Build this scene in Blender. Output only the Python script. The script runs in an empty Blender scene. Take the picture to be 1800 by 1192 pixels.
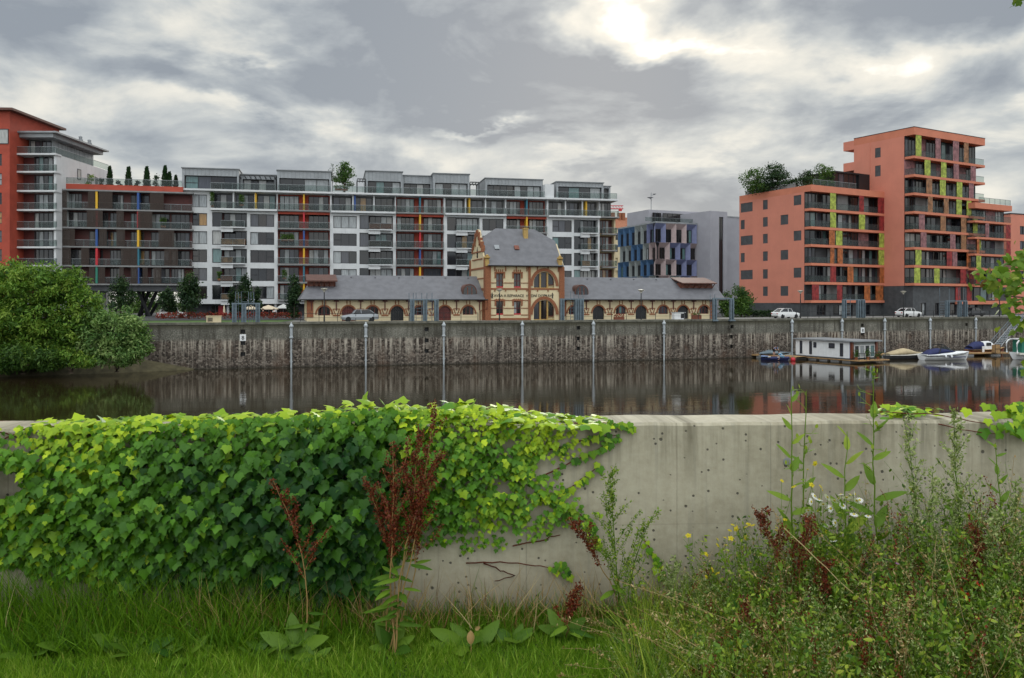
import bpy, math, random
import numpy as np
from mathutils import Vector, Matrix
R = math.radians
rnd = random.Random(11)
rng = np.random.default_rng(11)
S = bpy.context.scene
COL = S.collection

# ------------------------------------------------------------------ camera
EYE = 1.65          # eye above the near lawn; the far quay lies 0.8 m lower
F = 1500.0
cd = bpy.data.cameras.new("camera")
cam = bpy.data.objects.new("camera", cd)
COL.objects.link(cam)
cam.location = (0, 0, EYE)
cam.rotation_euler = (R(90), 0, 0)
cd.sensor_width = 36
cd.lens = 30
cd.shift_y = -66 / 1800
cd.clip_start = 0.05
cd.clip_end = 8000
S.camera = cam

# ------------------------------------------------------------------ sky and sun
SUN_EL, SUN_AZ = R(19), R(6.8)
w = bpy.data.worlds.new("World")
S.world = w
w.use_nodes = True
nt = w.node_tree
nt.nodes.clear()


class N:
    """tiny node-graph helper"""
    def __init__(s, tree):
        s.t = tree

    def new(s, kind, **kw):
        n = s.t.nodes.new(kind)
        for k, v in kw.items():
            setattr(n, k, v)
        return n

    def link(s, a, b):
        s.t.links.new(a, b)

    def put(s, sock, v):
        if isinstance(v, (int, float)):
            sock.default_value = v
        elif isinstance(v, tuple):
            sock.default_value = v if len(v) != 3 or sock.type != 'RGBA' else (*v, 1)
        else:
            s.link(v, sock)

    def m(s, op, a, b=None, c=None, clamp=False):
        n = s.new('ShaderNodeMath', operation=op, use_clamp=clamp)
        s.put(n.inputs[0], a)
        if b is not None:
            s.put(n.inputs[1], b)
        if c is not None:
            s.put(n.inputs[2], c)
        return n.outputs[0]

    def vec(s, x, y, z):
        n = s.new('ShaderNodeCombineXYZ')
        for i, v in enumerate((x, y, z)):
            s.put(n.inputs[i], v)
        return n.outputs[0]

    def sep(s, v):
        n = s.new('ShaderNodeSeparateXYZ')
        s.link(v, n.inputs[0])
        return n.outputs

    def noise(s, v, scale, detail=4, rough=.55, dist=0.0, out=0):
        n = s.new('ShaderNodeTexNoise')
        if v is not None:
            s.link(v, n.inputs['Vector'])
        n.inputs['Scale'].default_value = scale
        n.inputs['Detail'].default_value = detail
        n.inputs['Roughness'].default_value = rough
        n.inputs['Distortion'].default_value = dist
        return n.outputs[out]

    def vor(s, v, scale, feature='F1', out='Distance', rand=1.0):
        n = s.new('ShaderNodeTexVoronoi', feature=feature)
        s.link(v, n.inputs['Vector'])
        n.inputs['Scale'].default_value = scale
        n.inputs['Randomness'].default_value = rand
        return n.outputs[out]

    def ramp(s, f, stops):
        n = s.new('ShaderNodeValToRGB')
        s.link(f, n.inputs[0])
        e = n.color_ramp.elements
        while len(e) < len(stops):
            e.new(.5)
        for i, (p, c) in enumerate(stops):
            e[i].position = p
            e[i].color = (c, c, c, 1) if isinstance(c, (int, float)) else (*c, 1)
        return n.outputs[0]

    def mix(s, f, a, b, mode='MIX'):
        n = s.new('ShaderNodeMix', data_type='RGBA', blend_type=mode)
        s.put(n.inputs[0], f)
        s.put(n.inputs[6], a)
        s.put(n.inputs[7], b)
        return n.outputs[2]

    def rng(s, f, a, b, c=0.0, d=1.0, smooth=True):
        n = s.new('ShaderNodeMapRange')
        if smooth:
            n.interpolation_type = 'SMOOTHSTEP'
        s.put(n.inputs[0], f)
        for i, v in enumerate((a, b, c, d)):
            n.inputs[1 + i].default_value = v
        return n.outputs[0]


g = N(nt)
tc = g.new('ShaderNodeTexCoord')
d3 = tc.outputs['Generated']
x, y, z = g.sep(d3)
az = g.m('ARCTAN2', x, y)
el = g.m('ARCSINE', z)
zz = g.m('ADD', g.m('MAXIMUM', z, 0.0), 0.16)
plan = g.vec(g.m('DIVIDE', x, zz), g.m('DIVIDE', y, zz), 0.0)
n1 = g.noise(plan, 1.5, 10, .6, .3)
puff = g.vec(az, g.m('MULTIPLY', el, 2.1), 0.0)
sx_, sy_ = math.atan((1090 - 900) / F), math.atan((530 - 40) / F) * 2.1
vm = g.new('ShaderNodeVectorMath', operation='SUBTRACT')
vm.inputs[0].default_value = (sx_, sy_, 0)
g.link(puff, vm.inputs[1])
vn = g.new('ShaderNodeVectorMath', operation='NORMALIZE')
g.link(vm.outputs[0], vn.inputs[0])
vs_ = g.new('ShaderNodeVectorMath', operation='SCALE')
g.link(vn.outputs[0], vs_.inputs[0])
vs_.inputs['Scale'].default_value = .035
va = g.new('ShaderNodeVectorMath', operation='ADD')
g.link(puff, va.inputs[0])
g.link(vs_.outputs[0], va.inputs[1])
n2 = g.noise(puff, 5.2, 9, .54, .3)
n2s = g.noise(va.outputs[0], 5.2, 9, .54, .3)
rim = g.m('SUBTRACT', n2s, n2)          # brighter where the cloud thins towards the sun
wob = g.noise(plan, 2.2, 5, .6, .3, out=1)
wx, wy, wz = g.sep(wob)
azw = g.m('ADD', az, g.m('MULTIPLY', g.m('SUBTRACT', wx, .5), .24))
elw = g.m('ADD', el, g.m('MULTIPLY', g.m('SUBTRACT', wy, .5), .13))
BL = [(1080, 30, 75, 34, 1.15), (1140, 82, 60, 22, .85), (1290, 95, 72, 34, .6), (1215, 70, 50, 30, .3),
      (1440, 140, 110, 14, .22), (1560, 155, 85, 20, .28), (1650, 195, 45, 36, .3), (1760, 125, 90, 14, .3),
      (1785, 275, 50, 25, .45), (1310, 190, 60, 25, .3), (360, 80, 75, 30, .38), (440, 102, 40, 10, .3),
      (190, 115, 70, 18, .3), (330, 205, 85, 18, .4), (120, 160, 150, 22, .22), (820, 222, 50, 9, .55),
      (860, 250, 170, 12, .2), (620, 272, 220, 12, .16), (1080, 280, 260, 24, .16), (1020, 290, 60, 14, .3),
      (1230, 300, 60, 20, .3), (100, 235, 260, 26, .22)]
DK = [(880, 150, 330, 80, .5), (1500, 60, 190, 50, .4), (300, 150, 160, 35, .25), (90, 60, 200, 60, .28),
      (700, 30, 200, 60, .2), (480, 190, 80, 30, .25), (1450, 215, 120, 28, .22)]


def blob(px, py, sx, sy, amp):
    a0, e0 = math.atan((px - 900) / F), math.atan((530 - py) / F)
    dx = g.m('DIVIDE', g.m('SUBTRACT', azw, a0), sx * 1.25 / F)
    dy = g.m('DIVIDE', g.m('SUBTRACT', elw, e0), sy * 1.25 / F)
    r2 = g.m('ADD', g.m('MULTIPLY', dx, dx), g.m('MULTIPLY', dy, dy))
    return g.m('MULTIPLY', g.m('EXPONENT', g.m('MULTIPLY', r2, -1.0)), amp)


cl = g.m('ADD', g.m('MULTIPLY', g.m('SUBTRACT', n1, .5), 0.85), g.m('MULTIPLY', g.m('SUBTRACT', n2, .5), 1.9))
cl = g.m('ADD', cl, g.m('MULTIPLY', rim, 2.6))
cl = g.m('ADD', cl, .34)
for b in BL:
    cl = g.m('ADD', cl, blob(*b))
for b in DK:
    cl = g.m('SUBTRACT', cl, blob(*b))
ccol = g.ramp(cl, [(0.0, (.30, .345, .42)), (.2, (.405, .455, .525)), (.42, (.575, .62, .665)), (.62, (.77, .785, .78)),
                   (.85, (.92, .91, .87)), (1.0, (1.15, 1.14, 1.10))])
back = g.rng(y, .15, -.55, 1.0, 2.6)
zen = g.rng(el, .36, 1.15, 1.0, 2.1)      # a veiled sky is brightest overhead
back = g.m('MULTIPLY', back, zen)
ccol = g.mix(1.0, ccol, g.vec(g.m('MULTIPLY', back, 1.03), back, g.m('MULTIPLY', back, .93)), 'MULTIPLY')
sky = g.new('ShaderNodeTexSky', sky_type='NISHITA', sun_disc=False)
sky.sun_elevation = SUN_EL
sky.sun_rotation = SUN_AZ
bs = g.new('ShaderNodeBackground')
g.link(sky.outputs[0], bs.inputs[0])
bs.inputs[1].default_value = 0.06
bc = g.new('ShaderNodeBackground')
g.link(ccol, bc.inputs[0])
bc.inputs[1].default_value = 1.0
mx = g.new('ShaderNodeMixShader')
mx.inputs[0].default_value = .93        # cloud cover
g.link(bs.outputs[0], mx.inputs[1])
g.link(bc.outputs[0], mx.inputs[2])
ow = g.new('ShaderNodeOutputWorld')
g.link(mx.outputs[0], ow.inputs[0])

sl = bpy.data.lights.new("sun", 'SUN')
sl.energy = 0.9
sl.angle = R(14)
sl.color = (1, .95, .86)
so = bpy.data.objects.new("sun", sl)
COL.objects.link(so)
sd = Vector((math.sin(SUN_AZ) * math.cos(SUN_EL), math.cos(SUN_AZ) * math.cos(SUN_EL), math.sin(SUN_EL)))
so.rotation_euler = sd.to_track_quat('Z', 'Y').to_euler()
so.location = sd * 300

S.view_settings.view_transform = 'Standard'
S.view_settings.look = 'None'
S.view_settings.exposure = 0.0
S.view_settings.gamma = 1.0
S.cycles.max_bounces = 6
S.cycles.diffuse_bounces = 2
S.cycles.transparent_max_bounces = 16
S.cycles.caustics_reflective = False
S.cycles.caustics_refractive = False


# ------------------------------------------------------------------ materials
def base_mat(name):
    m = bpy.data.materials.new(name)
    m.use_nodes = True
    t = m.node_tree
    t.nodes.clear()
    h = N(t)
    p = h.new('ShaderNodeBsdfPrincipled')
    o = h.new('ShaderNodeOutputMaterial')
    h.link(p.outputs[0], o.inputs[0])
    return m, h, p, o


def setp(p, rough=.6, metal=0, ior=1.45):
    p.inputs['Roughness'].default_value = rough
    p.inputs['Metallic'].default_value = metal
    p.inputs['IOR'].default_value = ior


def bump(h, p, hgt, strength, dist=.02):
    b = h.new('ShaderNodeBump')
    b.inputs['Strength'].default_value = strength
    b.inputs['Distance'].default_value = dist
    h.link(hgt, b.inputs['Height'])
    h.link(b.outputs[0], p.inputs['Normal'])


def mat(name, c, rough=.6, var=.14, scale=1.2, metal=0, ior=1.45, bmp=0, bscale=25, streak=0):
    m, h, p, o = base_mat(name)
    co = h.new('ShaderNodeTexCoord').outputs['Object']
    n = h.noise(co, scale, 6, .6)
    dk = tuple(v * (1 - var) for v in c)
    lt = tuple(min(1, v * (1 + var)) for v in c)
    colr = h.mix(h.rng(n, .3, .7), dk, lt)
    if streak:
        a, b, cc = h.sep(co)
        sv = h.vec(h.m('MULTIPLY', a, 2.2), h.m('MULTIPLY', b, 2.2), h.m('MULTIPLY', cc, .12))
        st = h.noise(sv, 1.6, 5, .65)
        colr = h.mix(h.m('MULTIPLY', h.rng(st, .52, .75), streak), colr, tuple(v * .45 for v in c))
    h.link(colr, p.inputs['Base Color'])
    setp(p, rough, metal, ior)
    if bmp:
        bump(h, p, h.noise(co, bscale, 4), bmp)
    return m


def fol(name, ca, cb, cc=None, trans=.28, rough=.5):
    """leaf material: per-leaf colour from the 'tint' attribute, light passes through"""
    m, h, p, o = base_mat(name)
    at = h.new('ShaderNodeAttribute', attribute_name='tint')
    stops = [(0, ca), (1, cb)] if cc is None else [(0, ca), (.5, cb), (1, cc)]
    colr = h.ramp(at.outputs['Fac'], stops)
    h.link(colr, p.inputs['Base Color'])
    setp(p, rough)
    p.inputs['Specular IOR Level'].default_value = .22
    tr = h.new('ShaderNodeBsdfTranslucent')
    h.link(h.mix(1.0, colr, (1.0, 1.1, .55), 'MULTIPLY'), tr.inputs[0])
    ms = h.new('ShaderNodeMixShader')
    ms.inputs[0].default_value = trans
    h.link(p.outputs[0], ms.inputs[1])
    h.link(tr.outputs[0], ms.inputs[2])
    h.link(ms.outputs[0], o.inputs[0])
    return m


def glassy(name, c, alpha, rough=.1):
    m, h, p, o = base_mat(name)
    p.inputs['Base Color'].default_value = (*c, 1)
    setp(p, rough, 0, 1.5)
    tr = h.new('ShaderNodeBsdfTransparent')
    tr.inputs[0].default_value = (.9, .95, .93, 1)
    ms = h.new('ShaderNodeMixShader')
    ms.inputs[0].default_value = alpha
    h.link(tr.outputs[0], ms.inputs[1])
    h.link(p.outputs[0], ms.inputs[2])
    h.link(ms.outputs[0], o.inputs[0])
    return m


M = {}
def add(k, *a, **kw):
    M[k] = mat(k, *a, **kw)

add('white_render', (.56, .57, .58), .75, .07, .35, streak=.28)
add('cream_render', (.60, .50, .32), .8, .08, .6, streak=.12)
add('brick', (.24, .09, .042), .85, .25, 9)
add('zinc', (.27, .285, .30), .5, .12, .8, metal=.25)
add('slate', (.125, .125, .138), .55, .14, 1.2, bmp=.2, bscale=9)
add('concrete_grey', (.33, .335, .34), .8, .1, .8)
add('dark_frame', (.018, .018, .022), .4, .2, 3)
add('black_metal', (.012, .013, .015), .45, .2, 2)
add('red_render', (.35, .058, .033), .75, .12, .7)
add('orange_render', (.47, .085, .03), .75, .1, .6)
add('salmon_render', (.57, .21, .145), .8, .06, .3, streak=.12)
add('salmon_edge', (.54, .185, .11), .75, .07, .5)
add('dark_screen', (.038, .024, .018), .6, .35, 5)
add('slab_grey', (.2, .2, .2), .75, .12, 1.2)
add('wood_deck', (.36, .22, .10), .75, .2, 2.5)
add('rust_copper', (.10, .042, .03), .6, .2, 2)
add('blue_panel', (.075, .16, .30), .5, .12, 1.5)
add('violet_panel', (.18, .20, .34), .5, .1, 1.5)
add('pink_panel', (.42, .33, .33), .5, .1, 1.5)
add('sage_panel', (.30, .33, .33), .5, .1, 1.5)
add('lilac_wall', (.33, .325, .36), .75, .06, .4)
add('steel_blue', (.13, .17, .20), .5, .2, 2, metal=.3)
add('pipe_white', (.37, .40, .42), .5, .25, 2, streak=.5)
add('white_paint', (.75, .76, .77), .35, .05, 2)
add('offwhite_grp', (.62, .60, .54), .4, .08, 2)
add('navy_canvas', (.015, .022, .09), .7, .2, 3)
add('beige_canvas', (.42, .34, .21), .8, .12, 3)
add('red_plastic', (.45, .02, .03), .4, .1, 3)
add('mahogany', (.16, .045, .022), .4, .2, 3)
add('dark_stone', (.062, .065, .07), .8, .2, 1.4)
add('rubber', (.012, .012, .012), .8, .1, 3)
add('silver_paint', (.30, .32, .34), .3, .04, 1, metal=.55)
add('white_car_paint', (.7, .7, .7), .25, .03, 1)
add('dark_car_paint', (.03, .032, .036), .25, .05, 1)
add('yellow_screen', (.31, .36, .06), .55, .5, 1.6)
add('orange_screen', (.33, .10, .03), .55, .5, 1.6)
add('red_screen', (.22, .022, .022), .55, .5, 1.6)
add('mauve_screen', (.24, .11, .115), .55, .5, 1.6)
add('brown_screen', (.26, .125, .06), .55, .5, 1.6)
add('fin_yellow', (.62, .36, .02), .5, .06, 2)
add('fin_blue', (.02, .07, .25), .5, .06, 2)
add('fin_red', (.45, .02, .03), .5, .06, 2)
add('fin_green', (.02, .16, .11), .5, .06, 2)
add('fin_orange', (.6, .16, .02), .5, .06, 2)
add('fin_teal', (.02, .14, .2), .5, .06, 2)
add('bark', (.075, .055, .038), .9, .3, 6, bmp=.5, bscale=14)
add('ochre_frame', (.40, .26, .08), .5, .1, 3)
add('oxblood', (.10, .018, .015), .5, .2, 3)
add('parasol_cream', (.62, .52, .38), .85, .06, 3)
add('parasol_grey', (.5, .5, .48), .85, .06, 3)
add('roof_tile', (.30, .12, .065), .8, .2, 3)
add('skin', (.52, .30, .22), .6, .05, 5)
add('cloth_blue', (.13, .19, .33), .8, .1, 6)
add('cloth_sky', (.20, .42, .60), .8, .1, 6)
add('cloth_dark', (.02, .02, .025), .8, .1, 6)
add('cloth_red', (.35, .03, .03), .8, .1, 6)
add('cloth_white', (.7, .7, .7), .8, .05, 6)
add('hair', (.05, .03, .02), .7, .2, 9)
add('lettering', (.02, .02, .02), .6, .05, 4)
add('brass_light', (.55, .53, .45), .5, .1, 4)
M['rail_glass'] = glassy('rail_glass', (.075, .085, .09), .20, .2)
M['clear_glass'] = glassy('clear_glass', (.10, .13, .14), .45, .06)


def pane_mat(name, c, rough=.07, ior=1.55):
    m, h, p, o = base_mat(name)
    co = h.new('ShaderNodeTexCoord').outputs['Object']
    a, b, cc = h.sep(co)
    n = h.noise(h.vec(h.m('MULTIPLY', h.m('ADD', a, b), 5.0), 0.0, h.m('MULTIPLY', cc, .5)), 1.4, 3, .6)
    h.link(h.mix(h.rng(n, .3, .7), tuple(v * .72 for v in c), tuple(v * 1.2 for v in c)), p.inputs['Base Color'])
    setp(p, rough, 0, ior)
    return m


GL = [pane_mat('glass_dark', (.010, .011, .014)), pane_mat('glass_night', (.02, .016, .016)),
      pane_mat('glass_curtain_sky', (.30, .32, .33)), pane_mat('glass_blind_sky', (.36, .36, .35)),  # pale panes: curtains, with sky reflections put into the pane colour
      pane_mat('glass_teal', (.11, .19, .19)), pane_mat('glass_slate', (.055, .058, .072)),
      pane_mat('glass_amber', (.34, .19, .06))]
GW = [36, 20, 15, 10, 4, 12, 1]


# ------------------------------------------------------------------ mesh builder
class MB:
    def __init__(s):
        s.v = []
        s.f = []
        s.i = []

    def add(s, vs, fs, m=0):
        o = len(s.v)
        s.v += [tuple(q) for q in vs]
        s.f += [tuple(k + o for k in f) for f in fs]
        s.i += [m] * len(fs)

    def box(s, x0, x1, y0, y1, z0, z1, m=0):
        if x0 > x1: x0, x1 = x1, x0
        if y0 > y1: y0, y1 = y1, y0
        if z0 > z1: z0, z1 = z1, z0
        s.add([(x0, y0, z0), (x1, y0, z0), (x1, y1, z0), (x0, y1, z0), (x0, y0, z1), (x1, y0, z1), (x1, y1, z1), (x0, y1, z1)],
              [(0, 3, 2, 1), (4, 5, 6, 7), (0, 1, 5, 4), (1, 2, 6, 5), (2, 3, 7, 6), (3, 0, 4, 7)], m)

    def poly(s, pts, m=0):
        s.add(pts, [tuple(range(len(pts)))], m)

    def prism(s, pts, v0, v1, m=0):
        """polygon of (u,z) points extruded along v"""
        n = len(pts)
        s.add([(a, v0, b) for a, b in pts] + [(a, v1, b) for a, b in pts],
              [tuple(range(n)), tuple(range(2 * n - 1, n - 1, -1))] + [(k, k + n, (k + 1) % n + n, (k + 1) % n) for k in range(n)], m)

    def strip(s, A, B, v0, v1, m=0):
        """band between two (u,z) polylines, extruded along v (open arcs)"""
        n = len(A)
        vs = [(a, v0, b) for a, b in A] + [(a, v0, b) for a, b in B] + [(a, v1, b) for a, b in A] + [(a, v1, b) for a, b in B]
        fs = []
        for k in range(n - 1):
            fs += [(k, k + 1, n + k + 1, n + k), (k, 2 * n + k, 2 * n + k + 1, k + 1), (n + k, n + k + 1, 3 * n + k + 1, 3 * n + k)]
        fs += [(0, n, 3 * n, 2 * n), (n - 1, 3 * n - 1, 4 * n - 1, 2 * n - 1)]
        s.add(vs, fs, m)

    def path(s, pts, rad, n=6, m=0, cap=True):
        pts = [Vector(p) for p in pts]
        if isinstance(rad, (int, float)):
            rad = [rad] * len(pts)
        vs, fs = [], []
        for k, p in enumerate(pts):
            t = (pts[min(k + 1, len(pts) - 1)] - pts[max(k - 1, 0)]).normalized()
            a = t.cross(Vector((0, 0, 1)))
            if a.length < .05:
                a = t.cross(Vector((1, 0, 0)))
            a.normalize()
            b = t.cross(a)
            for j in range(n):
                q = 2 * math.pi * j / n
                vs.append(p + (a * math.cos(q) + b * math.sin(q)) * rad[k])
        for k in range(len(pts) - 1):
            for j in range(n):
                fs.append((k * n + j, k * n + (j + 1) % n, (k + 1) * n + (j + 1) % n, (k + 1) * n + j))
        if cap:
            fs.append(tuple(range(n)))
            fs.append(tuple(range(len(pts) * n - 1, (len(pts) - 1) * n - 1, -1)))
        s.add(vs, fs, m)

    def lathe(s, prof, c=(0, 0, 0), n=12, m=0, sx=1, sy=1):
        vs = [(c[0] + r * sx * math.cos(2 * math.pi * j / n), c[1] + r * sy * math.sin(2 * math.pi * j / n), c[2] + h) for r, h in prof for j in range(n)]
        fs = [(k * n + j, k * n + (j + 1) % n, (k + 1) * n + (j + 1) % n, (k + 1) * n + j) for k in range(len(prof) - 1) for j in range(n)]
        fs += [tuple(range(n - 1, -1, -1)), tuple(range((len(prof) - 1) * n, len(prof) * n))]
        s.add(vs, fs, m)

    def ball(s, c, r, n=10, m=0, sz=1.0, sx=1.0, sy=1.0):
        prof = [(max(.001, r * math.sin(math.pi * k / 7)), -r * sz * math.cos(math.pi * k / 7)) for k in range(8)]
        s.lathe(prof, c, n, m, sx, sy)

    def build(s, name, mats, parent=None, smooth=False):
        me = bpy.data.meshes.new(name)
        me.from_pydata(s.v, [], s.f)
        if not isinstance(mats, (list, tuple)):
            mats = [mats]
        for q in mats:
            me.materials.append(M[q] if isinstance(q, str) else q)
        if len(mats) > 1:
            me.polygons.foreach_set('material_index', s.i)
        if smooth:
            me.polygons.foreach_set('use_smooth', [True] * len(s.f))
        me.update()
        o = bpy.data.objects.new(name, me)
        COL.objects.link(o)
        if parent is not None:
            o.parent = parent
        return o


def npmesh(name, V, Fs, mats, parent=None, tint=None, mi=None, smooth=False):
    """big mesh from numpy: V (n,3); Fs list of (m,k) int arrays; tint per face"""
    me = bpy.data.meshes.new(name)
    me.vertices.add(len(V))
    me.vertices.foreach_set('co', np.ascontiguousarray(V, dtype=np.float32).ravel())
    loops = np.concatenate([f.ravel() for f in Fs]).astype(np.int32)
    sizes = np.concatenate([np.full(len(f), f.shape[1], dtype=np.int32) for f in Fs])
    starts = np.concatenate([[0], np.cumsum(sizes)[:-1]]).astype(np.int32)
    me.loops.add(len(loops))
    me.loops.foreach_set('vertex_index', loops)
    me.polygons.add(len(sizes))
    me.polygons.foreach_set('loop_start', starts)
    for q in (mats if isinstance(mats, (list, tuple)) else [mats]):
        me.materials.append(M[q] if isinstance(q, str) else q)
    if mi is not None:
        me.polygons.foreach_set('material_index', np.asarray(mi, dtype=np.int32))
    if smooth:
        me.polygons.foreach_set('use_smooth', np.ones(len(sizes), dtype=bool))
    if tint is not None:
        at = me.attributes.new('tint', 'FLOAT', 'FACE')
        at.data.foreach_set('value', np.asarray(tint, dtype=np.float32))
    me.update(calc_edges=True)
    o = bpy.data.objects.new(name, me)
    COL.objects.link(o)
    if parent is not None:
        o.parent = parent
    return o


class Leaves:
    """collects many copies of small templates into one mesh with a tint per copy"""
    def __init__(s):
        s.V, s.F, s.T, s.MI, s.n = [], [], [], [], 0

    def put(s, tv, tf, pos, A, scale, tint, mi=0):
        """tv (k,3) template, tf list of (m,j) arrays, pos (n,3), A (n,3,3) columns = axes, scale (n,) or (n,3)"""
        pos = np.asarray(pos, dtype=float)
        n = len(pos)
        if n == 0:
            return
        sc = np.asarray(scale, dtype=float)
        if sc.ndim == 0:
            sc = np.full(n, float(sc))
        if sc.ndim == 1:
            sc = np.repeat(sc[:, None], 3, 1)
        loc = tv[None] * sc[:, None, :]
        V = np.einsum('nij,nkj->nki', A, loc) + pos[:, None]
        k = len(tv)
        tint = np.broadcast_to(np.asarray(tint, dtype=float), (n,))
        for f in tf:
            ff = (f[None] + (np.arange(n) * k)[:, None, None] + s.n).reshape(-1, f.shape[1])
            s.F.append(ff)
            s.T.append(np.repeat(tint, len(f)))
            s.MI.append(np.full(len(ff), mi))
        s.V.append(V.reshape(-1, 3))
        s.n += n * k

    def tube(s, pts, r0, r1, tint=.5, mi=0, n=4):
        """one thin tapered stem along a polyline"""
        pts = np.asarray(pts, dtype=float)
        K = len(pts)
        t = np.gradient(pts, axis=0)
        t /= np.linalg.norm(t, axis=1)[:, None] + 1e-9
        a = np.cross(t, [0.31, 0.17, .93])
        a /= np.linalg.norm(a, axis=1)[:, None] + 1e-9
        b = np.cross(t, a)
        q = 2 * np.pi * np.arange(n) / n
        r = np.linspace(r0, r1, K)
        V = pts[:, None] + r[:, None, None] * (a[:, None] * np.cos(q)[None, :, None] + b[:, None] * np.sin(q)[None, :, None])
        k = np.arange(K - 1)[:, None]
        j = np.arange(n)[None]
        f = np.stack([k * n + j, k * n + (j + 1) % n, (k + 1) * n + (j + 1) % n, (k + 1) * n + j], -1).reshape(-1, 4) + s.n
        s.V.append(V.reshape(-1, 3))
        s.F.append(f)
        s.T.append(np.full(len(f), tint))
        s.MI.append(np.full(len(f), mi))
        s.n += K * n

    def build(s, name, mats, parent=None, smooth=False):
        order = s.F
        return npmesh(name, np.concatenate(s.V), order, mats, parent, np.concatenate(s.T), np.concatenate(s.MI), smooth)


def axes(fwd, up):
    """columns: side, fwd, normal; fwd = leaf length direction, up = wanted face normal"""
    f = fwd / (np.linalg.norm(fwd, axis=1)[:, None] + 1e-9)
    sx = np.cross(f, up)
    sx /= np.linalg.norm(sx, axis=1)[:, None] + 1e-9
    nn = np.cross(sx, f)
    return np.stack([sx, f, nn], -1)


def rdir(n):
    v = rng.normal(size=(n, 3))
    return v / np.linalg.norm(v, axis=1)[:, None]


# ------------------------------------------------------------------ things
def tag(o, label, cat, group=None, kind=None):
    o['label'] = label
    o['category'] = cat
    if group:
        o['group'] = group
    if kind:
        o['kind'] = kind
    return o


def thing(name, label, cat, loc=(0, 0, 0), rz=0, group=None):
    o = bpy.data.objects.new(name, None)
    o.empty_display_size = .3
    COL.objects.link(o)
    o.location = loc
    o.rotation_euler = (0, 0, rz)
    return tag(o, label, cat, group)


def struct(o):
    o['kind'] = 'structure'
    return o


def dup(root, loc, rz=0, label=None, group=None):
    r = root.copy()
    COL.objects.link(r)
    r.location = loc
    r.rotation_euler = (0, 0, rz)
    if label: r['label'] = label
    if group: r['group'] = group
    for ch in list(root.children):
        c = ch.copy()
        COL.objects.link(c)
        c.parent = r
        for q in list(ch.children):
            e = q.copy()
            COL.objects.link(e)
            e.parent = c
    return r


def P(px, py, Y):
    return Vector(((px - 900) / F * Y, Y, EYE - (py - 530) / F * Y))


class Fac:
    """a facade line on the ground: u along it, v into the building, z up from the base"""
    def __init__(s, pa, Ya, pb, Yb, zb=-.8):
        s.ox, s.oy = (pa - 900) / F * Ya, Ya
        ex, ey = (pb - 900) / F * Yb, Yb
        s.L = math.hypot(ex - s.ox, ey - s.oy)
        s.c, s.s = (ex - s.ox) / s.L, (ey - s.oy) / s.L
        s.ang = math.atan2(s.s, s.c)
        s.zb = zb

    def u(s, px, v=0):
        k = (px - 900) / F
        ox, oy = s.ox - s.s * v, s.oy + s.c * v
        return (k * oy - ox) / (s.c - k * s.s)

    def z(s, px, py, v=0):
        return EYE - (py - 530) / F * (s.oy + s.c * v + s.u(px, v) * s.s) - s.zb

    def w(s, u, v, z):
        return Vector((s.ox + u * s.c - v * s.s, s.oy + u * s.s + v * s.c, z + s.zb))

    def empty(s, name, label, cat, group=None):
        return thing(name, label, cat, (s.ox, s.oy, s.zb), s.ang, group)


def wall_holes(mb, u0, u1, z0, z1, holes, d, mw=0, depth=None, v0=0.0, mr=None):
    """front sheet with openings, reveals of depth d, a back plate per opening, and the body behind.
    hole = (a, b, c, e, back material index)"""
    us = sorted({u0, u1, *[h[0] for h in holes], *[h[1] for h in holes]})
    zs = sorted({z0, z1, *[h[2] for h in holes], *[h[3] for h in holes]})
    us = [q for q in us if u0 <= q <= u1]
    zs = [q for q in zs if z0 <= q <= z1]
    for k in range(len(zs) - 1):
        zc = (zs[k] + zs[k + 1]) / 2
        run = None
        for j in range(len(us)):
            solid = False
            if j < len(us) - 1:
                uc = (us[j] + us[j + 1]) / 2
                solid = not any(h[0] < uc < h[1] and h[2] < zc < h[3] for h in holes)
            if solid and run is None:
                run = us[j]
            if not solid and run is not None:
                mb.poly([(run, v0, zs[k]), (us[j], v0, zs[k]), (us[j], v0, zs[k + 1]), (run, v0, zs[k + 1])], mw)
                run = None
    for h in holes:
        a, b, c, e = h[:4]
        vb = v0 + d
        r = mw if mr is None else mr
        mb.poly([(a, v0, c), (a, v0, e), (a, vb, e), (a, vb, c)], r)
        mb.poly([(b, v0, c), (b, vb, c), (b, vb, e), (b, v0, e)], r)
        mb.poly([(a, v0, c), (a, vb, c), (b, vb, c), (b, v0, c)], r)
        mb.poly([(a, v0, e), (b, v0, e), (b, vb, e), (a, vb, e)], r)
        mb.poly([(a, vb, c), (b, vb, c), (b, vb, e), (a, vb, e)], h[4] if len(h) > 4 else mw)
    if depth:
        mb.poly([(u0, v0, z0), (u0, v0, z1), (u0, depth, z1), (u0, depth, z0)], mw)
        mb.poly([(u1, v0, z0), (u1, depth, z0), (u1, depth, z1), (u1, v0, z1)], mw)
        mb.poly([(u0, depth, z0), (u0, depth, z1), (u1, depth, z1), (u1, depth, z0)], mw)
        mb.poly([(u0, v0, z1), (u1, v0, z1), (u1, depth, z1), (u0, depth, z1)], mw)
        mb.poly([(u0, v0, z0), (u0, depth, z0), (u1, depth, z0), (u1, v0, z0)], mw)


def pick_glass(w=None):
    return rnd.choices(range(len(GL)), w or GW)[0]


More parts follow.
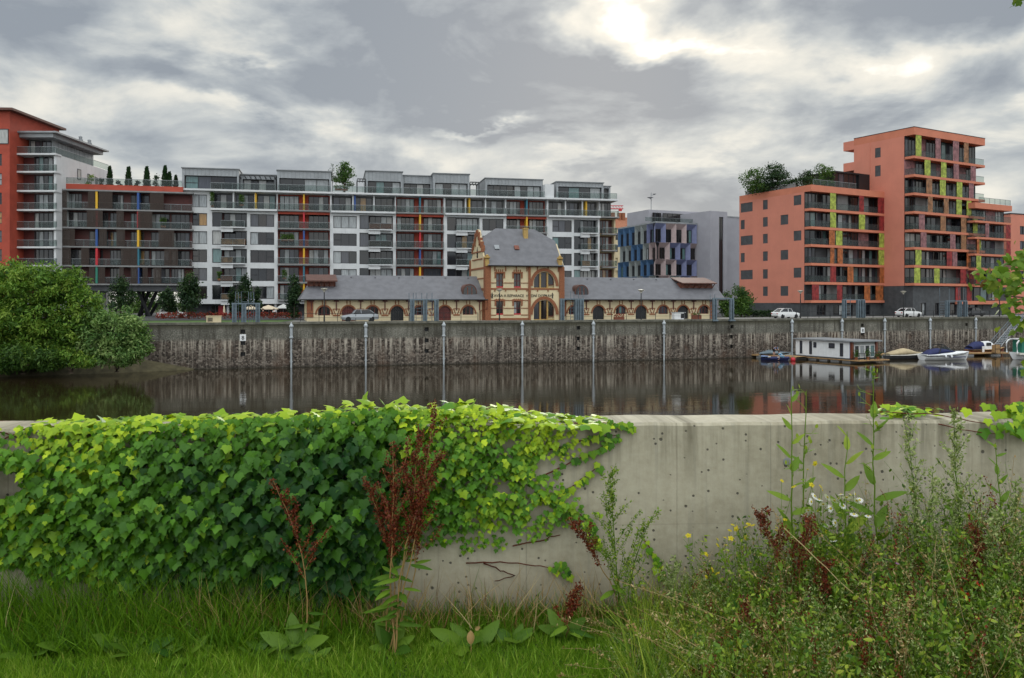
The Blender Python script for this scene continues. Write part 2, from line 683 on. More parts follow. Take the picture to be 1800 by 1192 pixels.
def window(par, u0, u1, z0, z1, v, n=3, frame='dark_frame', t=.1, tr=None, name='window', gw=None, swap=False):
    """frame with mullions and a pane sheet; tr = cells with a transom. swap: u runs along local y (side walls)"""
    fm, gm = MB(), MB()
    def fb(a, b, c, e):
        if swap: fm.box(v, v + .1, a, b, c, e)
        else: fm.box(a, b, v, v + .1, c, e)
    def gq(a, b, c, e, k):
        q = [(a, c), (b, c), (b, e), (a, e)]
        gm.poly([(v + .06, s_, z_) if swap else (s_, v + .06, z_) for s_, z_ in q], k)
    fb(u0, u1, z0, z0 + t)
    fb(u0, u1, z1 - t, z1)
    for k in range(n + 1):
        c = u0 + (u1 - u0) * k / n
        a = u0 if k == 0 else c - t / 2
        b = u1 if k == n else c + t / 2
        if k == 0: b = u0 + t
        if k == n: a = u1 - t
        fb(a, b, z0 + t, z1 - t)
    same = pick_glass(gw)
    for k in range(n):
        a, b = u0 + (u1 - u0) * k / n, u0 + (u1 - u0) * (k + 1) / n
        gk = same if rnd.random() < .35 else pick_glass(gw)
        if tr and k in tr:
            zm = z0 + (z1 - z0) * .48
            fb(a + t, b - t, zm - t / 2, zm + t / 2)
        gq(a, b, z0, z1, gk)
    fo = fm.build(name, frame, par)
    gm.build('pane', GL, fo)
    return fo


def railing(par, u0, u1, z0, v, h=1.0, ret=0.0, glass='rail_glass', post=1.6, name='balcony_railing'):
    mb = MB()
    mb.box(u0, u1, v, v + .025, z0 + .08, z0 + h - .03, 0)
    mb.box(u0, u1, v - .02, v + .045, z0 + h - .03, z0 + h + .02, 1)
    n = max(1, int((u1 - u0) / post))
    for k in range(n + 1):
        c = u0 + (u1 - u0) * k / n
        mb.box(c - .025, c + .025, v + .03, v + .07, z0, z0 + h - .03, 1)
    if ret:
        for c in (u0, u1 - .025):
            mb.box(c, c + .025, v + .08, v + ret, z0 + .08, z0 + h - .03, 0)
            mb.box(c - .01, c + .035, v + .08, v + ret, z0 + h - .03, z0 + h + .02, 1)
    return mb.build(name, [glass, 'zinc'], par)


# ------------------------------------------------------------------ setting
WZ = -6.05
QL1 = Fac(-420, 84.6, 1217, 113.5, -7.0)   # quay line, west leg  (placeholder ends, replaced just below)


def mk_fac(x0, y0, x1, y1, zb):
    f = Fac.__new__(Fac)
    f.ox, f.oy = x0, y0
    f.L = math.hypot(x1 - x0, y1 - y0)
    f.c, f.s = (x1 - x0) / f.L, (y1 - y0) / f.L
    f.ang = math.atan2(f.s, f.c)
    f.zb = zb
    return f


QL1 = mk_fac(-78, 84.94, 24, 113.5, -7.0)
QL2 = mk_fac(24, 113.5, 120, 153.6, -7.0)


def Qy(X):
    q = 96 + .28 * (X + 38.5) if X < 24 else 113.5 + .418 * (X - 24)
    return min(max(q, 55), 210)


def ground_mat():
    m, h, p, o = base_mat('ground_soil')
    co = h.new('ShaderNodeTexCoord').outputs['Object']
    n = h.noise(co, .7, 8, .65)
    n2 = h.noise(co, 14, 5, .6)
    c = h.ramp(n, [(.3, (.035, .04, .015)), (.5, (.045, .06, .018)), (.7, (.075, .07, .04))])
    c = h.mix(h.rng(n2, .4, .7), c, (.04, .032, .02))
    h.link(c, p.inputs['Base Color'])
    setp(p, .95)
    bump(h, p, n2, .6, .05)
    return m


M['ground_soil'] = ground_mat()
xs = [-900, -500, -300, -200, -150, -120] + list(range(-100, 131, 10)) + [160, 200, 300, 500, 900]
rows = []
for X in xs:
    q = Qy(X)
    rows.append([(X, -150, -.01), (X, 0, -.01), (X, 5.4, -.01), (X, 7, -.3), (X, 14, -4.6), (X, 19, -7.4), (X, q - 3, -7.6), (X, q + .45, -7.6),
                 (X, q + .5, -.86), (X, q + 40, -.86), (X, 420, -.86), (X, 5000, -.86)])
K = len(rows[0])
mb = MB()
mb.add([p for r in rows for p in r], [(a * K + b, (a + 1) * K + b, (a + 1) * K + b + 1, a * K + b + 1) for a in range(len(rows) - 1) for b in range(K - 1)])
struct(mb.build('ground', 'ground_soil'))


def water_mat():
    m, h, p, o = base_mat('river_water')
    co = h.new('ShaderNodeTexCoord').outputs['Object']
    a, b, c = h.sep(co)
    v1 = h.vec(h.m('MULTIPLY', a, .55), b, 0.0)
    n1 = h.noise(v1, 1.5, 4, .55, .4)
    n2 = h.noise(h.vec(h.m('MULTIPLY', a, .3), b, 0.0), .22, 3, .5, .3)
    pat = h.rng(h.noise(h.vec(h.m('MULTIPLY', a, .35), b, 0.0), .05, 4, .6), .42, .62)   # breeze patches
    hgt = h.m('ADD', h.m('MULTIPLY', n1, h.m('ADD', h.m('MULTIPLY', pat, .75), .25)), h.m('MULTIPLY', n2, .8))
    bump(h, p, hgt, .19, .06)
    p.inputs['Base Color'].default_value = (.022, .016, .007, 1)
    setp(p, .045, 0, 1.333)
    return m


M['river_water'] = water_mat()
mb = MB()
mb.poly([(-900, 9, WZ), (900, 9, WZ), (900, 215, WZ), (-900, 215, WZ)])
struct(mb.build('river_water', 'river_water'))

# promenade paving and the lawn strip on the quay, sheets on the ground
add('paving', (.20, .195, .185), .85, .15, .5)
add('asphalt', (.055, .055, .058), .9, .2, .6)
add('quay_grass', (.06, .115, .02), .9, .35, 1.5, bmp=.6, bscale=8)
mb = MB()
pts = [-76, -45, -20, 0, 24, 60, 110]
for a, b in zip(pts, pts[1:]):
    mb.poly([(a, Qy(a) + .95, -.80), (b, Qy(b) + .95, -.80), (b, Qy(b) + 14, -.80), (a, Qy(a) + 14, -.80)])
struct(mb.build('promenade', 'paving'))
mb = MB()
mb.poly([(-76, Qy(-76) + 14.1, -.796), (110, Qy(110) + 14.1, -.796), (110, 215, -.796), (-76, 215, -.796)])
struct(mb.build('road', 'asphalt'))
mb = MB()
for a, b in ((-60, -45), (-45, -27.5)):
    mb.poly([(a, Qy(a) + 1.2, -.788), (b, Qy(b) + 1.2, -.788), (b, Qy(b) + 9, -.70), (a, Qy(a) + 9, -.70)])
struct(mb.build('lawn_strip', 'quay_grass'))


def quay_mat():
    m, h, p, o = base_mat('quay_stone')
    co = h.new('ShaderNodeTexCoord').outputs['Object']
    a, b, c = h.sep(co)
    st = h.vor(h.vec(a, b, h.m('MULTIPLY', c, 1.3)), 4.6, 'F1', 'Color')
    sr, sg, sb = h.sep(st)
    jo = h.vor(h.vec(a, b, h.m('MULTIPLY', c, 1.3)), 4.6, 'DISTANCE_TO_EDGE')
    fine = h.noise(co, 6, 6, .7)
    big = h.noise(co, .35, 4, .6)
    low = h.ramp(h.m('ADD', h.m('MULTIPLY', sr, .5), h.m('MULTIPLY', fine, .5)),
                 [(.25, (.018, .013, .010)), (.45, (.062, .047, .037)), (.6, (.115, .092, .075)), (.78, (.24, .205, .17))])
    low = h.mix(h.m('MULTIPLY', h.rng(jo, .05, .0), .5), low, (.03, .026, .022))
    low = h.mix(h.rng(big, .5, .7), low, h.mix(.5, low, (.10, .05, .028)))
    s1 = h.noise(h.vec(h.m('MULTIPLY', a, 2.4), 0.0, h.m('MULTIPLY', c, .06)), 1.25, 6, .72)
    s2 = h.noise(h.vec(h.m('MULTIPLY', a, 3.0), 0.0, h.m('MULTIPLY', c, .6)), 1.6, 6, .75)
    drop = h.rng(h.m('ADD', c, h.m('MULTIPLY', s1, 3.0)), 3.6, 5.6)      # lime runs fade downwards
    lime = h.m('MULTIPLY', h.m('MULTIPLY', h.rng(s1, .46, .59), h.rng(s2, .33, .55)), h.m('ADD', h.m('MULTIPLY', drop, .75), .25))
    low = h.mix(h.m('MULTIPLY', lime, .9), low, (.46, .41, .34))
    dk = h.rng(h.noise(h.vec(h.m('MULTIPLY', a, 1.1), b, h.m('MULTIPLY', c, .07)), .9, 4, .6), .54, .68)
    low = h.mix(h.m('MULTIPLY', dk, .6), low, (.035, .028, .024))
    up = h.ramp(h.m('ADD', h.m('MULTIPLY', fine, .6), h.m('MULTIPLY', big, .4)),
                [(.36, (.048, .044, .033)), (.5, (.125, .12, .10)), (.62, (.26, .25, .21))])
    s3 = h.noise(h.vec(h.m('MULTIPLY', a, 2.2), 0.0, h.m('MULTIPLY', c, .12)), 1.0, 6, .7)
    up = h.mix(h.m('MULTIPLY', h.rng(s3, .48, .62), .75), up, (.045, .04, .03))
    moss = h.m('MULTIPLY', h.rng(h.m('ADD', c, h.m('MULTIPLY', fine, .9)), 5.75, 6.3), .75)
    up = h.mix(moss, up, (.045, .042, .022))
    edge = h.rng(h.m('ADD', c, h.m('MULTIPLY', h.m('SUBTRACT', fine, .5), 1.5)), 4.05, 4.45)
    col = h.mix(edge, low, up)
    wet = h.rng(h.m('ADD', c, h.m('MULTIPLY', fine, .35)), 1.55, 1.05)
    col = h.mix(h.m('MULTIPLY', wet, .8), col, (.018, .017, .011))
    h.link(col, p.inputs['Base Color'])
    setp(p, .9)
    bump(h, p, h.m('ADD', h.m('MULTIPLY', jo, .6), h.m('MULTIPLY', fine, .5)), .7, .12)
    return m


M['quay_stone'] = quay_mat()
add('coping_stone', (.13, .125, .10), .9, .35, 1.2, bmp=.4, bscale=5)
qw = thing('quay_wall', 'long stained stone quay wall with lime streaks rising from the river', 'wall', (0, 0, 0))
NICHE = [(427, 583), (427, 603), (427, 622.5), (750, 579), (750, 598.5), (750, 617), (1017, 576.6), (1017, 595), (1017, 612.5),
         (1287, 574.5), (1287, 592), (1287, 609), (1516, 572), (1516, 587), (1699, 570.6), (1699, 586.5), (1699, 600)]
for fa in (QL1, QL2):
    mb = MB()
    hs = []
    for px, py in NICHE:
        if (px < 1300) == (fa is QL1):
            u, zc = fa.u(px), fa.z(px, py)
            hs.append((u - .26, u + .26, zc - .24, zc + .24, 1))
    wall_holes(mb, 0, fa.L, 0, 6.0, hs, .45, 0, .9)
    wo = mb.build('stone_face', ['quay_stone', 'black_metal'], qw)
    wo.location = (fa.ox, fa.oy, fa.zb)
    wo.rotation_euler = (0, 0, fa.ang)
    mb = MB()
    u = 0
    while u < fa.L - .5:
        e = min(u + 2.4, fa.L)
        mb.box(u + .012, e - .012, -.07, .97, 6.002, 6.26)
        u = e
    wo = mb.build('coping', 'coping_stone', qw)
    wo.location = (fa.ox, fa.oy, fa.zb)
    wo.rotation_euler = (0, 0, fa.ang)


def quay_at(px, v=0):
    fa = QL1 if px < 1300 else QL2
    return fa, fa.u(px, v)


def letters(text, size, par, name='lettering', m='lettering', depth=.02, align='CENTER', sx=1.0):
    c = bpy.data.curves.new(name, 'FONT')
    c.body = text
    c.size = size
    c.align_x = align
    c.extrude = depth
    t = bpy.data.objects.new(name, c)
    COL.objects.link(t)
    bpy.context.view_layer.update()
    me = bpy.data.meshes.new_from_object(t.evaluated_get(bpy.context.evaluated_depsgraph_get()))
    me.name = name
    COL.objects.unlink(t)
    bpy.data.objects.remove(t)
    me.materials.clear()
    me.materials.append(M[m])
    o = bpy.data.objects.new(name, me)
    COL.objects.link(o)
    o.parent = par
    o.rotation_euler = (R(90), 0, 0)
    o.scale = (sx, 1, 1)
    return o


# white guide poles bolted to the quay face
POLES = [512, 643, 780, 918, 1043, 1167, 1392, 1480, 1555, 1635, 1715]
PL = ['nearest the western gauge plate', 'below the parked silver sedan', 'right of the three column gantry',
      'below the lettered house', 'right of the gabled house', 'beside the rusty drain stain under the right wing',
      'rising behind the left end of the white houseboat', 'rising behind the roof of the houseboat', 'behind the gap between houseboat and beige boat',
      'behind the blue and white motorboat', 'next to the small cabin boat by the gangway']
proto = None
for px, why in zip(POLES, PL):
    fa, u = quay_at(px, -.2)
    loc = fa.w(u, -.24, 0)
    lab = 'white guide pole on the quay wall ' + why
    if proto is None:
        proto = thing('guide_pole', lab, 'pole', loc, fa.ang, 'white guide poles along the quay wall')
        mb = MB()
        mb.path([(0, 0, -.2), (0, 0, 4.3)], .11, 8)
        mb.build('shaft', 'pipe_white', proto)
        mb = MB()
        mb.lathe([(.13, 4.3), (.2, 4.36), (.24, 4.45), (.17, 4.6), (.17, 5.55), (.25, 5.68), (.25, 5.84), (.12, 6.0), (.1, 6.12), (.02, 6.22)], n=10)
        mb.build('head', 'pipe_white', proto)
        mb = MB()
        for q in (1.6, 4.0, 5.2):
            mb.box(-.2, .2, -.05, .2, q, q + .09)
        mb.build('bracket', 'zinc', proto)
    else:
        dup(proto, loc, fa.ang, lab)

for px, py, why in ((427, 593.5, 'left'), (1516, 580.5, 'right')):
    fa, u = quay_at(px)
    t = thing('gauge_plate', {'left': 'white number plate between dark niches on the western quay wall', 'right': 'white number plate on the quay wall above the houseboat roof'}[why],
              'sign', fa.w(u, -.04, fa.z(px, py)), fa.ang, 'number plates on the quay wall')
    mb = MB()
    mb.box(-.34, .34, -.02, .03, -.38, .38)
    mb.build('plate', 'white_paint', t)
    o = letters('8', .62, t, 'numeral')
    o.location = (0, -.045, -.22)


# ------------------------------------------------------------------ long white apartment block
LB = Fac(320, 140, 1085, 155.2)
lb = LB.empty('apartment_block', 'long white apartment block with zinc penthouses, red recesses and glass balconies', 'building')
zof = lambda zz: zz + .8
FL = [zof(q) for q in (17.05, 14.0, 11.0, 8.0, 4.95, 1.95)]
FP = zof(20.15)
TOPB = zof(23.55)
BODY0 = zof(1.25)
U = LB.u
body, back = MB(), MB()
WALLM = ['white_render', 'red_render', 'oxblood', 'slab_grey']
D = 1.5
COLS = [('win', 320, 370, 335, 364), ('bal', 370, 437, 373, 434), ('win', 437, 487, 440, 482), ('red', 487, 582, 488, 580),
        ('win', 582, 630, 586, 627), ('bal', 630, 695, 632, 691), ('red', 695, 782, 696, 780), ('bal', 782, 845, 786, 843),
        ('win', 845, 889, 848, 885), ('red', 889, 963, 890, 961), ('win', 963, 1007, 971, 1005), ('bal', 1007, 1054, 1009, 1051)]
holes = []
jobs = []
for kind, a, b, ha, hb in COLS:
    for k, f in enumerate(FL):
        ua, ub = U(ha), U(hb)
        if kind == 'win':
            if k == 0 and ha != 335:
                continue
            holes.append((ua, ub, f + .12, f + 2.22, 2)); jobs.append(('win', ua, ub, f, k))
        elif kind == 'bal':
            if k == 0:
                continue
            holes.append((ua, ub, f + .02, f + 2.4, 2)); jobs.append(('bal', ua, ub, f, k))
        else:
            holes.append((ua, ub, f + .02, f + 2.72, 1)); jobs.append(('red', ua, ub, f, k))
# top storey loggias (white columns, long railing)
for a, b in ((372, 486), (583, 694), (783, 888), (964, 1053)):
    ua, ub = U(a), U(b)
    holes.append((ua, ub, FL[0] + .02, FL[0] + 2.72, 3)); jobs.append(('log', ua, ub, FL[0], a))
wall_holes(body, 0, U(1054), BODY0, FP - .02, holes, D, 0, 14)
body.build('wall', WALLM, lb)
# the set-back eastern end of brownish brick
mb = MB()
wall_holes(mb, U(1054) + .01, U(1085), BODY0, FL[0] + .0, [(U(1056), U(1079, 1), f + .02, f + 2.6, 1) for f in FL[1:]], 1.2, 0, 13, v0=1.0)
mb.build('end_wall', ['cream_render', 'oxblood'], lb)
# ground floor, set back, dark shopfronts on columns
mb = MB()
mb.box(.3, U(1080), 2.2, 13, 0, BODY0 - .01)
mb.build('plinth', 'dark_stone', lb)
for a, b, m_ in ((360, 392, 2), (398, 440, 3), (445, 480, 3), (486, 524, 3)):
    window(lb, U(a), U(b), .1, BODY0 - .25, 2.08, 4, name='shopfront', gw=[20, 20, 1, 1, 1, 4, 0])
mb = MB()
mb.box(U(381), U(392), 2.0, 2.06, .05, 1.75)
mb.build('shop_door', 'red_plastic', lb)
for a in (484, 400, 620):
    mb = MB()
    mb.path([(U(a), .6, 0), (U(a), .6, BODY0)], .22, 10)
    mb.build('column', 'white_render', lb)

fins = ['fin_yellow', 'fin_red', 'fin_blue', 'fin_yellow', 'fin_teal']
for kind, ua, ub, f, k in jobs:
    W = ub - ua
    if kind == 'win':
        window(lb, ua, ub, f + .12, f + 2.22, .16, 3 if W > 3 else 2, tr=(rnd.choice([0, 2]),) if rnd.random() < .6 else None)
    elif kind == 'bal':
        us = ua + W * .28
        window(lb, ua, us, f + .05, f + 2.4, .16, 1)
        window(lb, us + .15, ub - .05, f + .05, f + 2.36, 1.3, 4, name='balcony_door')
        mb = MB()
        mb.box(us - .1, ub - .25, -1.0, 0 - .003, f - .2, f - .02)
        mb.box(us - .1, us + W * .33, -.75, -.004, f - .85, f - .204)
        mb.build('balcony_slab', 'white_render', lb)
        railing(lb, us - .05, ub - .3, f, -.95, ret=.9)
        if rnd.random() < .35:
            mb = MB()
            mb.box(us, us + (ub - us) * rnd.choice([.45, .95]), -.9, -.86, f + .08, f + 1.0)
            mb.build('wind_screen', rnd.choice(['brown_screen', 'dark_screen', 'mahogany']), lb)
    elif kind == 'red':
        mid = (ua + ub) / 2
        window(lb, ua + .25, mid - .9, f + .05, f + 2.5, 1.36, 4, name='balcony_door')
        window(lb, mid + .75, ub - .25, f + .05, f + 2.5, 1.36, 4, name='balcony_door')
        mb = MB()
        mb.box(ua + .02, ub - .02, -.55, -.003, f - .26, f - .02)
        mb.build('balcony_slab', 'slab_grey', lb)
        railing(lb, ua + .05, ub - .05, f, -.5, ret=.46)
        mb = MB()
        mb.box(mid - .14, mid + .14, -.3, 1.2, f, f + 2.7)
        mb.build('colour_fin', fins[(k + int(ua)) % 5], lb)
        if k == 1:
            mb = MB()
            mb.box(ua + .02, ub - .02, -.06, -.004, f + 2.32, f + 2.74)
            mb.build('lintel_panel', 'red_render', lb)
    else:
        n = max(3, int(W / 3.2))
        for q in range(n):
            a, b = ua + W * q / n, ua + W * (q + 1) / n
            window(lb, a + .25, b - .25, f + .05, f + 2.5, 1.36, 3, name='balcony_door')
            if q:
                mb = MB()
                mb.box(a - .12, a + .12, -.1, .14, f + .02, f + 2.72)
                mb.build('column', 'white_render', lb)
        mb = MB()
        mb.box(ua - .1, ub + .1, -.8, -.003, f - .34, f - .02)
        mb.build('balcony_slab', 'white_render', lb)
        railing(lb, ua, ub, f, -.75, ret=.7)
        mb = MB()
        c = ua + W * rnd.uniform(.3, .75)
        mb.box(c, c + .28, -.2, 1.2, f + .02, f + 2.7)
        mb.build('colour_fin', fins[int(ua * 3) % 5], lb)
for k, f in enumerate(FL):
    if k == 0: continue
    a, b = U(1057, 1), U(1079, 1)
    window(lb, a, b - .6, f + .1, f + 2.5, 2.1, 3, name='balcony_door', frame='mahogany')
    mb = MB()
    mb.box(a - .2, U(1084), -.35, .98, f - .25, f - .02)
    mb.build('balcony_slab', 'slab_grey', lb)
    railing(lb, a - .1, U(1084) - .05, f, -.3, ret=1.2)
mb = MB()
mb.box(-.15, U(1084), -.85, 13.5, FP - .3, FP)
mb.build('terrace_slab', 'white_render', lb)
mb = MB()
mb.box(U(1054), U(1087), -.6, 13, FL[0] - .28, FL[0] - .02)
mb.box(U(1054) + .02, U(1078), 1.4, 13, FL[0], FP - .31)
mb.build('corner_gallery', 'slab_grey', lb)
railing(lb, U(1054), U(1086), FL[0], -.5, ret=.8)
window(lb, U(1056), U(1077), FL[0] + .05, FL[0] + 2.6, 1.2, 4, name='balcony_door')
# penthouses
add('zinc_seam', (.20, .21, .22), .5, .1, 1, metal=.3)
PH = [(320, 420, 297, 0.0), (420, 483, 304, 2.6), (487, 582, 301, .1), (643, 708, 301, .6), (708, 762, 306, 2.4), (762, 826, 305.5, .5),
      (855, 957, 313.5, 1.2), (980, 1063, 320, .8), (1063, 1078, 326, 1.6)]
for a, b, py, v in PH:
    ua, ub = U(a), U(b)
    top = min(LB.z((a + b) / 2, py), TOPB + .7)
    hz = FP + 2.25
    mb = MB()
    hl = (ua + .35, ub - .3, FP + .05, hz, 2)
    wall_holes(mb, ua, ub, FP + .002, top, [hl], .8, 0, 11, v0=v)
    q = ua + .5
    while q < ub - .1:
        mb.box(q, q + .05, v - .04, v - .002, hz + .12, top - .12, 1)
        q += .62
    mb.box(ua - .12, ub + .12, v - .25, 11.2, top + .002, top + .14, 1)
    mb.build('penthouse', ['zinc', 'zinc_seam', 'oxblood'], lb)
    n = max(1, int((ub - ua) / 4.5))
    for j in range(n):
        c, e = ua + .35 + (ub - ua - .65) * j / n, ua + .35 + (ub - ua - .65) * (j + 1) / n
        window(lb, c + .06, e - .06, FP + .06, hz - .02, v + .55, 4, name='penthouse_window', tr=(0, 3) if a == 320 and j == 0 else None)
for a, b in ((371, 485), (489, 581), (584, 706), (709, 761), (764, 855), (858, 955), (976, 1082)):
    railing(lb, U(a), U(b), FP, -.8, h=1.05)
for a, b, v in ((421, 483, 1.0), (628, 643, 1.5), (827, 843, 1.5)):
    mb = MB()
    ua, ub = U(a), U(b)
    n = max(3, int((ub - ua) / .8))
    for q in range(n + 1):
        c = ua + (ub - ua) * q / n
        mb.box(c - .06, c + .06, v - 1.0, v + 2.0, FP + 2.3, FP + 2.42)
    for c in (ua, ub):
        for vv in (v - .9, v + 1.9):
            mb.box(c - .07, c + .07, vv - .07, vv + .07, FP, FP + 2.3)
    mb.box(ua, ub, v - 1.0, v - .9, FP + 2.43, FP + 2.6)
    mb.box(ua, ub, v + 1.9, v + 2.0, FP + 2.43, FP + 2.6)
    mb.build('pergola', 'black_metal', lb)
mb = MB()
mb.box(U(957), U(973), -.4, 4, FP + .01, FP + 2.4)
mb.build('stair_box', 'white_render', lb)

# ------------------------------------------------------------------ screen-fronted block on slanted legs
SB = Fac(107, 133.9, 335, 138.3)
sb = SB.empty('screened_apartments', 'apartment wing behind dark brown timber screens raised on slanted black legs', 'building')
U = SB.u
SF = [zof(q) for q in (16.35, 13.4, 10.4, 7.4, 4.5)]
stop_ = zof(19.35)
L_ = SB.L
mb = MB()
wall_holes(mb, 0, L_, SF[4] - 1.0, stop_ - .25, [(.3, L_ - .1, f + .05, f + 2.6, 0) for f in SF], .3, 0, 11, v0=1.7)
mb.build('wall', ['oxblood', 'red_render'], sb)
mb = MB()
mb.box(-.1, U(320), 1.0, 11.3, stop_, stop_ + .95)
mb.build('parapet', 'red_render', sb)
mb = MB()
mb.box(0, L_ + .3, -.2, 1.68, stop_ - .26, stop_ - .02)
mb.build('roof_slab', 'slab_grey', sb)
mb = MB()
mb.box(0, L_ - 1.0, .3, 11, SF[4] - 1.2, SF[4] - .3)
mb.build('underside_beam', 'dark_stone', sb)
SCR = [[(105, 118), (155, 167), (174, 198), (264, 288)], [(105, 118), (153, 181), (205, 218), (242, 268)],
       [(105, 132), (174, 188), (205, 220), (279, 306)], [(105, 125), (143, 157), (213, 242), (289, 313)],
       [(107, 128), (157, 167), (173, 185), (210, 218), (230, 243), (251, 260), (270, 284)]]
fcol = [('fin_yellow', 'fin_blue'), ('fin_red', 'fin_red'), ('fin_blue', 'fin_yellow'), ('fin_red', 'fin_teal'), ('fin_green', 'fin_blue')]
for k, f in enumerate(SF):
    mb = MB()
    mb.box(0, L_ + .3, -.2, 1.68, f - .26, f - .02)
    mb.build('balcony_slab', 'slab_grey', sb)
    railing(sb, .05, L_ + .2, f, .12, ret=0)
    for j in range(6):
        a, b = .5 + (L_ - .7) * j / 6, .5 + (L_ - .7) * (j + 1) / 6
        if rnd.random() < .9:
            window(sb, a + .1, b - rnd.choice([.2, 1.0]), f + .08, f + 2.5, 1.86, 4, name='balcony_door')
    for a, b in SCR[k]:
        mb = MB()
        ua, ub = max(0, U(a)), U(b)
        top = (SF[k - 1] if k else stop_) - .28
        n = int((ub - ua) / .11)
        for q in range(n):
            c = ua + (ub - ua) * (q + .5) / n
            mb.box(c - .04, c + .04, -.17, -.1, f, top)
        mb.box(ua, ub, -.1, -.06, f + .3, f + .36)
        mb.box(ua, ub, -.1, -.06, top - .36, top - .3)
        mb.build('sliding_screen', 'dark_screen', sb)
    for px, cm in zip((170, 243), fcol[k]):
        mb = MB()
        mb.box(U(px) - .16, U(px) + .16, -.12, 1.6, f, (SF[k - 1] if k else stop_) - .28)
        mb.build('colour_fin', cm, sb)
railing(sb, 0, U(318), stop_ + .95, 1.05)
for a, b, v in ((243, 262, 2), (262, 243, 5), (275, 255, 3), (290, 262, 6), (252, 248, 8)):
    mb = MB()
    ua, ub = U(a, v), U(b, v)
    mb.path([(ua, v, SF[4] - 1.2), (ub, v + .4, 0)], .28, 6)
    mb.build('slanted_leg', 'black_metal', sb)
mb = MB()
mb.path([(U(181, 4), 4, 0), (U(181, 4), 4, SF[4] - 1.2)], .45, 14)
mb.build('column', 'concrete_grey', sb)

# ------------------------------------------------------------------ red and white tower at the left edge
TX = -70.55
tw = thing('apartment_tower', 'tall apartment tower with red front, stacked white balconies and a flat overhanging roof', 'building', (TX, 132, -.8))
BS = [zof(q) for q in (24.55, 21.8, 18.85, 15.9, 13.0, 10.15, 7.3, 4.4, 1.5)]
x0 = (30 - 900) / F * 132 - TX
TT = zof(24.45)
mb = MB()
side = [(6.5, 7.6, 22.3, 24.0), (9.8, 10.6, 22.3, 23.7), (12.5, 13.2, 22.3, 23.5)]
# front set back 1.6 m behind the balconies, white side wall
mb.box(x0, 0, 1.6, 17.3, 0, TT)
mb.box(-.35, -.002, 0.05, 1.6, 0, TT)
mb.build('wall', ['white_render'], tw)
mb = MB()
mb.box(x0 + .01, -.36, 1.5, 1.597, 0, TT - .3)
mb.build('recess_wall', 'oxblood', tw)
for y0, y1, z0, z1 in side:
    window(tw, y0, y1, z0, z1, -.02, 1, swap=True)
for f in BS:
    mb = MB()
    mb.box(x0 - .3, .12, -.35, 1.5, f - .27, f)
    mb.build('balcony_slab', 'white_render', tw)
    railing(tw, x0 - .25, .07, f, -.3, ret=.5)
    if f < TT - .5:
        window(tw, x0 + 1.9, -.5, f + .05, f + 2.5, 1.38, 5, name='balcony_door')
# penthouse
mb = MB()
mb.box(x0 + .5, -1.8, 2.5, 15.5, TT + .01, zof(27.1))
mb.build('penthouse', 'zinc', tw)
mb = MB()
mb.box(x0 - .2, -.6, .3, 16.5, zof(27.1) + .01, zof(27.75))
mb.box(x0 - .4, .1, -.2, 17.2, zof(27.75) + .003, zof(28.0))
mb.build('roof', 'zinc', tw)
for j in range(2):
    window(tw, x0 + .7 + j * 1.7, x0 + 2.3 + j * 1.7, TT + .1, zof(27.0), 2.38, 2, name='penthouse_window')
for j in range(4):
    window(tw, 4 + j * 2.8, 6.4 + j * 2.8, TT + .3, zof(27.0), -1.9, 2, name='penthouse_window', swap=True)
mb = MB()
mb.box(-.06, -.03, .3, 17.2, TT + .1, TT + 1.05)
mb.box(-.08, -.01, .3, 17.2, TT + 1.051, TT + 1.1, 1)
mb.build('terrace_railing', ['rail_glass', 'zinc'], tw)
for q in (5.5, 8.5):
    mb = MB()
    mb.lathe([(.35, 0), (.4, .7), (.25, .75), (.3, 1.15), (.05, 1.3)], (-1.5, 5 + q, zof(28.0)), 10)
    mb.build('roof_vent', 'zinc', tw)
# red shaft
rx = (17 - 900) / F * 129.8 - TX
RT = zof(30.6)
mb = MB()
hs = [(rx - 4.2, rx - 1.2, f + .5, f + 2.3, 0) for f in BS[1:]]
wall_holes(mb, rx - 12, rx, 0, RT, hs, .4, 0, 12, v0=-2.2)
mb.build('red_shaft', 'red_render', tw)
for h_ in hs:
    window(tw, h_[0], h_[1], h_[2], h_[3], -2.05, 3, tr=(2,))
window(tw, rx - 6, rx - .15, zof(25.6), zof(27.9), -2.28, 3, name='corner_window')
mb = MB()
mb.prism([(rx - 14, RT + .002), (rx + .9, RT + .002), (rx + .9, RT + .35), (rx - 14, RT + .55)], -3.1, 12.6)
mb.build('roof', 'rust_copper', tw)


# ------------------------------------------------------------------ old brick and cream station
ST = Fac(527, 104.2, 1277, 119.9)
st = ST.empty('river_station', 'old cream and brick station house with slate roof between two long arched wings', 'building')
U = ST.u
VW = .6
EZ = 2.72


def arc(uc, zc, a, b, n=14, t0=0.0, t1=180.0):
    return [(uc + a * math.cos(R(t0 + (t1 - t0) * k / n)), zc + b * math.sin(R(t0 + (t1 - t0) * k / n))) for k in range(n + 1)]


def arched(mbw, uc, hw, z0, zs, rise, v, vd, m=0):
    """fills the corners over a segmental arch inside a rectangular opening"""
    top = zs + rise
    for sgn in (-1, 1):
        pts = [(uc + sgn * hw * math.cos(R(q)), zs + rise * math.sin(R(q))) for q in range(0, 91, 15)]
        mbw.prism(pts + [(uc + sgn * hw, top)], v, vd, m)


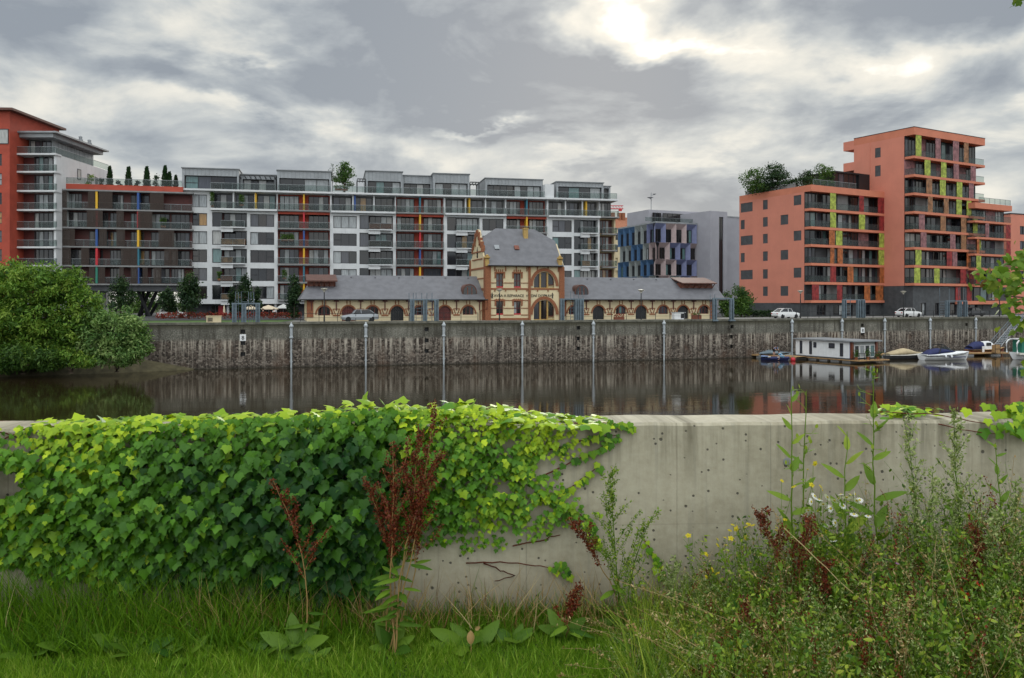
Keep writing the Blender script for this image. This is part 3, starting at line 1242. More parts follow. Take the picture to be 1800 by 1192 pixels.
wings = [(540, 857, [569.7, 612.7, 655, 698, 738, 782, 823], 'wdwdwdw'), (988.5, 1258, [1009, 1052, 1091.5, 1127, 1166, 1200.7, 1237.6], 'wdwdwdw')]
for wi, (pa, pb, cs, kinds) in enumerate(wings):
    ua, ub = U(pa), U(pb)
    mb, tr, dk = MB(), MB(), MB()
    hs = []
    for px, kd in zip(cs, kinds):
        uc = U(px, VW)
        if kd == 'w':
            hs.append((uc - .74, uc + .74, .72, 1.86, 0))
        else:
            hs.append((uc - .82, uc + .82, .02, 1.86, 0))
    wall_holes(mb, ua, ub, 0, EZ - .12, hs, .35, 0, 9.6, v0=VW)
    for px, kd in zip(cs, kinds):
        uc = U(px, VW)
        hw = .74 if kd == 'w' else .82
        arched(mb, uc, hw, 0, 1.48, .38, VW + .003, VW + .3)
    mb.build('wing_wall', ['cream_render'], st)
    ucs = [U(px, VW) for px in cs]
    for uc in ucs:
        o_, i_ = arc(uc, .78, 1.1, 1.28, 16, 2, 178), arc(uc, .78, .9, 1.08, 16, 2, 178)
        tr.strip(i_, o_, VW - .07, VW + .02)
        for dx in (-.2, .2):
            tr.box(uc + dx - .06, uc + dx + .06, VW - .05, VW + .02, 2.07, EZ - .13)
    mids = [ucs[0] - 1.52] + [(a + b) / 2 for a, b in zip(ucs, ucs[1:])] + [ucs[-1] + 1.5]
    for k, c in enumerate(mids):
        if 0 < k < len(mids) - 1:
            tr.box(c - .44, c + .44, VW - .06, VW + .02, .62, .80)
            tr.box(c - .62, c - .46, VW - .045, VW + .02, 1.33, 1.43)
            tr.box(c - .44, c + .44, VW - .045, VW + .02, 1.45, 1.56)
            for sgn in (-1, 1):
                tr.prism([(c + sgn * .3, 1.44), (c + sgn * .42, 1.44), (c + sgn * .17, .81), (c + sgn * .06, .81)], VW - .06, VW + .02)
        dk = MB()
        dk.box(c - .06, c + .06, VW - .12, VW - .002, 1.3, EZ - .3)
        dk.box(c - .3, c + .3, VW - .28, VW - .002, EZ - .299, EZ - .13)
        dk.build('eaves_bracket', 'oxblood', st)
    tr.box(ua - .03, ua + .75, VW - .09, VW + .4, .5, EZ - .14)
    tr.box(ub - .6, ub + .02, VW - .09, VW + .4, .0, EZ - .14)
    tr.build('brick_trim', 'brick', st)
    for px, kd in zip(cs, kinds):
        uc = U(px, VW)
        if kd == 'w':
            f_ = window(st, uc - .74, uc + .74, .72, 1.86, VW + .2, 3, frame='oxblood', gw=[10, 10, 0, 0, 1, 3, 0], name='arched_window')
        else:
            m2 = MB()
            for q in range(8):
                a = uc - .82 + 1.64 * q / 8
                m2.box(a + .008, a + 1.64 / 8 - .008, VW + .2, VW + .26, .03, 1.86)
            for zz in (.4, 1.3):
                m2.box(uc - .8, uc + .8, VW + .17, VW + .198, zz, zz + .12)
            m2.build('wooden_door', 'black_metal' if rnd.random() < .8 else 'oxblood', st)
    # roof
    e0, e1 = (U(527), U(857)) if wi == 0 else (U(988.5), U(1277, -.2))
    r0, r1 = (U(552, 5.1), U(857)) if wi == 0 else (U(988.5), U(1247, 5.1))
    RZ = 5.85
    mb = MB()
    va, vb = -.15, 10.3
    mb.add([(e0, va, EZ), (e1, va, EZ), (e1, vb, EZ), (e0, vb, EZ), (r0, 5.1, RZ), (r1, 5.1, RZ),
            (e0, va, EZ - .11), (e1, va, EZ - .11), (e1, vb, EZ - .11), (e0, vb, EZ - .11)],
           [(0, 1, 5, 4), (2, 3, 4, 5), (3, 0, 4), (1, 2, 5), (6, 7, 1, 0), (7, 8, 2, 1), (8, 9, 3, 2), (9, 6, 0, 3), (6, 9, 8, 7)])
    for q in range(7):
        c = r0 + (r1 - r0) * (q + .5) / 7
        mb.box(c - .1, c + .1, 4.45, 4.6, RZ - .38, RZ - .2)
    mb.build('wing_roof', 'slate', st)
    mb = MB()
    mb.path([(e0, va - .06, EZ - .03), (e1, va - .06, EZ - .03)], .07, 6)
    mb.build('gutter', 'black_metal', st)
    # hoist canopy over the ridge end
    c0, c1 = (U(538, 3), U(592, 3)) if wi == 0 else (U(1191, 3), U(1252, 3))
    mb = MB()
    mb.add([(c0, 1.6, 4.93), (c1, 1.6, 4.93), (c1, 5.3, 5.75), (c0, 5.3, 5.75), (c0, 1.6, 5.08), (c1, 1.6, 5.08), (c1, 5.3, 5.93), (c0, 5.3, 5.93)],
           [(0, 3, 2, 1), (4, 5, 6, 7), (0, 1, 5, 4), (1, 2, 6, 5), (2, 3, 7, 6), (3, 0, 4, 7)])
    mb.build('hoist_canopy', 'rust_copper', st)
    mb = MB()
    for q in range(6):
        c = c0 + .3 + (c1 - c0 - .6) * q / 5
        mb.path([(c, 1.75, 4.9), (c, 2.6, 4.3)], .07, 5)
    mb.box(c0 + .2, c1 - .2, 2.6, 4.6, 4.2, 5.05)
    mb.build('canopy_bracket', 'mahogany', st)
    # barrel dormer in copper
    uc = U(822.5, 2.0) if wi == 0 else U(1018, 2.0)
    mb = MB()
    A = arc(uc, 3.75, .98, .98, 14, 0, 180)
    mb.prism(A + [(uc - .98, 3.2), (uc + .98, 3.2)], 1.0, 4.6)
    mb.build('dormer', 'rust_copper', st)
    mb = MB()
    mb.prism(arc(uc, 3.72, .82, .82, 12, 0, 180) + [(uc - .82, 3.3), (uc + .82, 3.3)], .93, .998)
    mb.build('dormer_window', GL[0], st)
    mb = MB()
    for q in (-.28, .28):
        mb.box(uc + q - .05, uc + q + .05, .9, .928, 3.35, 4.33)
    mb.build('dormer_mullion', 'mahogany', st)

# central gabled house
c0, c1 = U(857), U(988)
CZ = 7.15
big = U(956.5)
w1, w2 = U(878.5), U(909.5)
hs = [(w1 - .48, w1 + .48, 4.25, 6.1, 0), (w2 - .48, w2 + .48, 4.25, 6.1, 0), (w1 - .48, w1 + .48, .72, 2.5, 0), (w2 - .48, w2 + .48, .72, 2.5, 0),
      (big - 1.42, big + 1.42, 4.2, 6.35, 0), (big - 1.42, big + 1.42, .05, 2.62, 0)]
mb = MB()
wall_holes(mb, c0, c1, 0, CZ - .1, hs, .45, 0, 9.2)
for zs in (4.95, 1.35):
    arched(mb, big, 1.42, 0, zs, 1.4 if zs > 3 else 1.27, .003, .4)
# gable end walls, pointed and shouldered
for uu, t in ((c0 - .25, .25), (c1, .25)):
    vs = [(uu, v_, z_) for v_, z_ in ((.05, 0), (.05, CZ + .1), (2.9, 10.3), (6.3, 10.3), (9.15, CZ + .1), (9.15, 0)) if uu > c0] or [(uu, v_, z_) for v_, z_ in ((.05, 0), (.05, CZ + .9), (1.4, CZ + 1.3), (2.2, 9.6), (3.1, 10.9), (3.7, 11.9), (4.6, 12.15), (5.5, 11.9), (6.1, 10.9), (7.0, 9.6), (7.8, CZ + 1.3), (9.15, CZ + .9), (9.15, 0))]
    n = len(vs)
    vv = vs + [(a + t, b, c) for a, b, c in vs]
    mb.add(vv, [tuple(range(n)), tuple(range(2 * n - 1, n - 1, -1))] + [(k, k + n, (k + 1) % n + n, (k + 1) % n) for k in range(n)])
mb.build('house_wall', ['cream_render'], st)
tr = MB()
for a, b in ((c0 - .32, c0 + .42), (c1 - .42, c1 + .3), (U(928.5), U(932.5))):
    tr.box(a, b, -.14, -.003, 0, CZ - .12)
for z0, z1, a, b in ((3.98, 4.2, c0 + .43, c1 - .43), (4.82, 4.92, c0 + .43, U(928)), (2.55, 2.65, c0 + .43, U(928)), (1.52, 1.62, c0 + .43, U(928)), (.62, .74, c0 + .43, U(928)), (.02, .3, c0 + .43, U(928))):
    segs = [(a, b)]
    for w_ in (w1, w2):
        if z0 < 4.25 and z1 > .72 and not (3 < z0 < 4.2) or z0 > 4.3:
            segs = [s_ for q in segs for s_ in ([(q[0], w_ - .49), (w_ + .49, q[1])] if q[0] < w_ < q[1] else [q])]
    for a_, b_ in segs:
        tr.box(a_, b_, -.06, -.003, z0, z1)
for w_ in (w1, w2):
    for zt in (6.12, 2.52):
        tr.box(w_ - .72, w_ + .72, -.09, -.004, zt, zt + .2)
        for sgn in (-1, 1):
            tr.box(w_ + sgn * .6 - .1, w_ + sgn * .6 + .1, -.08, -.004, zt - .65, zt - .002)
        for q in range(4):
            tr.box(w_ - .52 + q * .28, w_ - .38 + q * .28, -.07, -.004, zt + .21, zt + .5 if zt > 5 else zt + .3)
for zs, b_ in ((4.5, 2.35), (.72, 2.4)):
    o_, i_ = arc(big, zs, 1.98, b_, 20, 0, 180), arc(big, zs, 1.6, b_ - .4, 20, 0, 180)
    tr.strip(i_, o_, -.12, -.003)
for q in range(7):
    c = c0 + .9 + q * 1.45
    tr.box(c, c + .14, -.1, -.003, 3.75, 3.97)
    tr.box(c, c + .14, -.1, -.003, CZ - .75, CZ - .13)
# trims on the gable side wall
for z0, z1 in ((1.2, 1.35), (2.5, 2.65), (3.9, 4.2), (5.4, 5.55), (6.7, 6.95), (8.0, 8.15), (9.0, 9.15)):
    v0_ = .3 if z1 < 8 else 1.7
    tr.box(c0 - .33, c0 - .252, v0_, 9.2 - v0_, z0, z1)
for v0_, v1_, z0, z1 in ((.02, .75, 0, CZ + 1.0), (3.2, 3.6, 9.6, 11.7), (5.6, 6.0, 9.6, 11.7), (8.5, 9.2, 0, CZ + 1.0)):
    tr.box(c0 - .36, c0 - .2, v0_, v1_, z0 + (.3 if z0 else 0), z1)
tr.build('brick_trim', 'brick', st)
mb = MB()
for k in range(10):
    v_ = 4.6 + (k - 4.5) * .62
    hgt = 12.2 - abs(k - 4.5) * .55
    mb.box(c0 - .4, c0 + .06, v_ - .2, v_ + .2, hgt - .75, hgt + .12)
mb.build('gable_coping', 'brick', st)
mb = MB()
mb.prism([(-.3, 0), (.3, 0), (.3, .9), (0, 1.5), (-.3, .9)], -.06, .04)
o = mb.build('gable_window', GL[1], st)
o.location = (c0 - .26, 4.6, 8.3)
o.rotation_euler = (0, 0, R(90))
for w_ in (w1, w2):
    for z0, z1 in ((4.25, 6.1), (.72, 2.5)):
        window(st, w_ - .48, w_ + .48, z0, z1, .25, 2, frame='oxblood', tr=(0, 1), gw=[10, 10, 1, 1, 1, 3, 0])
        mb = MB()
        mb.box(w_ - .44, w_ + .44, -.05, .2, z0 + .005, z0 + .16)
        mb.build('flower_box', 'red_plastic', st)
for z0, z1 in ((4.2, 6.35), (.05, 2.62)):
    for a, b in ((-1.42, -.55), (-.45, .45), (.55, 1.42)):
        window(st, big + a, big + b, z0 + (.4 if a > .5 else 0), z1, .25, 1, frame='oxblood', gw=[14, 10, 0, 0, 1, 2, 0])
    mb = MB()
    for q in (-.5, .5):
        mb.box(big + q - .1, big + q + .1, .12, .4, z0, z1)
    mb.box(big - 1.42, big + 1.42, -.03, .1, z0 - .04, z0 + .07)
    mb.build('arch_frame', 'ochre_frame', st)
mb = MB()
ga, gb = U(871, 4.6), U(939, 4.6)
q0, q1 = c0 + .01, c1 - .01
mb.add([(q0 - .05, -.5, CZ - .06), (q1 + .05, -.5, CZ - .06), (q1 + .05, .9, 8.3), (q0 - .05, .9, 8.3),
        (q1, 3.0, 10.7), (gb, 4.6, 12.35), (ga, 4.6, 12.35), (q0, 3.0, 10.7),
        (q1, 6.2, 10.7), (q0, 6.2, 10.7), (q1 + .05, 9.7, CZ - .06), (q0 - .05, 9.7, CZ - .06)],
       [(0, 1, 2, 3), (3, 2, 4, 5, 6, 7), (4, 8, 5), (9, 7, 6), (5, 8, 10, 11, 9, 6), (11, 10, 1, 0)])
mb.build('house_roof', 'slate', st)
mb = MB()
mb.path([(c0, -.55, CZ - .05), (c1, -.55, CZ - .05)], .08, 6)
mb.build('gutter', 'black_metal', st)
for px in (873, 908):
    mb = MB()
    uc = U(px, 2)
    mb.add([(uc - .32, 1.75, 9.32), (uc + .32, 1.75, 9.32), (uc + .32, 2.2, 9.86), (uc - .32, 2.2, 9.86),
            (uc - .32, 1.65, 9.4), (uc + .32, 1.65, 9.4), (uc + .32, 2.1, 9.94), (uc - .32, 2.1, 9.94)],
           [(0, 1, 5, 4), (4, 5, 6, 7), (1, 2, 6, 5), (2, 3, 7, 6), (3, 0, 4, 7)])
    mb.build('skylight', 'zinc' if px < 900 else 'mahogany', st)
mb = MB()
uc = U(922, 4)
mb.box(uc - .3, uc + .3, 3.3, 3.9, 10.5, 12.2)
mb.box(uc - .36, uc + .36, 3.24, 3.96, 12.202, 12.38)
mb.build('chimney', 'ochre_frame', st)
for uu in (c0 - .1, c1 - .35):
    mb = MB()
    mb.lathe([(.3, 0), (.42, .08), (.42, .25), (.2, .3), (.25, .42), (.05, .55)], (uu, -.15, 8.0), 10)
    mb.box(uu - .25, uu + .25, -.3, .6, CZ - .1, 7.99)
    mb.build('corner_finial', 'ochre_frame', st)
t_ = letters('STAVBA A REPARACE  VODNÍ DOPRAVY', .50, st, depth=.02, sx=.96)
t_.location = ((U(870) + U(964)) / 2 + .05, -.03, 3.04)
mb = MB()
for px in (865, 971):
    uc = U(px)
    mb.box(uc - .05, uc + .05, -.06, -.01, 2.95, 3.6)
    mb.box(uc - .12, uc + .12, -.05, -.012, 2.88, 2.94)
mb.build('tie_anchor', 'black_metal', st)
mb = MB()
mb.path([(c0 - .1, -.25, 2.5), (c0 - .1, -.25, 1.5), (c0 - .9, .4, 1.2), (c0 - .9, .4, 0)], .07, 6)
mb.build('downpipe', 'mahogany', st)

# ------------------------------------------------------------------ blue faceted office and its grey neighbours
BFr, BLf = Fac(1152, 185, 1249, 191), Fac(1086, 202, 1152, 185)
bo = BFr.empty('blue_office', 'office building with faceted blue, violet and pink window bays', 'building')


def place(o, fac, ref):
    """put a child built in fac's frame under a thing standing in ref's frame"""
    dx, dy = fac.ox - ref.ox, fac.oy - ref.oy
    o.location = (dx * ref.c + dy * ref.s, -dx * ref.s + dy * ref.c, fac.zb - ref.zb)
    o.rotation_euler = (0, 0, fac.ang - ref.ang)
    return o


ZR = [19.5, 15.3, 11.65, 8.1, 4.6, 1.0]
mb = MB()
dx_, dy_ = BLf.ox - BFr.ox, BLf.oy - BFr.oy
S3 = (dx_ * BFr.c + dy_ * BFr.s, -dx_ * BFr.s + dy_ * BFr.c)
mb.add([(a, b, z_) for z_ in (0, 19.4) for a, b in ((1.0, .9), (BFr.L - .02, .9), (BFr.L + S3[0], S3[1]), (S3[0] + 1.0, S3[1]))],
       [(3, 2, 1, 0), (4, 5, 6, 7), (0, 1, 5, 4), (1, 2, 6, 5), (2, 3, 7, 6), (3, 0, 4, 7)])
mb.build('core', 'dark_stone', bo)
rowsF = [['violet', 'pink', 'pink', 'violet', 'violet'], ['pink', 'violet', 'violet', 'pink', 'sage'], ['pink', 'pink', 'violet', 'violet', 'sage'],
         ['pink', 'sage', 'violet', 'pink', 'violet'], ['violet', 'pink', 'sage', 'violet', 'pink']]
rowsL = [['blue', 'blue', 'blue', 'sage', 'sage', 'violet'], ['sage', 'sage', 'blue', 'blue', 'sage', 'pink'], ['blue', 'blue', 'sage', 'sage', 'blue', 'blue'],
         ['sage', 'blue', 'blue', 'sage', 'blue', 'sage'], ['blue', 'sage', 'blue', 'blue', 'sage', 'blue']]
for fac, rows_ in ((BFr, rowsF), (BLf, rowsL)):
    n = len(rows_[0])
    for r_, cols in enumerate(rows_):
        z1, z0 = ZR[r_], ZR[r_ + 1]
        off = (r_ % 2) * .38
        for k, cn in enumerate(cols):
            a = fac.L * (k + off) / (n + .38)
            b = fac.L * (k + 1 + off) / (n + .38)
            W, H = b - a, z1 - z0
            wa, wb, wc, we = a + .07 * W, a + .70 * W, z0 + .1, z1 - .29 * H
            mb = MB()
            q = .85
            mb.poly([(a, 0, z0), (wa, q, wc), (wa, q, we), (a, 0, z1)])
            mb.poly([(b, 0, z0), (b, 0, z1), (wb, q, we), (wb, q, wc)])
            mb.poly([(a, 0, z1), (wa, q, we), (wb, q, we), (b, 0, z1)])
            mb.poly([(a, 0, z0), (b, 0, z0), (wb, q, wc), (wa, q, wc)])
            place(mb.build('facade_bay', cn + '_panel', bo), fac, BFr)
            place(window(bo, wa, wb, wc, we, q - .1, 2, gw=[14, 10, 1, 0, 3, 4, 0]), fac, BFr)
    mb = MB()
    mb.box(0, fac.L, -.02, .5, ZR[0] + .003, ZR[0] + .35)
    place(mb.build('cornice', 'zinc', bo), fac, BFr)
U = BFr.u
mb = MB()
mb.box(U(1140, 6), U(1252, 6), 6, 15, 19.4, BFr.z(1190, 371, 6))
mb.build('penthouse', 'lilac_wall', bo)
for a, b in ((1150, 1165), (1168, 1210)):
    window(bo, U(a, 5), U(b, 5), 19.9, 22.4, 5.6, 5, name='penthouse_window', gw=[14, 10, 1, 0, 1, 8, 0])
railing(bo, U(1132, 2), U(1218, 2), 19.86, 1.5, name='terrace_railing')
mb = MB()
uc = U(1149, 6)
mb.path([(uc, 7, 22), (uc, 7, 27)], .08, 6)
mb.lathe([(.05, 0), (.7, .25), (.75, .3)], (uc - .5, 6.6, 25.6), 10)
mb.lathe([(.05, 0), (.4, .2), (.42, .25)], (uc + .6, 6.6, 26.5), 10)
mb.path([(uc - .5, 6.7, 25.7), (uc, 7, 25.5)], .06, 5)
mb.path([(uc + .6, 6.7, 26.6), (uc, 7, 26.4)], .06, 5)
mb.build('antenna', 'zinc', bo)

GF = Fac(1248.5, 186, 1330, 193)
go = GF.empty('grey_office', 'plain lilac grey office tower with one tall glazed slit beside the blue office', 'building')
U = GF.u
mb = MB()
za = GF.z(1262, 371.5)
wall_holes(mb, 0, U(1278.5), 0, za, [(U(1264), U(1271.5), 2.0, za - 1.2, 1)], .4, 0, 16)
mb.build('stair_tower', ['lilac_wall', 'black_metal'], go)
window(go, U(1264), U(1271.5), 2.0, za - 1.2, .2, 2, gw=[10, 8, 0, 0, 0, 2, 0], name='stair_glazing')
mb = MB()
mb.box(U(1278.5) + .01, GF.L, 1.5, 16, 0, GF.z(1290, 381))
mb.build('wing', 'lilac_wall', go)
mb = MB()
mb.box(U(1278.5) + .01, GF.L + .1, 1.4, 16.1, GF.z(1290, 381) + .003, GF.z(1290, 379))
mb.build('parapet', 'zinc', go)
mb = MB()
mb.box(U(1279.5), U(1281), 1.45, 1.6, 1, 14)
mb.build('drain_pipe', 'dark_frame', go)

HF = Fac(1040, 232, 1128, 236)
ho = HF.empty('old_house', 'old townhouse with red tiled roof and chimneys behind the blue office', 'building')
mb = MB()
wall_holes(mb, 0, HF.L, 0, 22.5, [(HF.L * (k + .3) / 5, HF.L * (k + .6) / 5, z0, z0 + 1.9, 0) for k in range(5) for z0 in (9, 12.5, 16, 19.3)], .3, 0, 12)
mb.build('wall', ['cream_render'], ho)
for k in range(5):
    for z0 in (16, 19.3):
        window(ho, HF.L * (k + .3) / 5, HF.L * (k + .6) / 5, z0, z0 + 1.9, .15, 2)
mb = MB()
mb.add([(-.3, -.4, 22.5), (HF.L + .3, -.4, 22.5), (HF.L + .3, 12.4, 22.5), (-.3, 12.4, 22.5), (1, 6, 26.2), (HF.L - 1, 6, 26.2)], [(0, 1, 5, 4), (2, 3, 4, 5), (3, 0, 4), (1, 2, 5), (0, 3, 2, 1)])
rf = mb.build('roof', 'roof_tile', ho)
for c in (.55, .68, .76, .92):
    mb = MB()
    mb.box(HF.L * c - .45, HF.L * c + .45, 4.2, 5.0, 24.2, 27.3)
    mb.build('chimney', 'brick', rf)

cr = thing('tower_crane', 'red tower crane whose jib tip shows past the apartment block', 'crane', (P(1030, 530, 300).x, 300, -.8))
mb = MB()
for sx, sy in ((-.6, -.6), (.6, -.6), (.6, .6), (-.6, .6)):
    mb.path([(sx, sy, 0), (sx, sy, 35)], .12, 5)
for k in range(14):
    mb.path([(-.6, -.6, k * 2.5), (.6, -.6, k * 2.5 + 2.5)], .07, 4)
    mb.path([(.6, .6, k * 2.5), (-.6, .6, k * 2.5 + 2.5)], .07, 4)
mb.build('mast', 'red_plastic', cr)
mb = MB()
for yy, zz in ((-.5, 35), (.5, 35), (0, 36.1)):
    mb.path([(-5, yy, zz), (13.1, yy, zz)], .14, 5)
for k in range(18):
    mb.path([(-5 + k, -.5, 35), (-4.5 + k, 0, 36.1), (-4 + k, .5, 35)], .08, 4)
mb.box(11.5, 12.6, -.6, .6, 34.2, 34.9)
mb.build('jib', 'red_plastic', cr)

# ------------------------------------------------------------------ salmon apartment block and tower


def skew(fr, lf):
    dx, dy = lf.ox - fr.ox, lf.oy - fr.oy
    return dx * fr.c + dy * fr.s, -dx * fr.s + dy * fr.c


def plan_prism(mb, pts, z0, z1, m=0):
    n = len(pts)
    mb.add([(a, b, z0) for a, b in pts] + [(a, b, z1) for a, b in pts],
           [tuple(range(n - 1, -1, -1)), tuple(range(n, 2 * n))] + [(k, (k + 1) % n, (k + 1) % n + n, k + n) for k in range(n)], m)


def loggia_front(par, fac, u0, u1, floors, dep, screens, fac_ref, wrap=True, gwt=None, edge='salmon_edge', v=0.0, thick=.42):
    """open loggias: dark glazing at the back, ledges, glass railings and sliding panels at the edge"""
    for k, (f, top) in enumerate(floors):
        n = max(2, int((u1 - u0) / 2.6))
        for j in range(n):
            a, b = u0 + (u1 - u0) * j / n, u0 + (u1 - u0) * (j + 1) / n
            if rnd.random() < .86:
                window(par, a + .06, b - .06, f + .03, top - .02, v + dep - .15, rnd.choice([2, 3]), gw=[30, 18, 6, 4, 3, 10, 0], name='balcony_door')
            else:
                mb = MB()
                mb.box(a + .02, b - .02, v + dep - .12, v + dep - .02, f + .01, top - .01)
                mb.build('wall_panel', rnd.choice(['slab_grey', 'dark_stone', 'mauve_screen']), par)
        mb = MB()
        mb.box(u0, u1, v, v + dep - .16, f - thick, f)
        mb.build('ledge', edge, par)
        mb = MB()
        mb.box(u0 + .05, u1 - .03, v + .18, v + .205, f + .06, f + 1.0, 0)
        mb.box(u0 + .05, u1 - .03, v + .17, v + .215, f + 1.0, f + 1.05, 1)
        if wrap:
            mb.box(u0 + .05, u0 + .075, v + .21, v + dep - .2, f + .06, f + 1.0, 0)
            mb.box(u0 + .04, u0 + .085, v + .22, v + dep - .2, f + 1.0, f + 1.05, 1)
        mb.build('balcony_railing', ['rail_glass', 'dark_frame'], par)
        for pa, pb, cn in screens[k] if k < len(screens) else []:
            a, b = max(u0 + .02, fac_ref.u(pa, v)), min(u1 - .02, fac_ref.u(pb, v))
            mb = MB()
            mb.box(a, b, v + .04, v + .09, f + .02, top - .02)
            for q in (.25, .5, .75):
                mb.box(a + (b - a) * q - .02, a + (b - a) * q + .02, v + .02, v + .038, f + .04, top - .04)
            mb.build('sliding_panel', cn + '_screen', par)


SFr, SLf = Fac(1426, 139, 1556.5, 148.4), Fac(1299.6, 154.3, 1426, 139)
so_ = SFr.empty('salmon_block', 'salmon coloured six storey apartment block with coloured loggia panels and a planted roof', 'building')
dep = 1.5
L1, D1 = SFr.L, SLf.L
fz = [zof(q) for q in (16.9, 13.9, 11.0, 7.95, 4.85, 1.85)]
ptop, pbot = zof(20.7), zof(19.65)
b0 = fz[-1] - .45
mb = MB()
S1 = skew(SFr, SLf)
plan_prism(mb, [(S1[0] * dep / S1[1] + .05, dep), (L1, dep), (L1 + S1[0], S1[1]), (S1[0] + .05, S1[1])], b0, pbot)
mb.build('core', 'dark_stone', so_)
mb = MB()
plan_prism(mb, [(0, 0), (L1, 0), (L1 + S1[0], S1[1]), (S1[0], S1[1])], pbot + .002, ptop)
mb.build('parapet', 'salmon_edge', so_)
# windows of the left wall, listed by pixel centre and storey
wins = []
for k in range(6):
    y_ = [535, 635, 735, 833, 930, 1030][k] / 3.31 + 200
    wins.append((1302 if k % 2 == 0 else 1302, 1323 if k % 2 == 0 else 1309, k))
    wins.append((1341, 1349.5, k))
    wins.append((1395, 1408.5, k) if k % 2 == 0 else (1372, 1385.5, k))
hs, wl = [], []
for a, b, k in wins:
    ua, ub = SLf.u(a), SLf.u(b)
    f = fz[k] + .75
    hs.append((ua, ub, f, f + 1.65, 1))
mb = MB()
wall_holes(mb, 0, D1 - dep, b0, pbot, hs, .35, 0, .9)
place(mb.build('side_wall', ['salmon_render', 'dark_frame'], so_), SLf, SFr)
for h_ in hs:
    place(window(so_, h_[0], h_[1], h_[2], h_[3], .16, 2 if h_[1] - h_[0] > 1.3 else 1), SLf, SFr)
SCB = [[(1460, 1470, 'yellow'), (1511, 1519, 'red'), (1544, 1555, 'red')], [(1460, 1470, 'yellow'), (1510.5, 1521, 'yellow'), (1546, 1555, 'red')],
       [(1458, 1468, 'orange'), (1470, 1481, 'yellow'), (1546, 1555, 'yellow')], [(1460, 1467, 'orange'), (1473, 1482, 'orange'), (1545, 1555, 'yellow')],
       [(1460, 1470, 'red'), (1490.5, 1500.5, 'orange'), (1547, 1555, 'orange')], [(1428, 1440, 'red'), (1472, 1481, 'red'), (1520, 1530, 'orange'), (1540, 1553, 'orange')]]
fl = [(f, (fz[k - 1] - .42) if k else pbot) for k, f in enumerate(fz)]
loggia_front(so_, SFr, 0, L1, fl, dep, SCB, SFr)
mb = MB()
wall_holes(mb, .4, L1, 0, b0 - .002, [(2, 4.2, .1, 1.9, 0), (6, 11, .1, 1.9, 0), (13, 15.5, .1, 1.9, 0)], .3, 0, D1 - .3, v0=.6)
mb.build('plinth', ['dark_stone'], so_)
for a, b in ((2, 4.2), (6, 11), (13, 15.5)):
    window(so_, a, b, .1, 1.9, .75, 3, name='shopfront', gw=[14, 10, 1, 0, 0, 6, 0])
for a, b in ((1331, 1337), (1349, 1359), (1370, 1378), (1394, 1402)):
    place(window(so_, SLf.u(a), SLf.u(b), .1, 2.0, .3, 2, name='shopfront', gw=[14, 10, 1, 0, 0, 6, 0]), SLf, SFr)
# dark roof pavilion
U = SFr.u
mb = MB()
pz = SFr.z(1510, 305, 3)
mb.box(U(1510, 3), U(1549, 3), 3, 9, ptop + .002, pz)
mb.build('roof_pavilion', 'black_metal', so_)
window(so_, U(1466, 3.2), U(1510, 3.2) - .02, ptop + .05, pz - .25, 3.25, 5, name='pavilion_glazing', gw=[10, 5, 3, 1, 2, 9, 0])
mb = MB()
mb.box(U(1466, 3.2), U(1510, 3), 3.36, 9, ptop + .002, pz - .3)
mb.box(U(1466, 3.2) - .2, U(1510, 3), 2.9, 9, pz - .25, pz)
mb.build('pavilion_roof', 'black_metal', so_)
o = railing(so_, U(1400, 0) if False else 1.0, U(1506, .3), ptop, .4, name='terrace_railing')
mb = MB()
mb.box(1, D1 - 4, .5, 1.1, ptop + .003, ptop + .75)
place(mb.build('planter', 'slab_grey', so_), SLf, SFr)

TFr, TLf = Fac(1607, 143.2, 1731.5, 153.6), Fac(1501, 153.8, 1607, 143.2)
to = TFr.empty('salmon_tower', 'tall salmon apartment tower with yellow and red sliding panels and a lower stepped wing', 'building')
L2, D2 = TFr.L, TLf.L
dt = 1.9
tz = [zof(q) for q in (26.15, 23.05, 19.95, 16.85, 13.8, 10.8, 7.78, 4.75)]
ttop, tbot = zof(30.96), zof(29.7)
t0_ = tz[-1] - .45
mb = MB()
S2 = skew(TFr, TLf)
plan_prism(mb, [(S2[0] * dt / S2[1] + .05, dt), (L2, dt), (L2 + S2[0], S2[1]), (S2[0] + .05, S2[1])], 0, tbot)
mb.build('core', 'dark_stone', to)
mb = MB()
plan_prism(mb, [(0, 0), (L2, 0), (L2 + S2[0], S2[1]), (S2[0], S2[1])], tbot + .002, ttop)
mb.build('parapet', 'salmon_edge', to)
mb = MB()
plan_prism(mb, [(-.05, -.05), (L2 + .05, -.05), (L2 + S2[0], S2[1]), (S2[0] - .05, S2[1])], ttop + .002, ttop + .09)
mb.build('roof_edge', 'dark_frame', to)
hs = []
for k in (0, 1):
    f = tz[k] + .5
    hs.append((TLf.u(1538), TLf.u(1548), f + .2 * (1 - k), f + 1.9, 1))
mb = MB()
wall_holes(mb, 0, D2 - dt, t0_, tbot, hs, .35, 0, .9)
mb.box(TLf.u(1529), TLf.u(1530), -.06, -.003, t0_, tbot)
place(mb.build('side_wall', ['salmon_render', 'dark_frame'], to), TLf, TFr)
for h_ in hs:
    place(window(to, h_[0], h_[1], h_[2], h_[3], .16, 1), TLf, TFr)
for k in range(3):
    mb = MB()
    zt = ttop - .3 if k == 0 else tz[k - 1] + .65
    mb.box(-2.3, -.003, .0, 3.5, zt - (1.5 if k else 1.6), zt)
    place(mb.build('rear_balcony', 'salmon_render', to), TLf, TFr)
Y_, M_, B_, R_, O_ = 'yellow', 'mauve', 'brown', 'red', 'orange'
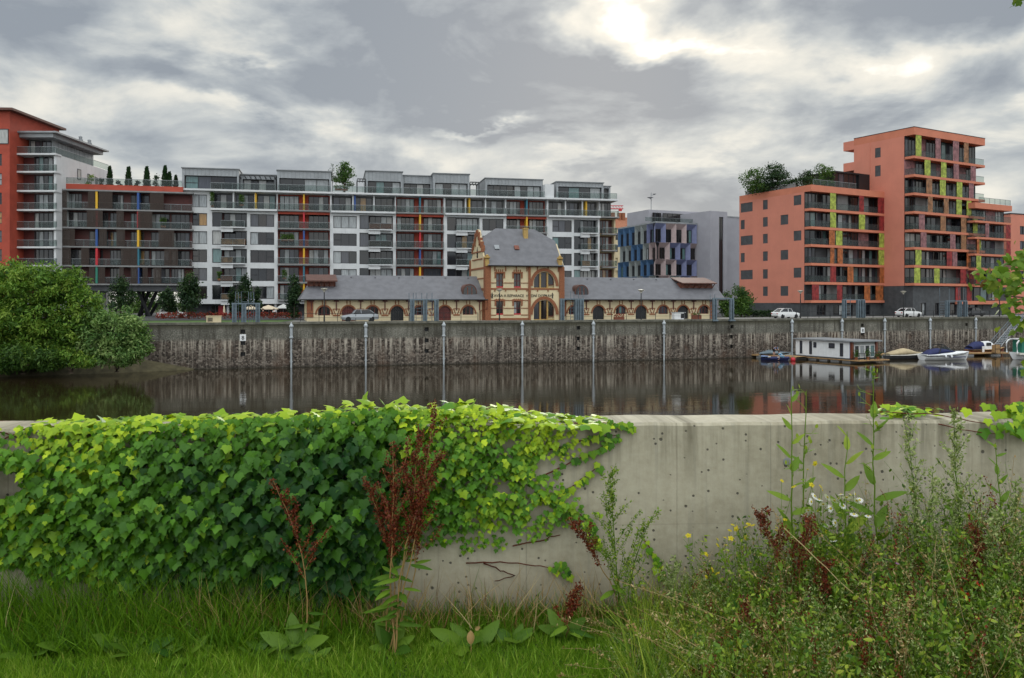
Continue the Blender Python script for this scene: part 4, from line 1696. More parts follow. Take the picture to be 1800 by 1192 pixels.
SCT = [[(1610.5, 1620, Y_), (1645, 1654, M_), (1676, 1686, M_), (1695, 1703, B_)], [(1626, 1636, Y_), (1655, 1664, Y_), (1677, 1686, M_), (1707, 1716, M_)],
       [(1629, 1639, B_), (1653, 1663, Y_), (1682.5, 1692, Y_), (1704, 1712, M_)], [(1632, 1640, B_), (1660, 1668, B_), (1682, 1691, Y_), (1700, 1708, Y_)],
       [(1616, 1626, M_), (1654, 1663, B_), (1690, 1699, B_), (1711, 1719, Y_)], [(1619, 1629, M_), (1671, 1680, M_), (1690, 1699, B_), (1718, 1725, Y_)],
       [(1610, 1620, Y_), (1665, 1674, R_), (1675, 1683, M_), (1700, 1707, O_)], [(1608, 1618, Y_), (1643, 1652, Y_), (1689, 1699, R_), (1704, 1713, R_)]]
fl = [(f, (tz[k - 1] - .42) if k else tbot) for k, f in enumerate(tz)]
loggia_front(to, TFr, 0, L2, fl, dt, SCT, TFr)
mb = MB()
for k in range(3):
    a, b = 2.5 + k * 5.5, 5.2 + k * 5.5
wall_holes(mb, .4, L2 + 9, 0, t0_ - .004, [(2.5, 4.0, .1, 2.2, 0), (6.5, 7.7, .1, 2.2, 0), (9.5, 12.8, .1, 2.2, 0), (15, 19, .1, 1.9, 0), (21, 25, .1, 1.9, 0)], .4, 0, 10, v0=.5)
mb.build('plinth', ['dark_stone'], to)
for a, b, e in ((2.5, 4.0, 2.2), (6.5, 7.7, 2.2), (9.5, 12.8, 2.2), (15, 19, 1.9), (21, 25, 1.9)):
    window(to, a, b, .1, e, .7, 2, name='shopfront', gw=[14, 10, 1, 0, 1, 6, 0])
# stepped wing
U = TFr.u
VWG = -1.2
wa, wb = U(1714, VWG), U(1779, VWG)
wz = [zof(q) for q in (15.95, 13.05, 10.1, 7.5, 4.6)]
wt, wbm = zof(19.1), zof(18.1)
mb = MB()
mb.box(L2 + .02, wb, .4, 14, 0, wbm)
mb.build('wing_core', 'dark_stone', to)
mb = MB()
mb.box(wa, wb, VWG, .38, wbm, wt)
mb.box(L2 + .02, wb, .382, 14, wbm + .003, wt)
mb.build('wing_parapet', 'salmon_edge', to)
SCW = [[], [(1733, 1739, M_), (1769, 1777, R_)], [(1718, 1722, O_), (1770, 1777, R_)], [(1717, 1725, Y_)], [(1716, 1722, R_), (1755, 1762, R_)]]
fl = [(f, (wz[k - 1] - .36) if k else wbm) for k, f in enumerate(wz)]
loggia_front(to, TFr, wa, wb, fl, 1.6, SCW, TFr, v=VWG, thick=.36)
mb = MB()
mb.box(wa - 3.2, wb + 6, VWG + .6, .48, zof(1.15), zof(1.75))
mb.build('ledge', 'salmon_edge', to)
for a, b, cn in ((1683, 1691, 'red'), (1703, 1711, 'red'), (1752, 1758, 'orange')):
    mb = MB()
    mb.box(U(a), U(b), .3, .38, zof(1.8), t0_ - .06)
    mb.build('sliding_panel', cn + '_screen', to)
for a, b in ((1692, 1702), (1712, 1735), (1737, 1751)):
    window(to, U(a, .3), U(b, .3), zof(1.8), t0_ - .1, .32, 2, gw=[12, 8, 1, 0, 3, 6, 0])
railing(to, wa + 1.5, wb - .2, wt, VWG + .15, name='terrace_railing')

FF = Fac(1776.5, 170, 1860, 176)
fo_ = FF.empty('salmon_house', 'lower salmon house cut off by the right edge of the view', 'building')
zt = FF.z(1790, 377)
mb = MB()
hs = [(FF.u(a, 0), FF.u(b, 0), z0, z0 + 1.7, 1) for a, b in ((1793, 1806), (1818, 1832)) for z0 in (zt - 4.0, zt - 7.0, zt - 10, zt - 13)]
wall_holes(mb, 0, FF.L, 0, zt, hs, .35, 0, 12)
mb.build('wall', ['salmon_render', 'dark_frame'], fo_)
for h_ in hs:
    window(fo_, h_[0], h_[1], h_[2], h_[3], .16, 2)
mb = MB()
mb.box(-.1, FF.L + .1, -.1, 12.1, zt + .003, zt + .2)
mb.build('roof', 'dark_frame', fo_)


# ------------------------------------------------------------------ trees
M['leaf_willow'] = fol('leaf_willow', (.03, .08, .010), (.12, .235, .03), (.27, .37, .06), .3)
M['leaf_pale'] = fol('leaf_pale', (.05, .12, .03), (.15, .26, .07), (.30, .40, .14), .3)
M['leaf_dark'] = fol('leaf_dark', (.008, .022, .010), (.022, .05, .018), (.05, .09, .025), .2)
M['leaf_mid'] = fol('leaf_mid', (.018, .05, .010), (.05, .11, .018), (.10, .17, .03), .28)
M['leaf_conifer'] = fol('leaf_conifer', (.008, .028, .010), (.018, .05, .016), (.03, .075, .02), .1)
QV = np.array([(0, 0, 0), (.5, .45, .06), (0, 1, 0), (-.5, .45, .06)], float)
QT = [np.array([[0, 1, 2, 3]])]


def crown(par, name, mname, clusters, leaf, dens, up=.3, shape=(.55, 1, 1), clump=.33, nclump=26):
    """clusters: (centre, radii, count of leaves); leaves gather in clumps so that gaps stay open"""
    L = Leaves()
    for c, r, n in clusters:
        c, r = np.array(c, float), np.array(r, float)
        n = int(n * dens)
        d = rdir(nclump)
        rad = rng.uniform(.35, .95, nclump) ** .6
        cc = c + d * r * rad[:, None]
        ctint = rng.normal(0, .24, nclump)
        k = rng.integers(0, nclump, n)
        off = rng.normal(size=(n, 3)) * r * clump * rng.uniform(.5, 1.0, nclump)[k][:, None]
        p = cc[k] + off * .75
        out = (p - c) / r
        out /= np.linalg.norm(out, axis=1)[:, None] + 1e-6
        nrm = out * .7 + rdir(n) * .8 + np.array([0, 0, up])
        fw = rdir(n) + np.array([0, 0, -.35])
        A = axes(fw, nrm)
        s = leaf * rng.uniform(.6, 1.35, n)
        L.put(QV * np.array(shape), QT, p, A, s, np.clip(.5 + ctint[k] + rng.normal(0, .16, n), 0, 1))
    return L.build(name, mname, par)


def trunk(par, top, r, limbs, mname='bark', base=(0, 0, 0)):
    mb = MB()
    b, t = Vector(base), Vector(top)
    m1 = b.lerp(t, .5) + Vector((r * .6, r * .3, 0))
    mb.path([b - Vector((0, 0, .2)), b + Vector((0, 0, .15)), m1, t], [r * 1.35, r * 1.05, r * .75, r * .35], 8)
    for e, f in limbs:
        s = b.lerp(t, f)
        e = Vector(e)
        mb.path([s, s.lerp(e, .5) + Vector((0, 0, .12 * (e - s).length)), e], [r * .5, r * .32, r * .12], 6)
    return mb.build('trunk', mname, par, True)


def tree(name, label, cat, px, py_top, py_bot, wpx, Y, zbase, mname, group=None, leaf=.3, n=2600, dens=1.0, dy=1.0, lean=0, multi=4):
    base = P(px, 530, Y)
    base.z = zbase
    t = thing(name, label, cat, base, 0, group)
    h0 = P(px, py_bot, Y).z - zbase
    h1 = P(px, py_top, Y).z - zbase
    wd = wpx / F * Y / 2
    cl, lim = [], []
    for k in range(multi):
        fz_ = k / max(1, multi - 1)
        rr = wd * (.62 if multi > 1 else .95) * (1.0 - .38 * abs(fz_ - .35))
        a = k * 2.4 + px
        c = (math.cos(a) * wd * .42 * (1 - fz_ * .8) + lean * fz_, math.sin(a) * wd * .42 * dy * (1 - fz_), h0 + (h1 - h0) * (.22 + .56 * fz_))
        cl.append((c, (rr, rr * dy, (h1 - h0) * .27), n / multi))
        lim.append((c, .35 + .5 * fz_))
    trunk(t, (lean * .6, 0, h0 + (h1 - h0) * .7), max(.06, wd * .055), lim)
    crown(t, 'crown', mname, cl, leaf, dens)
    return t


def conifer(label, px, py_top, py_bot, wpx, Y, zbase, group):
    base = P(px, 530, Y)
    base.z = zbase
    t = thing('columnar_conifer', label, 'tree', base, 0, group)
    h1 = P(px, py_top, Y).z - zbase
    wd = wpx / F * Y / 2
    mb = MB()
    mb.path([(0, 0, 0), (0, 0, h1 * .6)], [.1, .04], 6)
    mb.build('trunk', 'bark', t)
    L = Leaves()
    n = 900
    f = rng.uniform(0.03, 1, n) ** .9
    rr = wd * np.sin(np.clip((1 - f) * 1.25 + .15, 0, 1.57)) * rng.uniform(.6, 1.0, n)
    a = rng.uniform(0, 6.283, n)
    p = np.stack([np.cos(a) * rr, np.sin(a) * rr, f * h1], 1)
    fw = np.stack([np.cos(a) * .5, np.sin(a) * .5, np.full(n, 1.0)], 1) + rdir(n) * .35
    L.put(QV * np.array([.6, 1, 1]), QT, p, axes(fw, np.stack([np.cos(a), np.sin(a), a * 0 + .2], 1)), rng.uniform(.2, .42, n), rng.uniform(0, 1, n))
    L.build('crown', 'leaf_conifer', t)
    return t


# river bank below the western trees
add('bank_soil', (.075, .065, .035), .95, .35, 1.2, bmp=.5, bscale=5)
mb = MB()
Xs = [-130, -100, -85, -72, -62, -54, -47, -42, -38.5, -36]
prof = []
for k, X in enumerate(Xs):
    q = Qy(X) - .02
    f = 1.0 if k < 6 else [.8, .55, .25, 0.03][k - 6]
    prof.append([(X, q, WZ + 2.6 * f), (X, q - 2.5 * f, WZ + 1.6 * f), (X, q - 4.5 * f - .1, WZ + .35 * f), (X, q - 6 * f - .3, WZ - .5)])
mb.add([p for r in prof for p in r], [(a * 4 + b, (a + 1) * 4 + b, (a + 1) * 4 + b + 1, a * 4 + b + 1) for a in range(len(prof) - 1) for b in range(3)])
struct(mb.build('river_bank', 'bank_soil', smooth=True))


def bank_bush(name, label, px, Y, specs, mname, leaf, n, grp='shrubby trees on the river bank'):
    base = P(px, 530, Y)
    base.z = WZ + .6
    t = thing(name, label, 'tree', base, 0, grp)
    cl, lim = [], []
    for cx, cy, rx, ry, oy in specs:
        c = P(cx, cy, Y + oy) - base
        cl.append((c, (rx / F * Y, max(1.2, rx / F * Y * .8), ry / F * Y), n * 3.0 * rx * ry / 1600))
        lim.append((c, .4))
    top = Vector(cl[0][0]) * .7
    trunk(t, top, .22, lim[1:])
    crown(t, 'crown', mname, cl, leaf, 1.0, clump=.2, nclump=95, shape=(.42, 1.15, 1))
    return t


bank_bush('willow_tree', 'large bushy willow at the left edge, highest of the bank trees', 60, 88.5,
          [(60, 505, 62, 42, 0), (15, 490, 55, 30, .5), (115, 500, 40, 30, .5), (150, 535, 32, 30, 0), (55, 560, 60, 40, -.4), (120, 575, 40, 34, -.3), (5, 560, 55, 50, .3), (-70, 530, 60, 60, 0), (70, 620, 60, 28, -.2)],
          'leaf_willow', .38, 1250)
bank_bush('willow_tree', 'pale grey green willow bush leaning out in front of the quay wall end', 205, 88.0,
          [(205, 578, 46, 38, 0), (170, 600, 36, 34, .3), (235, 588, 28, 32, .2), (205, 622, 48, 22, 0), (160, 560, 26, 22, .3), (245, 610, 20, 20, 0)], 'leaf_pale', .33, 1300)
bank_bush('willow_tree', 'low rounded green willow bush hanging over the water at far left', 40, 85.8,
          [(40, 628, 42, 24, 0), (85, 632, 32, 20, .2), (5, 632, 36, 22, 0), (-50, 625, 50, 26, 0)], 'leaf_mid', .33, 1300)
bank_bush('willow_tree', 'small yellowish shrub between the two willow bushes at the waterline', 125, 86.6,
          [(120, 628, 26, 16, 0), (145, 634, 24, 12, 0), (100, 634, 20, 12, .1)], 'leaf_willow', .3, 1300)

GQ = 'trees along the quay promenade'
tree('quay_tree', 'dark round tree in front of the white column of the raised wing', 'tree', 212, 488, 546, 54, 126, -.8, 'leaf_dark', GQ, .34, 2600)
tree('quay_tree', 'widest dark quay tree between slanted legs and white block', 'tree', 332, 482, 548, 62, 120, -.8, 'leaf_dark', GQ, .34, 3600)
tree('quay_tree', 'thin dark tree right beside the slanted black legs', 'tree', 296, 508, 548, 36, 124, -.8, 'leaf_dark', GQ, .32, 1600)
tree('quay_tree', 'slim tree rising behind the three column gantry by the cafe', 'tree', 431, 484, 544, 36, 122, -.8, 'leaf_dark', GQ, .32, 2000)
tree('quay_tree', 'short tree at right of the cafe gantry', 'tree', 452, 506, 545, 20, 123, -.8, 'leaf_dark', GQ, .3, 900)
tree('quay_tree', 'short tree at left of the cafe gantry', 'tree', 408, 506, 544, 22, 124, -.8, 'leaf_dark', GQ, .3, 900)
tree('quay_tree', 'tall dark tree touching the left end of the station roof', 'tree', 517, 486, 556, 34, 117, -.8, 'leaf_dark', GQ, .32, 2600)
tree('garden_tree', 'bushy green tree between station and salmon block', 'tree', 1303, 503, 560, 62, 131, -.8, 'leaf_mid', None, .3, 3600)
tree('garden_tree', 'second bushy tree behind the right end of the station', 'tree', 1275, 515, 560, 36, 136, -.8, 'leaf_mid', None, .3, 1600)
GB = 'trees seen under the raised wing'
for px, top, wd_, Y, why in ((255, 505, 70, 185, 'left of the slanted legs'), (290, 500, 60, 200, 'behind the slanted legs'), (225, 498, 60, 215, 'behind the white column'), (330, 500, 70, 210, 'behind the widest quay tree'), (175, 505, 80, 230, 'farthest left under the wing')):
    tree('distant_tree', 'light green distant tree seen under the raised wing ' + why, 'tree', px, top, 556, wd_, Y, -.8, 'leaf_mid', GB, .5, 1500)
GR = 'clipped conifers on the roof terrace'
for px, top, wd_, why in ((193, 294, 11, 'nearest the white side wall'), (226, 295, 12, 'second from the left'), (258, 295, 13, 'third from the left'), (290, 293, 12, 'tallest, near the zinc penthouse'),
                         (298, 304, 9, 'slim, right of the tallest'), (309, 310, 8, 'smallest, by the zinc penthouse')):
    conifer('clipped columnar conifer on the roof terrace, ' + why, px, top, 327, wd_, 140 if px < 300 else 143, 20.3, GR)
GS = 'shrubs on the left roof terrace'
for px, top, wd_, why, mn in ((160, 308, 24, 'against the white side wall', 'leaf_willow'), (208, 318, 14, 'between first and second conifer', 'leaf_dark'), (242, 318, 14, 'between second and third conifer', 'leaf_dark'), (275, 309, 17, 'loose, beside the tallest conifer', 'leaf_dark'), (178, 314, 16, 'left of the first conifer', 'leaf_dark')):
    tree('roof_shrub', 'roof terrace shrub ' + why, 'shrub', px, top, 328, wd_, 140, 20.3, mn, GS, .24, 420, multi=2)
tree('roof_tree', 'bright green roof garden tree on the white block', 'tree', 606, 284, 320, 46, 147, 20.15, 'leaf_mid', None, .3, 1700)
tree('roof_tree', 'sparse thin roof tree left of the bright green one', 'tree', 584, 289, 316, 20, 147.5, 20.15, 'leaf_dark', None, .2, 170)
tree('roof_shrub', 'broad low shrub along the roof garden railing', 'shrub', 604, 308, 325, 44, 146.4, 20.15, 'leaf_mid', None, .26, 900, multi=3)
tree('roof_tree', 'leftmost spreading tree on the salmon block roof', 'tree', 1330, 295, 340, 78, 150.5, 20.7, 'leaf_mid', 'trees on the salmon block roof', .32, 2300)
tree('roof_tree', 'dark dense middle tree on the salmon block roof', 'tree', 1366, 289, 332, 72, 147.5, 20.7, 'leaf_dark', 'trees on the salmon block roof', .32, 2800)
tree('roof_tree', 'feathery tree beside the black roof pavilion', 'tree', 1446, 289, 327, 62, 146, 20.7, 'leaf_mid', 'trees on the salmon block roof', .28, 1700)
tree('roof_tree', 'small dark tree left of the feathery one by the roof pavilion', 'tree', 1418, 300, 328, 40, 146.5, 20.7, 'leaf_dark', 'trees on the salmon block roof', .28, 1000)


def hedge(name, label, cat, a, b, Y0, Y1, z0, h, d, mname, leaf, n):
    p0, p1 = P(a, 530, Y0), P(b, 530, Y1)
    t = thing(name, label, cat, (p0.x, p0.y, z0), math.atan2(p1.y - p0.y, p1.x - p0.x))
    Lh = math.hypot(p1.x - p0.x, p1.y - p0.y)
    L = Leaves()
    p = np.stack([rng.uniform(0, Lh, n), rng.uniform(-d / 2, d / 2, n), h * rng.uniform(0, 1, n) ** .6 + rng.normal(0, .05, n)], 1)
    L.put(QV * np.array([.6, 1, 1]), QT, p, axes(rdir(n), rdir(n) + np.array([0, -.4, .6])), leaf * rng.uniform(.6, 1.3, n), np.clip(rng.normal(.5, .22, n), 0, 1))
    L.build('foliage', mname, t)
    mb = MB()
    for k in range(int(Lh / 1.2)):
        mb.path([(.6 + k * 1.2, 0, 0), (.6 + k * 1.2, .1, h * .8)], .03, 5)
    mb.build('stem', 'bark', t)
    return t


M['leaf_redflower'] = fol('leaf_redflower', (.05, .07, .015), (.22, .03, .02), (.40, .05, .03), .2)
hedge('flower_hedge', 'low hedge with red flowers before the cafe terrace', 'hedge', 275, 530, 118, 122, -.8, .85, .7, 'leaf_redflower', .22, 2600)
hedge('clipped_hedge', 'low dark green hedge at the foot of the salmon block', 'hedge', 1308, 1368, 134, 131, -.8, 1.0, 1.0, 'leaf_dark', .25, 1800)

hedge('roof_hedge', 'dark planting along the side edge of the salmon block roof', 'hedge', 1316, 1422, 152.5, 141.0, 20.7, 1.5, 1.2, 'leaf_dark', .3, 2600)
hedge('roof_hedge', 'dark low planting beside the terrace railing of the salmon block', 'hedge', 1430, 1466, 141.5, 143.5, 20.7, 1.0, .8, 'leaf_mid', .26, 800)
GP_ = 'green plants on the balconies'
for px, py, v_, hgt, wd_, fac, lab in ((505, 424, -.3, .9, 2.2, LB, 'long green planter on a red recess balcony of the white block'), (500, 491, -.3, 1.3, .7, LB, 'tall potted plant on the lowest visible red recess balcony'),
                               (386, 493, -.5, 1.2, .6, LB, 'potted shrub on a low white balcony behind the quay trees'), (373, 364, -.4, 2.2, .5, LB, 'climbing plant at the left end of the top white loggia'),
                               (425, 362, -.5, 1.6, .8, LB, 'leafy plant on the top white loggia right of the climber'), (287, 400, .6, 1.3, .9, SB, 'bright round plant on an upper balcony of the screened wing'),
                               (245, 466, .6, .6, .8, SB, 'small lime green plant on a lower balcony of the screened wing'), (600, 335, -.6, .6, 2.4, LB, 'green trough plants along the roof garden railing')):
    u = fac.u(px, v_)
    zz_ = fac.z(px, py, v_)
    t = thing('balcony_plant', lab, 'plant', fac.w(u, v_, zz_), fac.ang, GP_)
    mb = MB()
    mb.box(-wd_ * .45, wd_ * .45, -.15, .15, 0, .3)
    mb.build('planter', 'brick', t)
    L = Leaves()
    n = int(130 + 120 * wd_ * hgt)
    pp = np.stack([rng.uniform(-.5, .5, n) * wd_, rng.normal(0, .15, n), .25 + hgt * rng.uniform(0, 1, n) ** .8], 1)
    L.put(QV * np.array([.6, 1, 1]), QT, pp, axes(rdir(n), rdir(n) + np.array([0, -.4, .5])), rng.uniform(.14, .3, n), np.clip(rng.normal(.65, .2, n), 0, 1))
    L.build('foliage', 'leaf_mid', t)

# ------------------------------------------------------------------ quay furniture
GANT = [([412, 429, 453], 535, [(414, 419), (424, 437), (441, 446)], 513, 'beside the cafe parasols at the western end'),
        ([724.5, 747, 767], 528, [(719.5, 727), (732, 742), (751, 760)], 515, 'in front of the long left wing of the station'),
        ([988, 1014, 1022], 527, [(1004, 1010), (1018, 1026)], 512, 'in front of the right corner of the gabled house'),
        ([1256, 1286], 526, [(1250, 1258)], 517, 'at the right end of the station'),
        ([1484, 1509, 1517], 528, [(1490, 1497)], 524, 'before the salmon block, above the houseboat'),
        ([1665, 1687, 1697], 530, [(1654, 1671), (1688, 1697)], 506, 'before the salmon tower at far right')]
for cols, ty, hoops, hy, why in GANT:
    fa, u0 = quay_at(cols[0], .45)
    t = thing('mooring_gantry', 'blue grey steel mooring gantry ' + why, 'gantry', fa.w(u0, .45, 6.0), fa.ang, 'steel mooring gantries on the quay wall')
    us = [fa.u(c, .45) - u0 for c in cols]
    top = fa.z(cols[0], ty, .45) - 6.0
    for uu in us:
        mb = MB()
        mb.box(uu - .26, uu - .12, -.22, .22, .2, top)
        mb.box(uu + .12, uu + .26, -.22, .22, .2, top)
        mb.box(uu - .119, uu + .119, -.05, .06, .2, top - .02)
        mb.box(uu - .4, uu + .4, -.36, .36, .0, .199)
        for q in range(5):
            mb.box(uu - .119, uu + .119, -.15, -.051, .5 + q * .42, .56 + q * .42)
        mb.build('column', 'steel_blue', t)
    mb = MB()
    mb.box(us[0] - .3, us[-1] + .3, -.1, .1, top + .003, top + .16)
    mb.build('crossbeam', 'steel_blue', t)
    for a, b in hoops:
        a_, b_ = fa.u(a, .45) - u0, fa.u(b, .45) - u0
        hz = fa.z(a, hy, .45) - 6.0
        mb = MB()
        mb.path([(a_, .25, .2), (a_, .25, hz), (b_, .25, hz), (b_, .25, .2)], .045, 5)
        for q in range(6):
            mb.path([(a_, .25, .6 + q * .4), (b_, .25, .6 + q * .4)], .025, 4)
        mb.build('ladder_hoop', 'steel_blue', t)

LAMPS = [(570, 508, 'before the left end of the station wing'), (878, 516, 'before the lettered gabled house'), (1127, 507, 'before the right wing of the station'),
         (1407, 511, 'at the corner of the salmon block'), (1588, 513, 'before the dark base of the salmon tower'), (1757, 519, 'before the stepped wing of the salmon tower')]
proto = None
for px, ty, why in LAMPS:
    fa, u = quay_at(px, 1.6)
    loc = fa.w(u, 1.6, 6.2)
    lab = 'slim black street lamp ' + why
    if proto is None:
        proto = thing('street_lamp', lab, 'lamp', loc, fa.ang, 'street lamps on the promenade')
        mb = MB()
        mb.path([(0, 0, 0), (0, 0, .6), (0, 0, 3.7)], [.11, .08, .055], 8)
        mb.build('post', 'black_metal', proto)
        mb = MB()
        mb.lathe([(.06, 3.55), (.12, 3.7), (.42, 3.96), (.44, 4.0), (.1, 4.05)], n=12)
        mb.build('lamp_shade', 'brass_light', proto)
    else:
        dup(proto, loc, fa.ang, lab)


def quay_rail(label, pa, pb, v=1.15):
    fa, ua = quay_at(pa, v)
    ub = fa.u(pb, v)
    t = thing('quay_railing', label, 'railing', fa.w(ua, v, 6.2), fa.ang, 'thin railings on the quay')
    n = int((ub - ua) / 2)
    for k in range(n + 1):
        mb = MB()
        c = (ub - ua) * k / n
        mb.box(c - .03, c + .03, -.03, .03, 0, 1.0)
        mb.build('post', 'black_metal', t)
    mb = MB()
    mb.box(-.03, ub - ua + .03, -.02, .02, 1.002, 1.05)
    mb.build('handrail', 'black_metal', t)
    mb = MB()
    mb.box(0, ub - ua, -.012, .012, .5, .53)
    mb.build('midrail', 'black_metal', t)


quay_rail('thin dark quay railing before the left station wing', 528, 840)
quay_rail('thin dark quay railing before the right station wing', 995, 1252)
quay_rail('thin dark quay railing before the salmon buildings', 1400, 1740)


def car(label, px, v, paint, flip=False, Lc=4.5, H=1.45, est=False, fa=None, loc=None, rz=None):
    if loc is None:
        fa, u = quay_at(px, v)
        loc, rz = fa.w(u, v, 6.2), fa.ang
    t = thing('parked_car', label, 'car', loc, rz + (math.pi if flip else 0))
    h = Lc / 2
    W = .86
    # body: cross-sections along the car (x, half width low, half width belt, z low, z belt)
    secs = [(-h, .66, .70, .42, .78), (-h + .12, .78, .8, .28, .9), (-h + .9, W, W - .03, .22, .95), (0, W, W - .02, .22, .93), (h - 1.2, W, W - .03, .22, .92), (h - .25, .8, .78, .26, .76), (h, .62, .64, .4, .64)]
    vs, fs = [], []
    for x_, wl_, wb_, zl, zb in secs:
        vs += [(x_, -wl_, zl), (x_, -wl_ - .03, (zl + zb) / 2), (x_, -wb_, zb), (x_, wb_, zb), (x_, wl_ + .03, (zl + zb) / 2), (x_, wl_, zl)]
    for k in range(len(secs) - 1):
        for j in range(6):
            fs.append((k * 6 + j, k * 6 + (j + 1) % 6, (k + 1) * 6 + (j + 1) % 6, (k + 1) * 6 + j))
    fs += [tuple(range(5, -1, -1)), tuple(range((len(secs) - 1) * 6, len(secs) * 6))]
    mb = MB()
    mb.add(vs, fs)
    rx0, rx1 = (-h + .35, h - 1.35)
    cab = [(rx0, .74, .9), (rx0 + (.25 if est else .75), .62, H - .03), (.25, .62, H), (rx1 + .05, .6, .93)]
    rp = [(rx0 + (.22 if est else .72), .6, H - .06), (rx0 + (.5 if est else 1.0), .62, H), (.3, .62, H), (.5, .6, H - .06)]
    vs = []
    for x_, w_, z_ in rp:
        vs += [(x_, -w_, z_), (x_, w_, z_), (x_, w_, z_ + .035), (x_, -w_, z_ + .035)]
    mb.add(vs, [(k * 4 + j, k * 4 + (j + 1) % 4, k * 4 + 4 + (j + 1) % 4, k * 4 + 4 + j) for k in range(3) for j in range(4)] + [(3, 2, 1, 0), (12, 13, 14, 15)])
    for sgn in (-1, 1):
        for a, b in (((rx0 + .02, sgn * .73, .9), (rx0 + (.24 if est else .75), sgn * .6, H - .03)), ((-.15, sgn * .76, .92), (-.1, sgn * .61, H)), ((rx1, sgn * .74, .9), (.5, sgn * .6, H - .03))):
            mb.path([a, b], .045, 5)
    mb.build('body', paint, t)
    mb = MB()
    x0_, x1_, xa, xb = rx0 + .04, rx1 - .02, rx0 + (.26 if est else .78), .48
    v8 = [(x0_, -.72, .9), (x1_, -.72, .9), (x1_, .72, .9), (x0_, .72, .9), (xa, -.585, H - .04), (xb, -.585, H - .04), (xb, .585, H - .04), (xa, .585, H - .04)]
    mb.add(v8, [(0, 1, 5, 4), (1, 2, 6, 5), (2, 3, 7, 6), (3, 0, 4, 7), (4, 5, 6, 7)])
    mb.build('window', GL[0], t)
    for x_ in (-h + .85, h - .85):
        for sgn in (-1, 1):
            mb = MB()
            prof = [(.2, -.1), (.3, -.1), (.32, -.06), (.32, .06), (.3, .1), (.2, .1)]
            mb.lathe(prof, n=14)
            w_ = mb.build('wheel', 'rubber', t)
            w_.rotation_euler = (R(90), 0, 0)
            w_.location = (x_, sgn * .78, .32)
            mb = MB()
            mb.lathe([(.19, -.09), (.2, .0), (.19, .09)], n=12)
            mb.build('rim', 'silver_paint', w_)
    for sgn in (-1, 1):
        mb = MB()
        mb.box(h - .16, h - .02, sgn * .6 - .12, sgn * .6 + .12, .56, .68)
        mb.build('headlight', 'brass_light', t)
        mb = MB()
        mb.box(-h - .01, -h + .1, sgn * .6 - .1, sgn * .6 + .1, .62, .78)
        mb.build('tail_light', 'red_plastic', t)
    return t


car('silver saloon car parked before the left station wing', 632, 2.0, 'silver_paint', True)
car('white saloon car parked at the corner of the salmon block', 1381, 4.5, 'white_car_paint', False, 4.1, 1.42)
car('white car parked below the lamp before the salmon tower', 1597, 4.5, 'white_car_paint', False, 4.2, 1.4)
car('dark grey car parked behind the right end gantry', 1708, 3.0, 'dark_car_paint', True, 4.3, 1.45)
q = P(304, 530, 126)
car('small car with pale roof under the raised wing', 0, 0, 'white_car_paint', False, 4.1, 1.6, True, loc=(q.x, q.y, -.8), rz=.25)

# cabinet, kiosk pieces
fa, u = quay_at(376, .5)
t = thing('electric_cabinet', 'cream electric cabinet with dark vent on the quay edge', 'cabinet', fa.w(u, .5, 6.26), fa.ang)
mb = MB()
mb.box(-.8, .8, -.25, .3, 0, .68)
mb.box(-.86, .86, -.3, .35, .682, .76)
mb.build('housing', 'cream_render', t)
mb = MB()
for q_ in range(5):
    mb.box(-.66, -.12, -.28, -.252, .12 + q_ * .09, .17 + q_ * .09)
mb.build('vent', 'black_metal', t)
fa, u = quay_at(1192, 1.9)
t = thing('market_stand', 'white box stand before the right station wing', 'stand', fa.w(u, 1.9, 6.2), fa.ang)
mb = MB()
mb.box(-.75, .75, -.4, .4, .05, .95)
mb.box(-.85, .85, -.5, .5, .952, 1.0)
mb.build('cabinet', 'white_paint', t)
mb = MB()
mb.box(.2, .68, -.42, -.402, .2, .8)
mb.build('hatch', 'dark_frame', t)
fa, u = quay_at(1224, 1.9)
t = thing('planter_box', 'brown wooden planter box near the right station end', 'planter', fa.w(u, 1.9, 6.2), fa.ang)
mb = MB()
mb.box(-.65, .65, -.25, .25, 0, .62)
mb.build('box', 'mahogany', t)
L = Leaves()
n = 120
L.put(QV * np.array([.6, 1, 1]), QT, np.stack([rng.uniform(-.6, .6, n), rng.uniform(-.2, .2, n), rng.uniform(.6, .85, n)], 1), axes(rdir(n), rdir(n) + [0, 0, 1]), rng.uniform(.1, .2, n), rng.uniform(0, 1, n))
L.build('foliage', 'leaf_mid', t)
fa, u = quay_at(1088, 2.2)
t = thing('planter_box', 'planter with orange red flowers before the right station wing', 'planter', fa.w(u, 2.2, 6.2), fa.ang)
mb = MB()
mb.box(-.7, .7, -.2, .2, 0, .4)
mb.build('box', 'mahogany', t)
L = Leaves()
n = 160
L.put(QV * np.array([.6, 1, 1]), QT, np.stack([rng.uniform(-.7, .7, n), rng.uniform(-.2, .2, n), rng.uniform(.4, .8, n)], 1), axes(rdir(n), rdir(n) + [0, -1, 1]), rng.uniform(.1, .22, n), rng.uniform(0, 1, n))
L.build('flowers', 'leaf_redflower', t)

# parasols and cafe guests
GP = 'parasols on the cafe terrace'


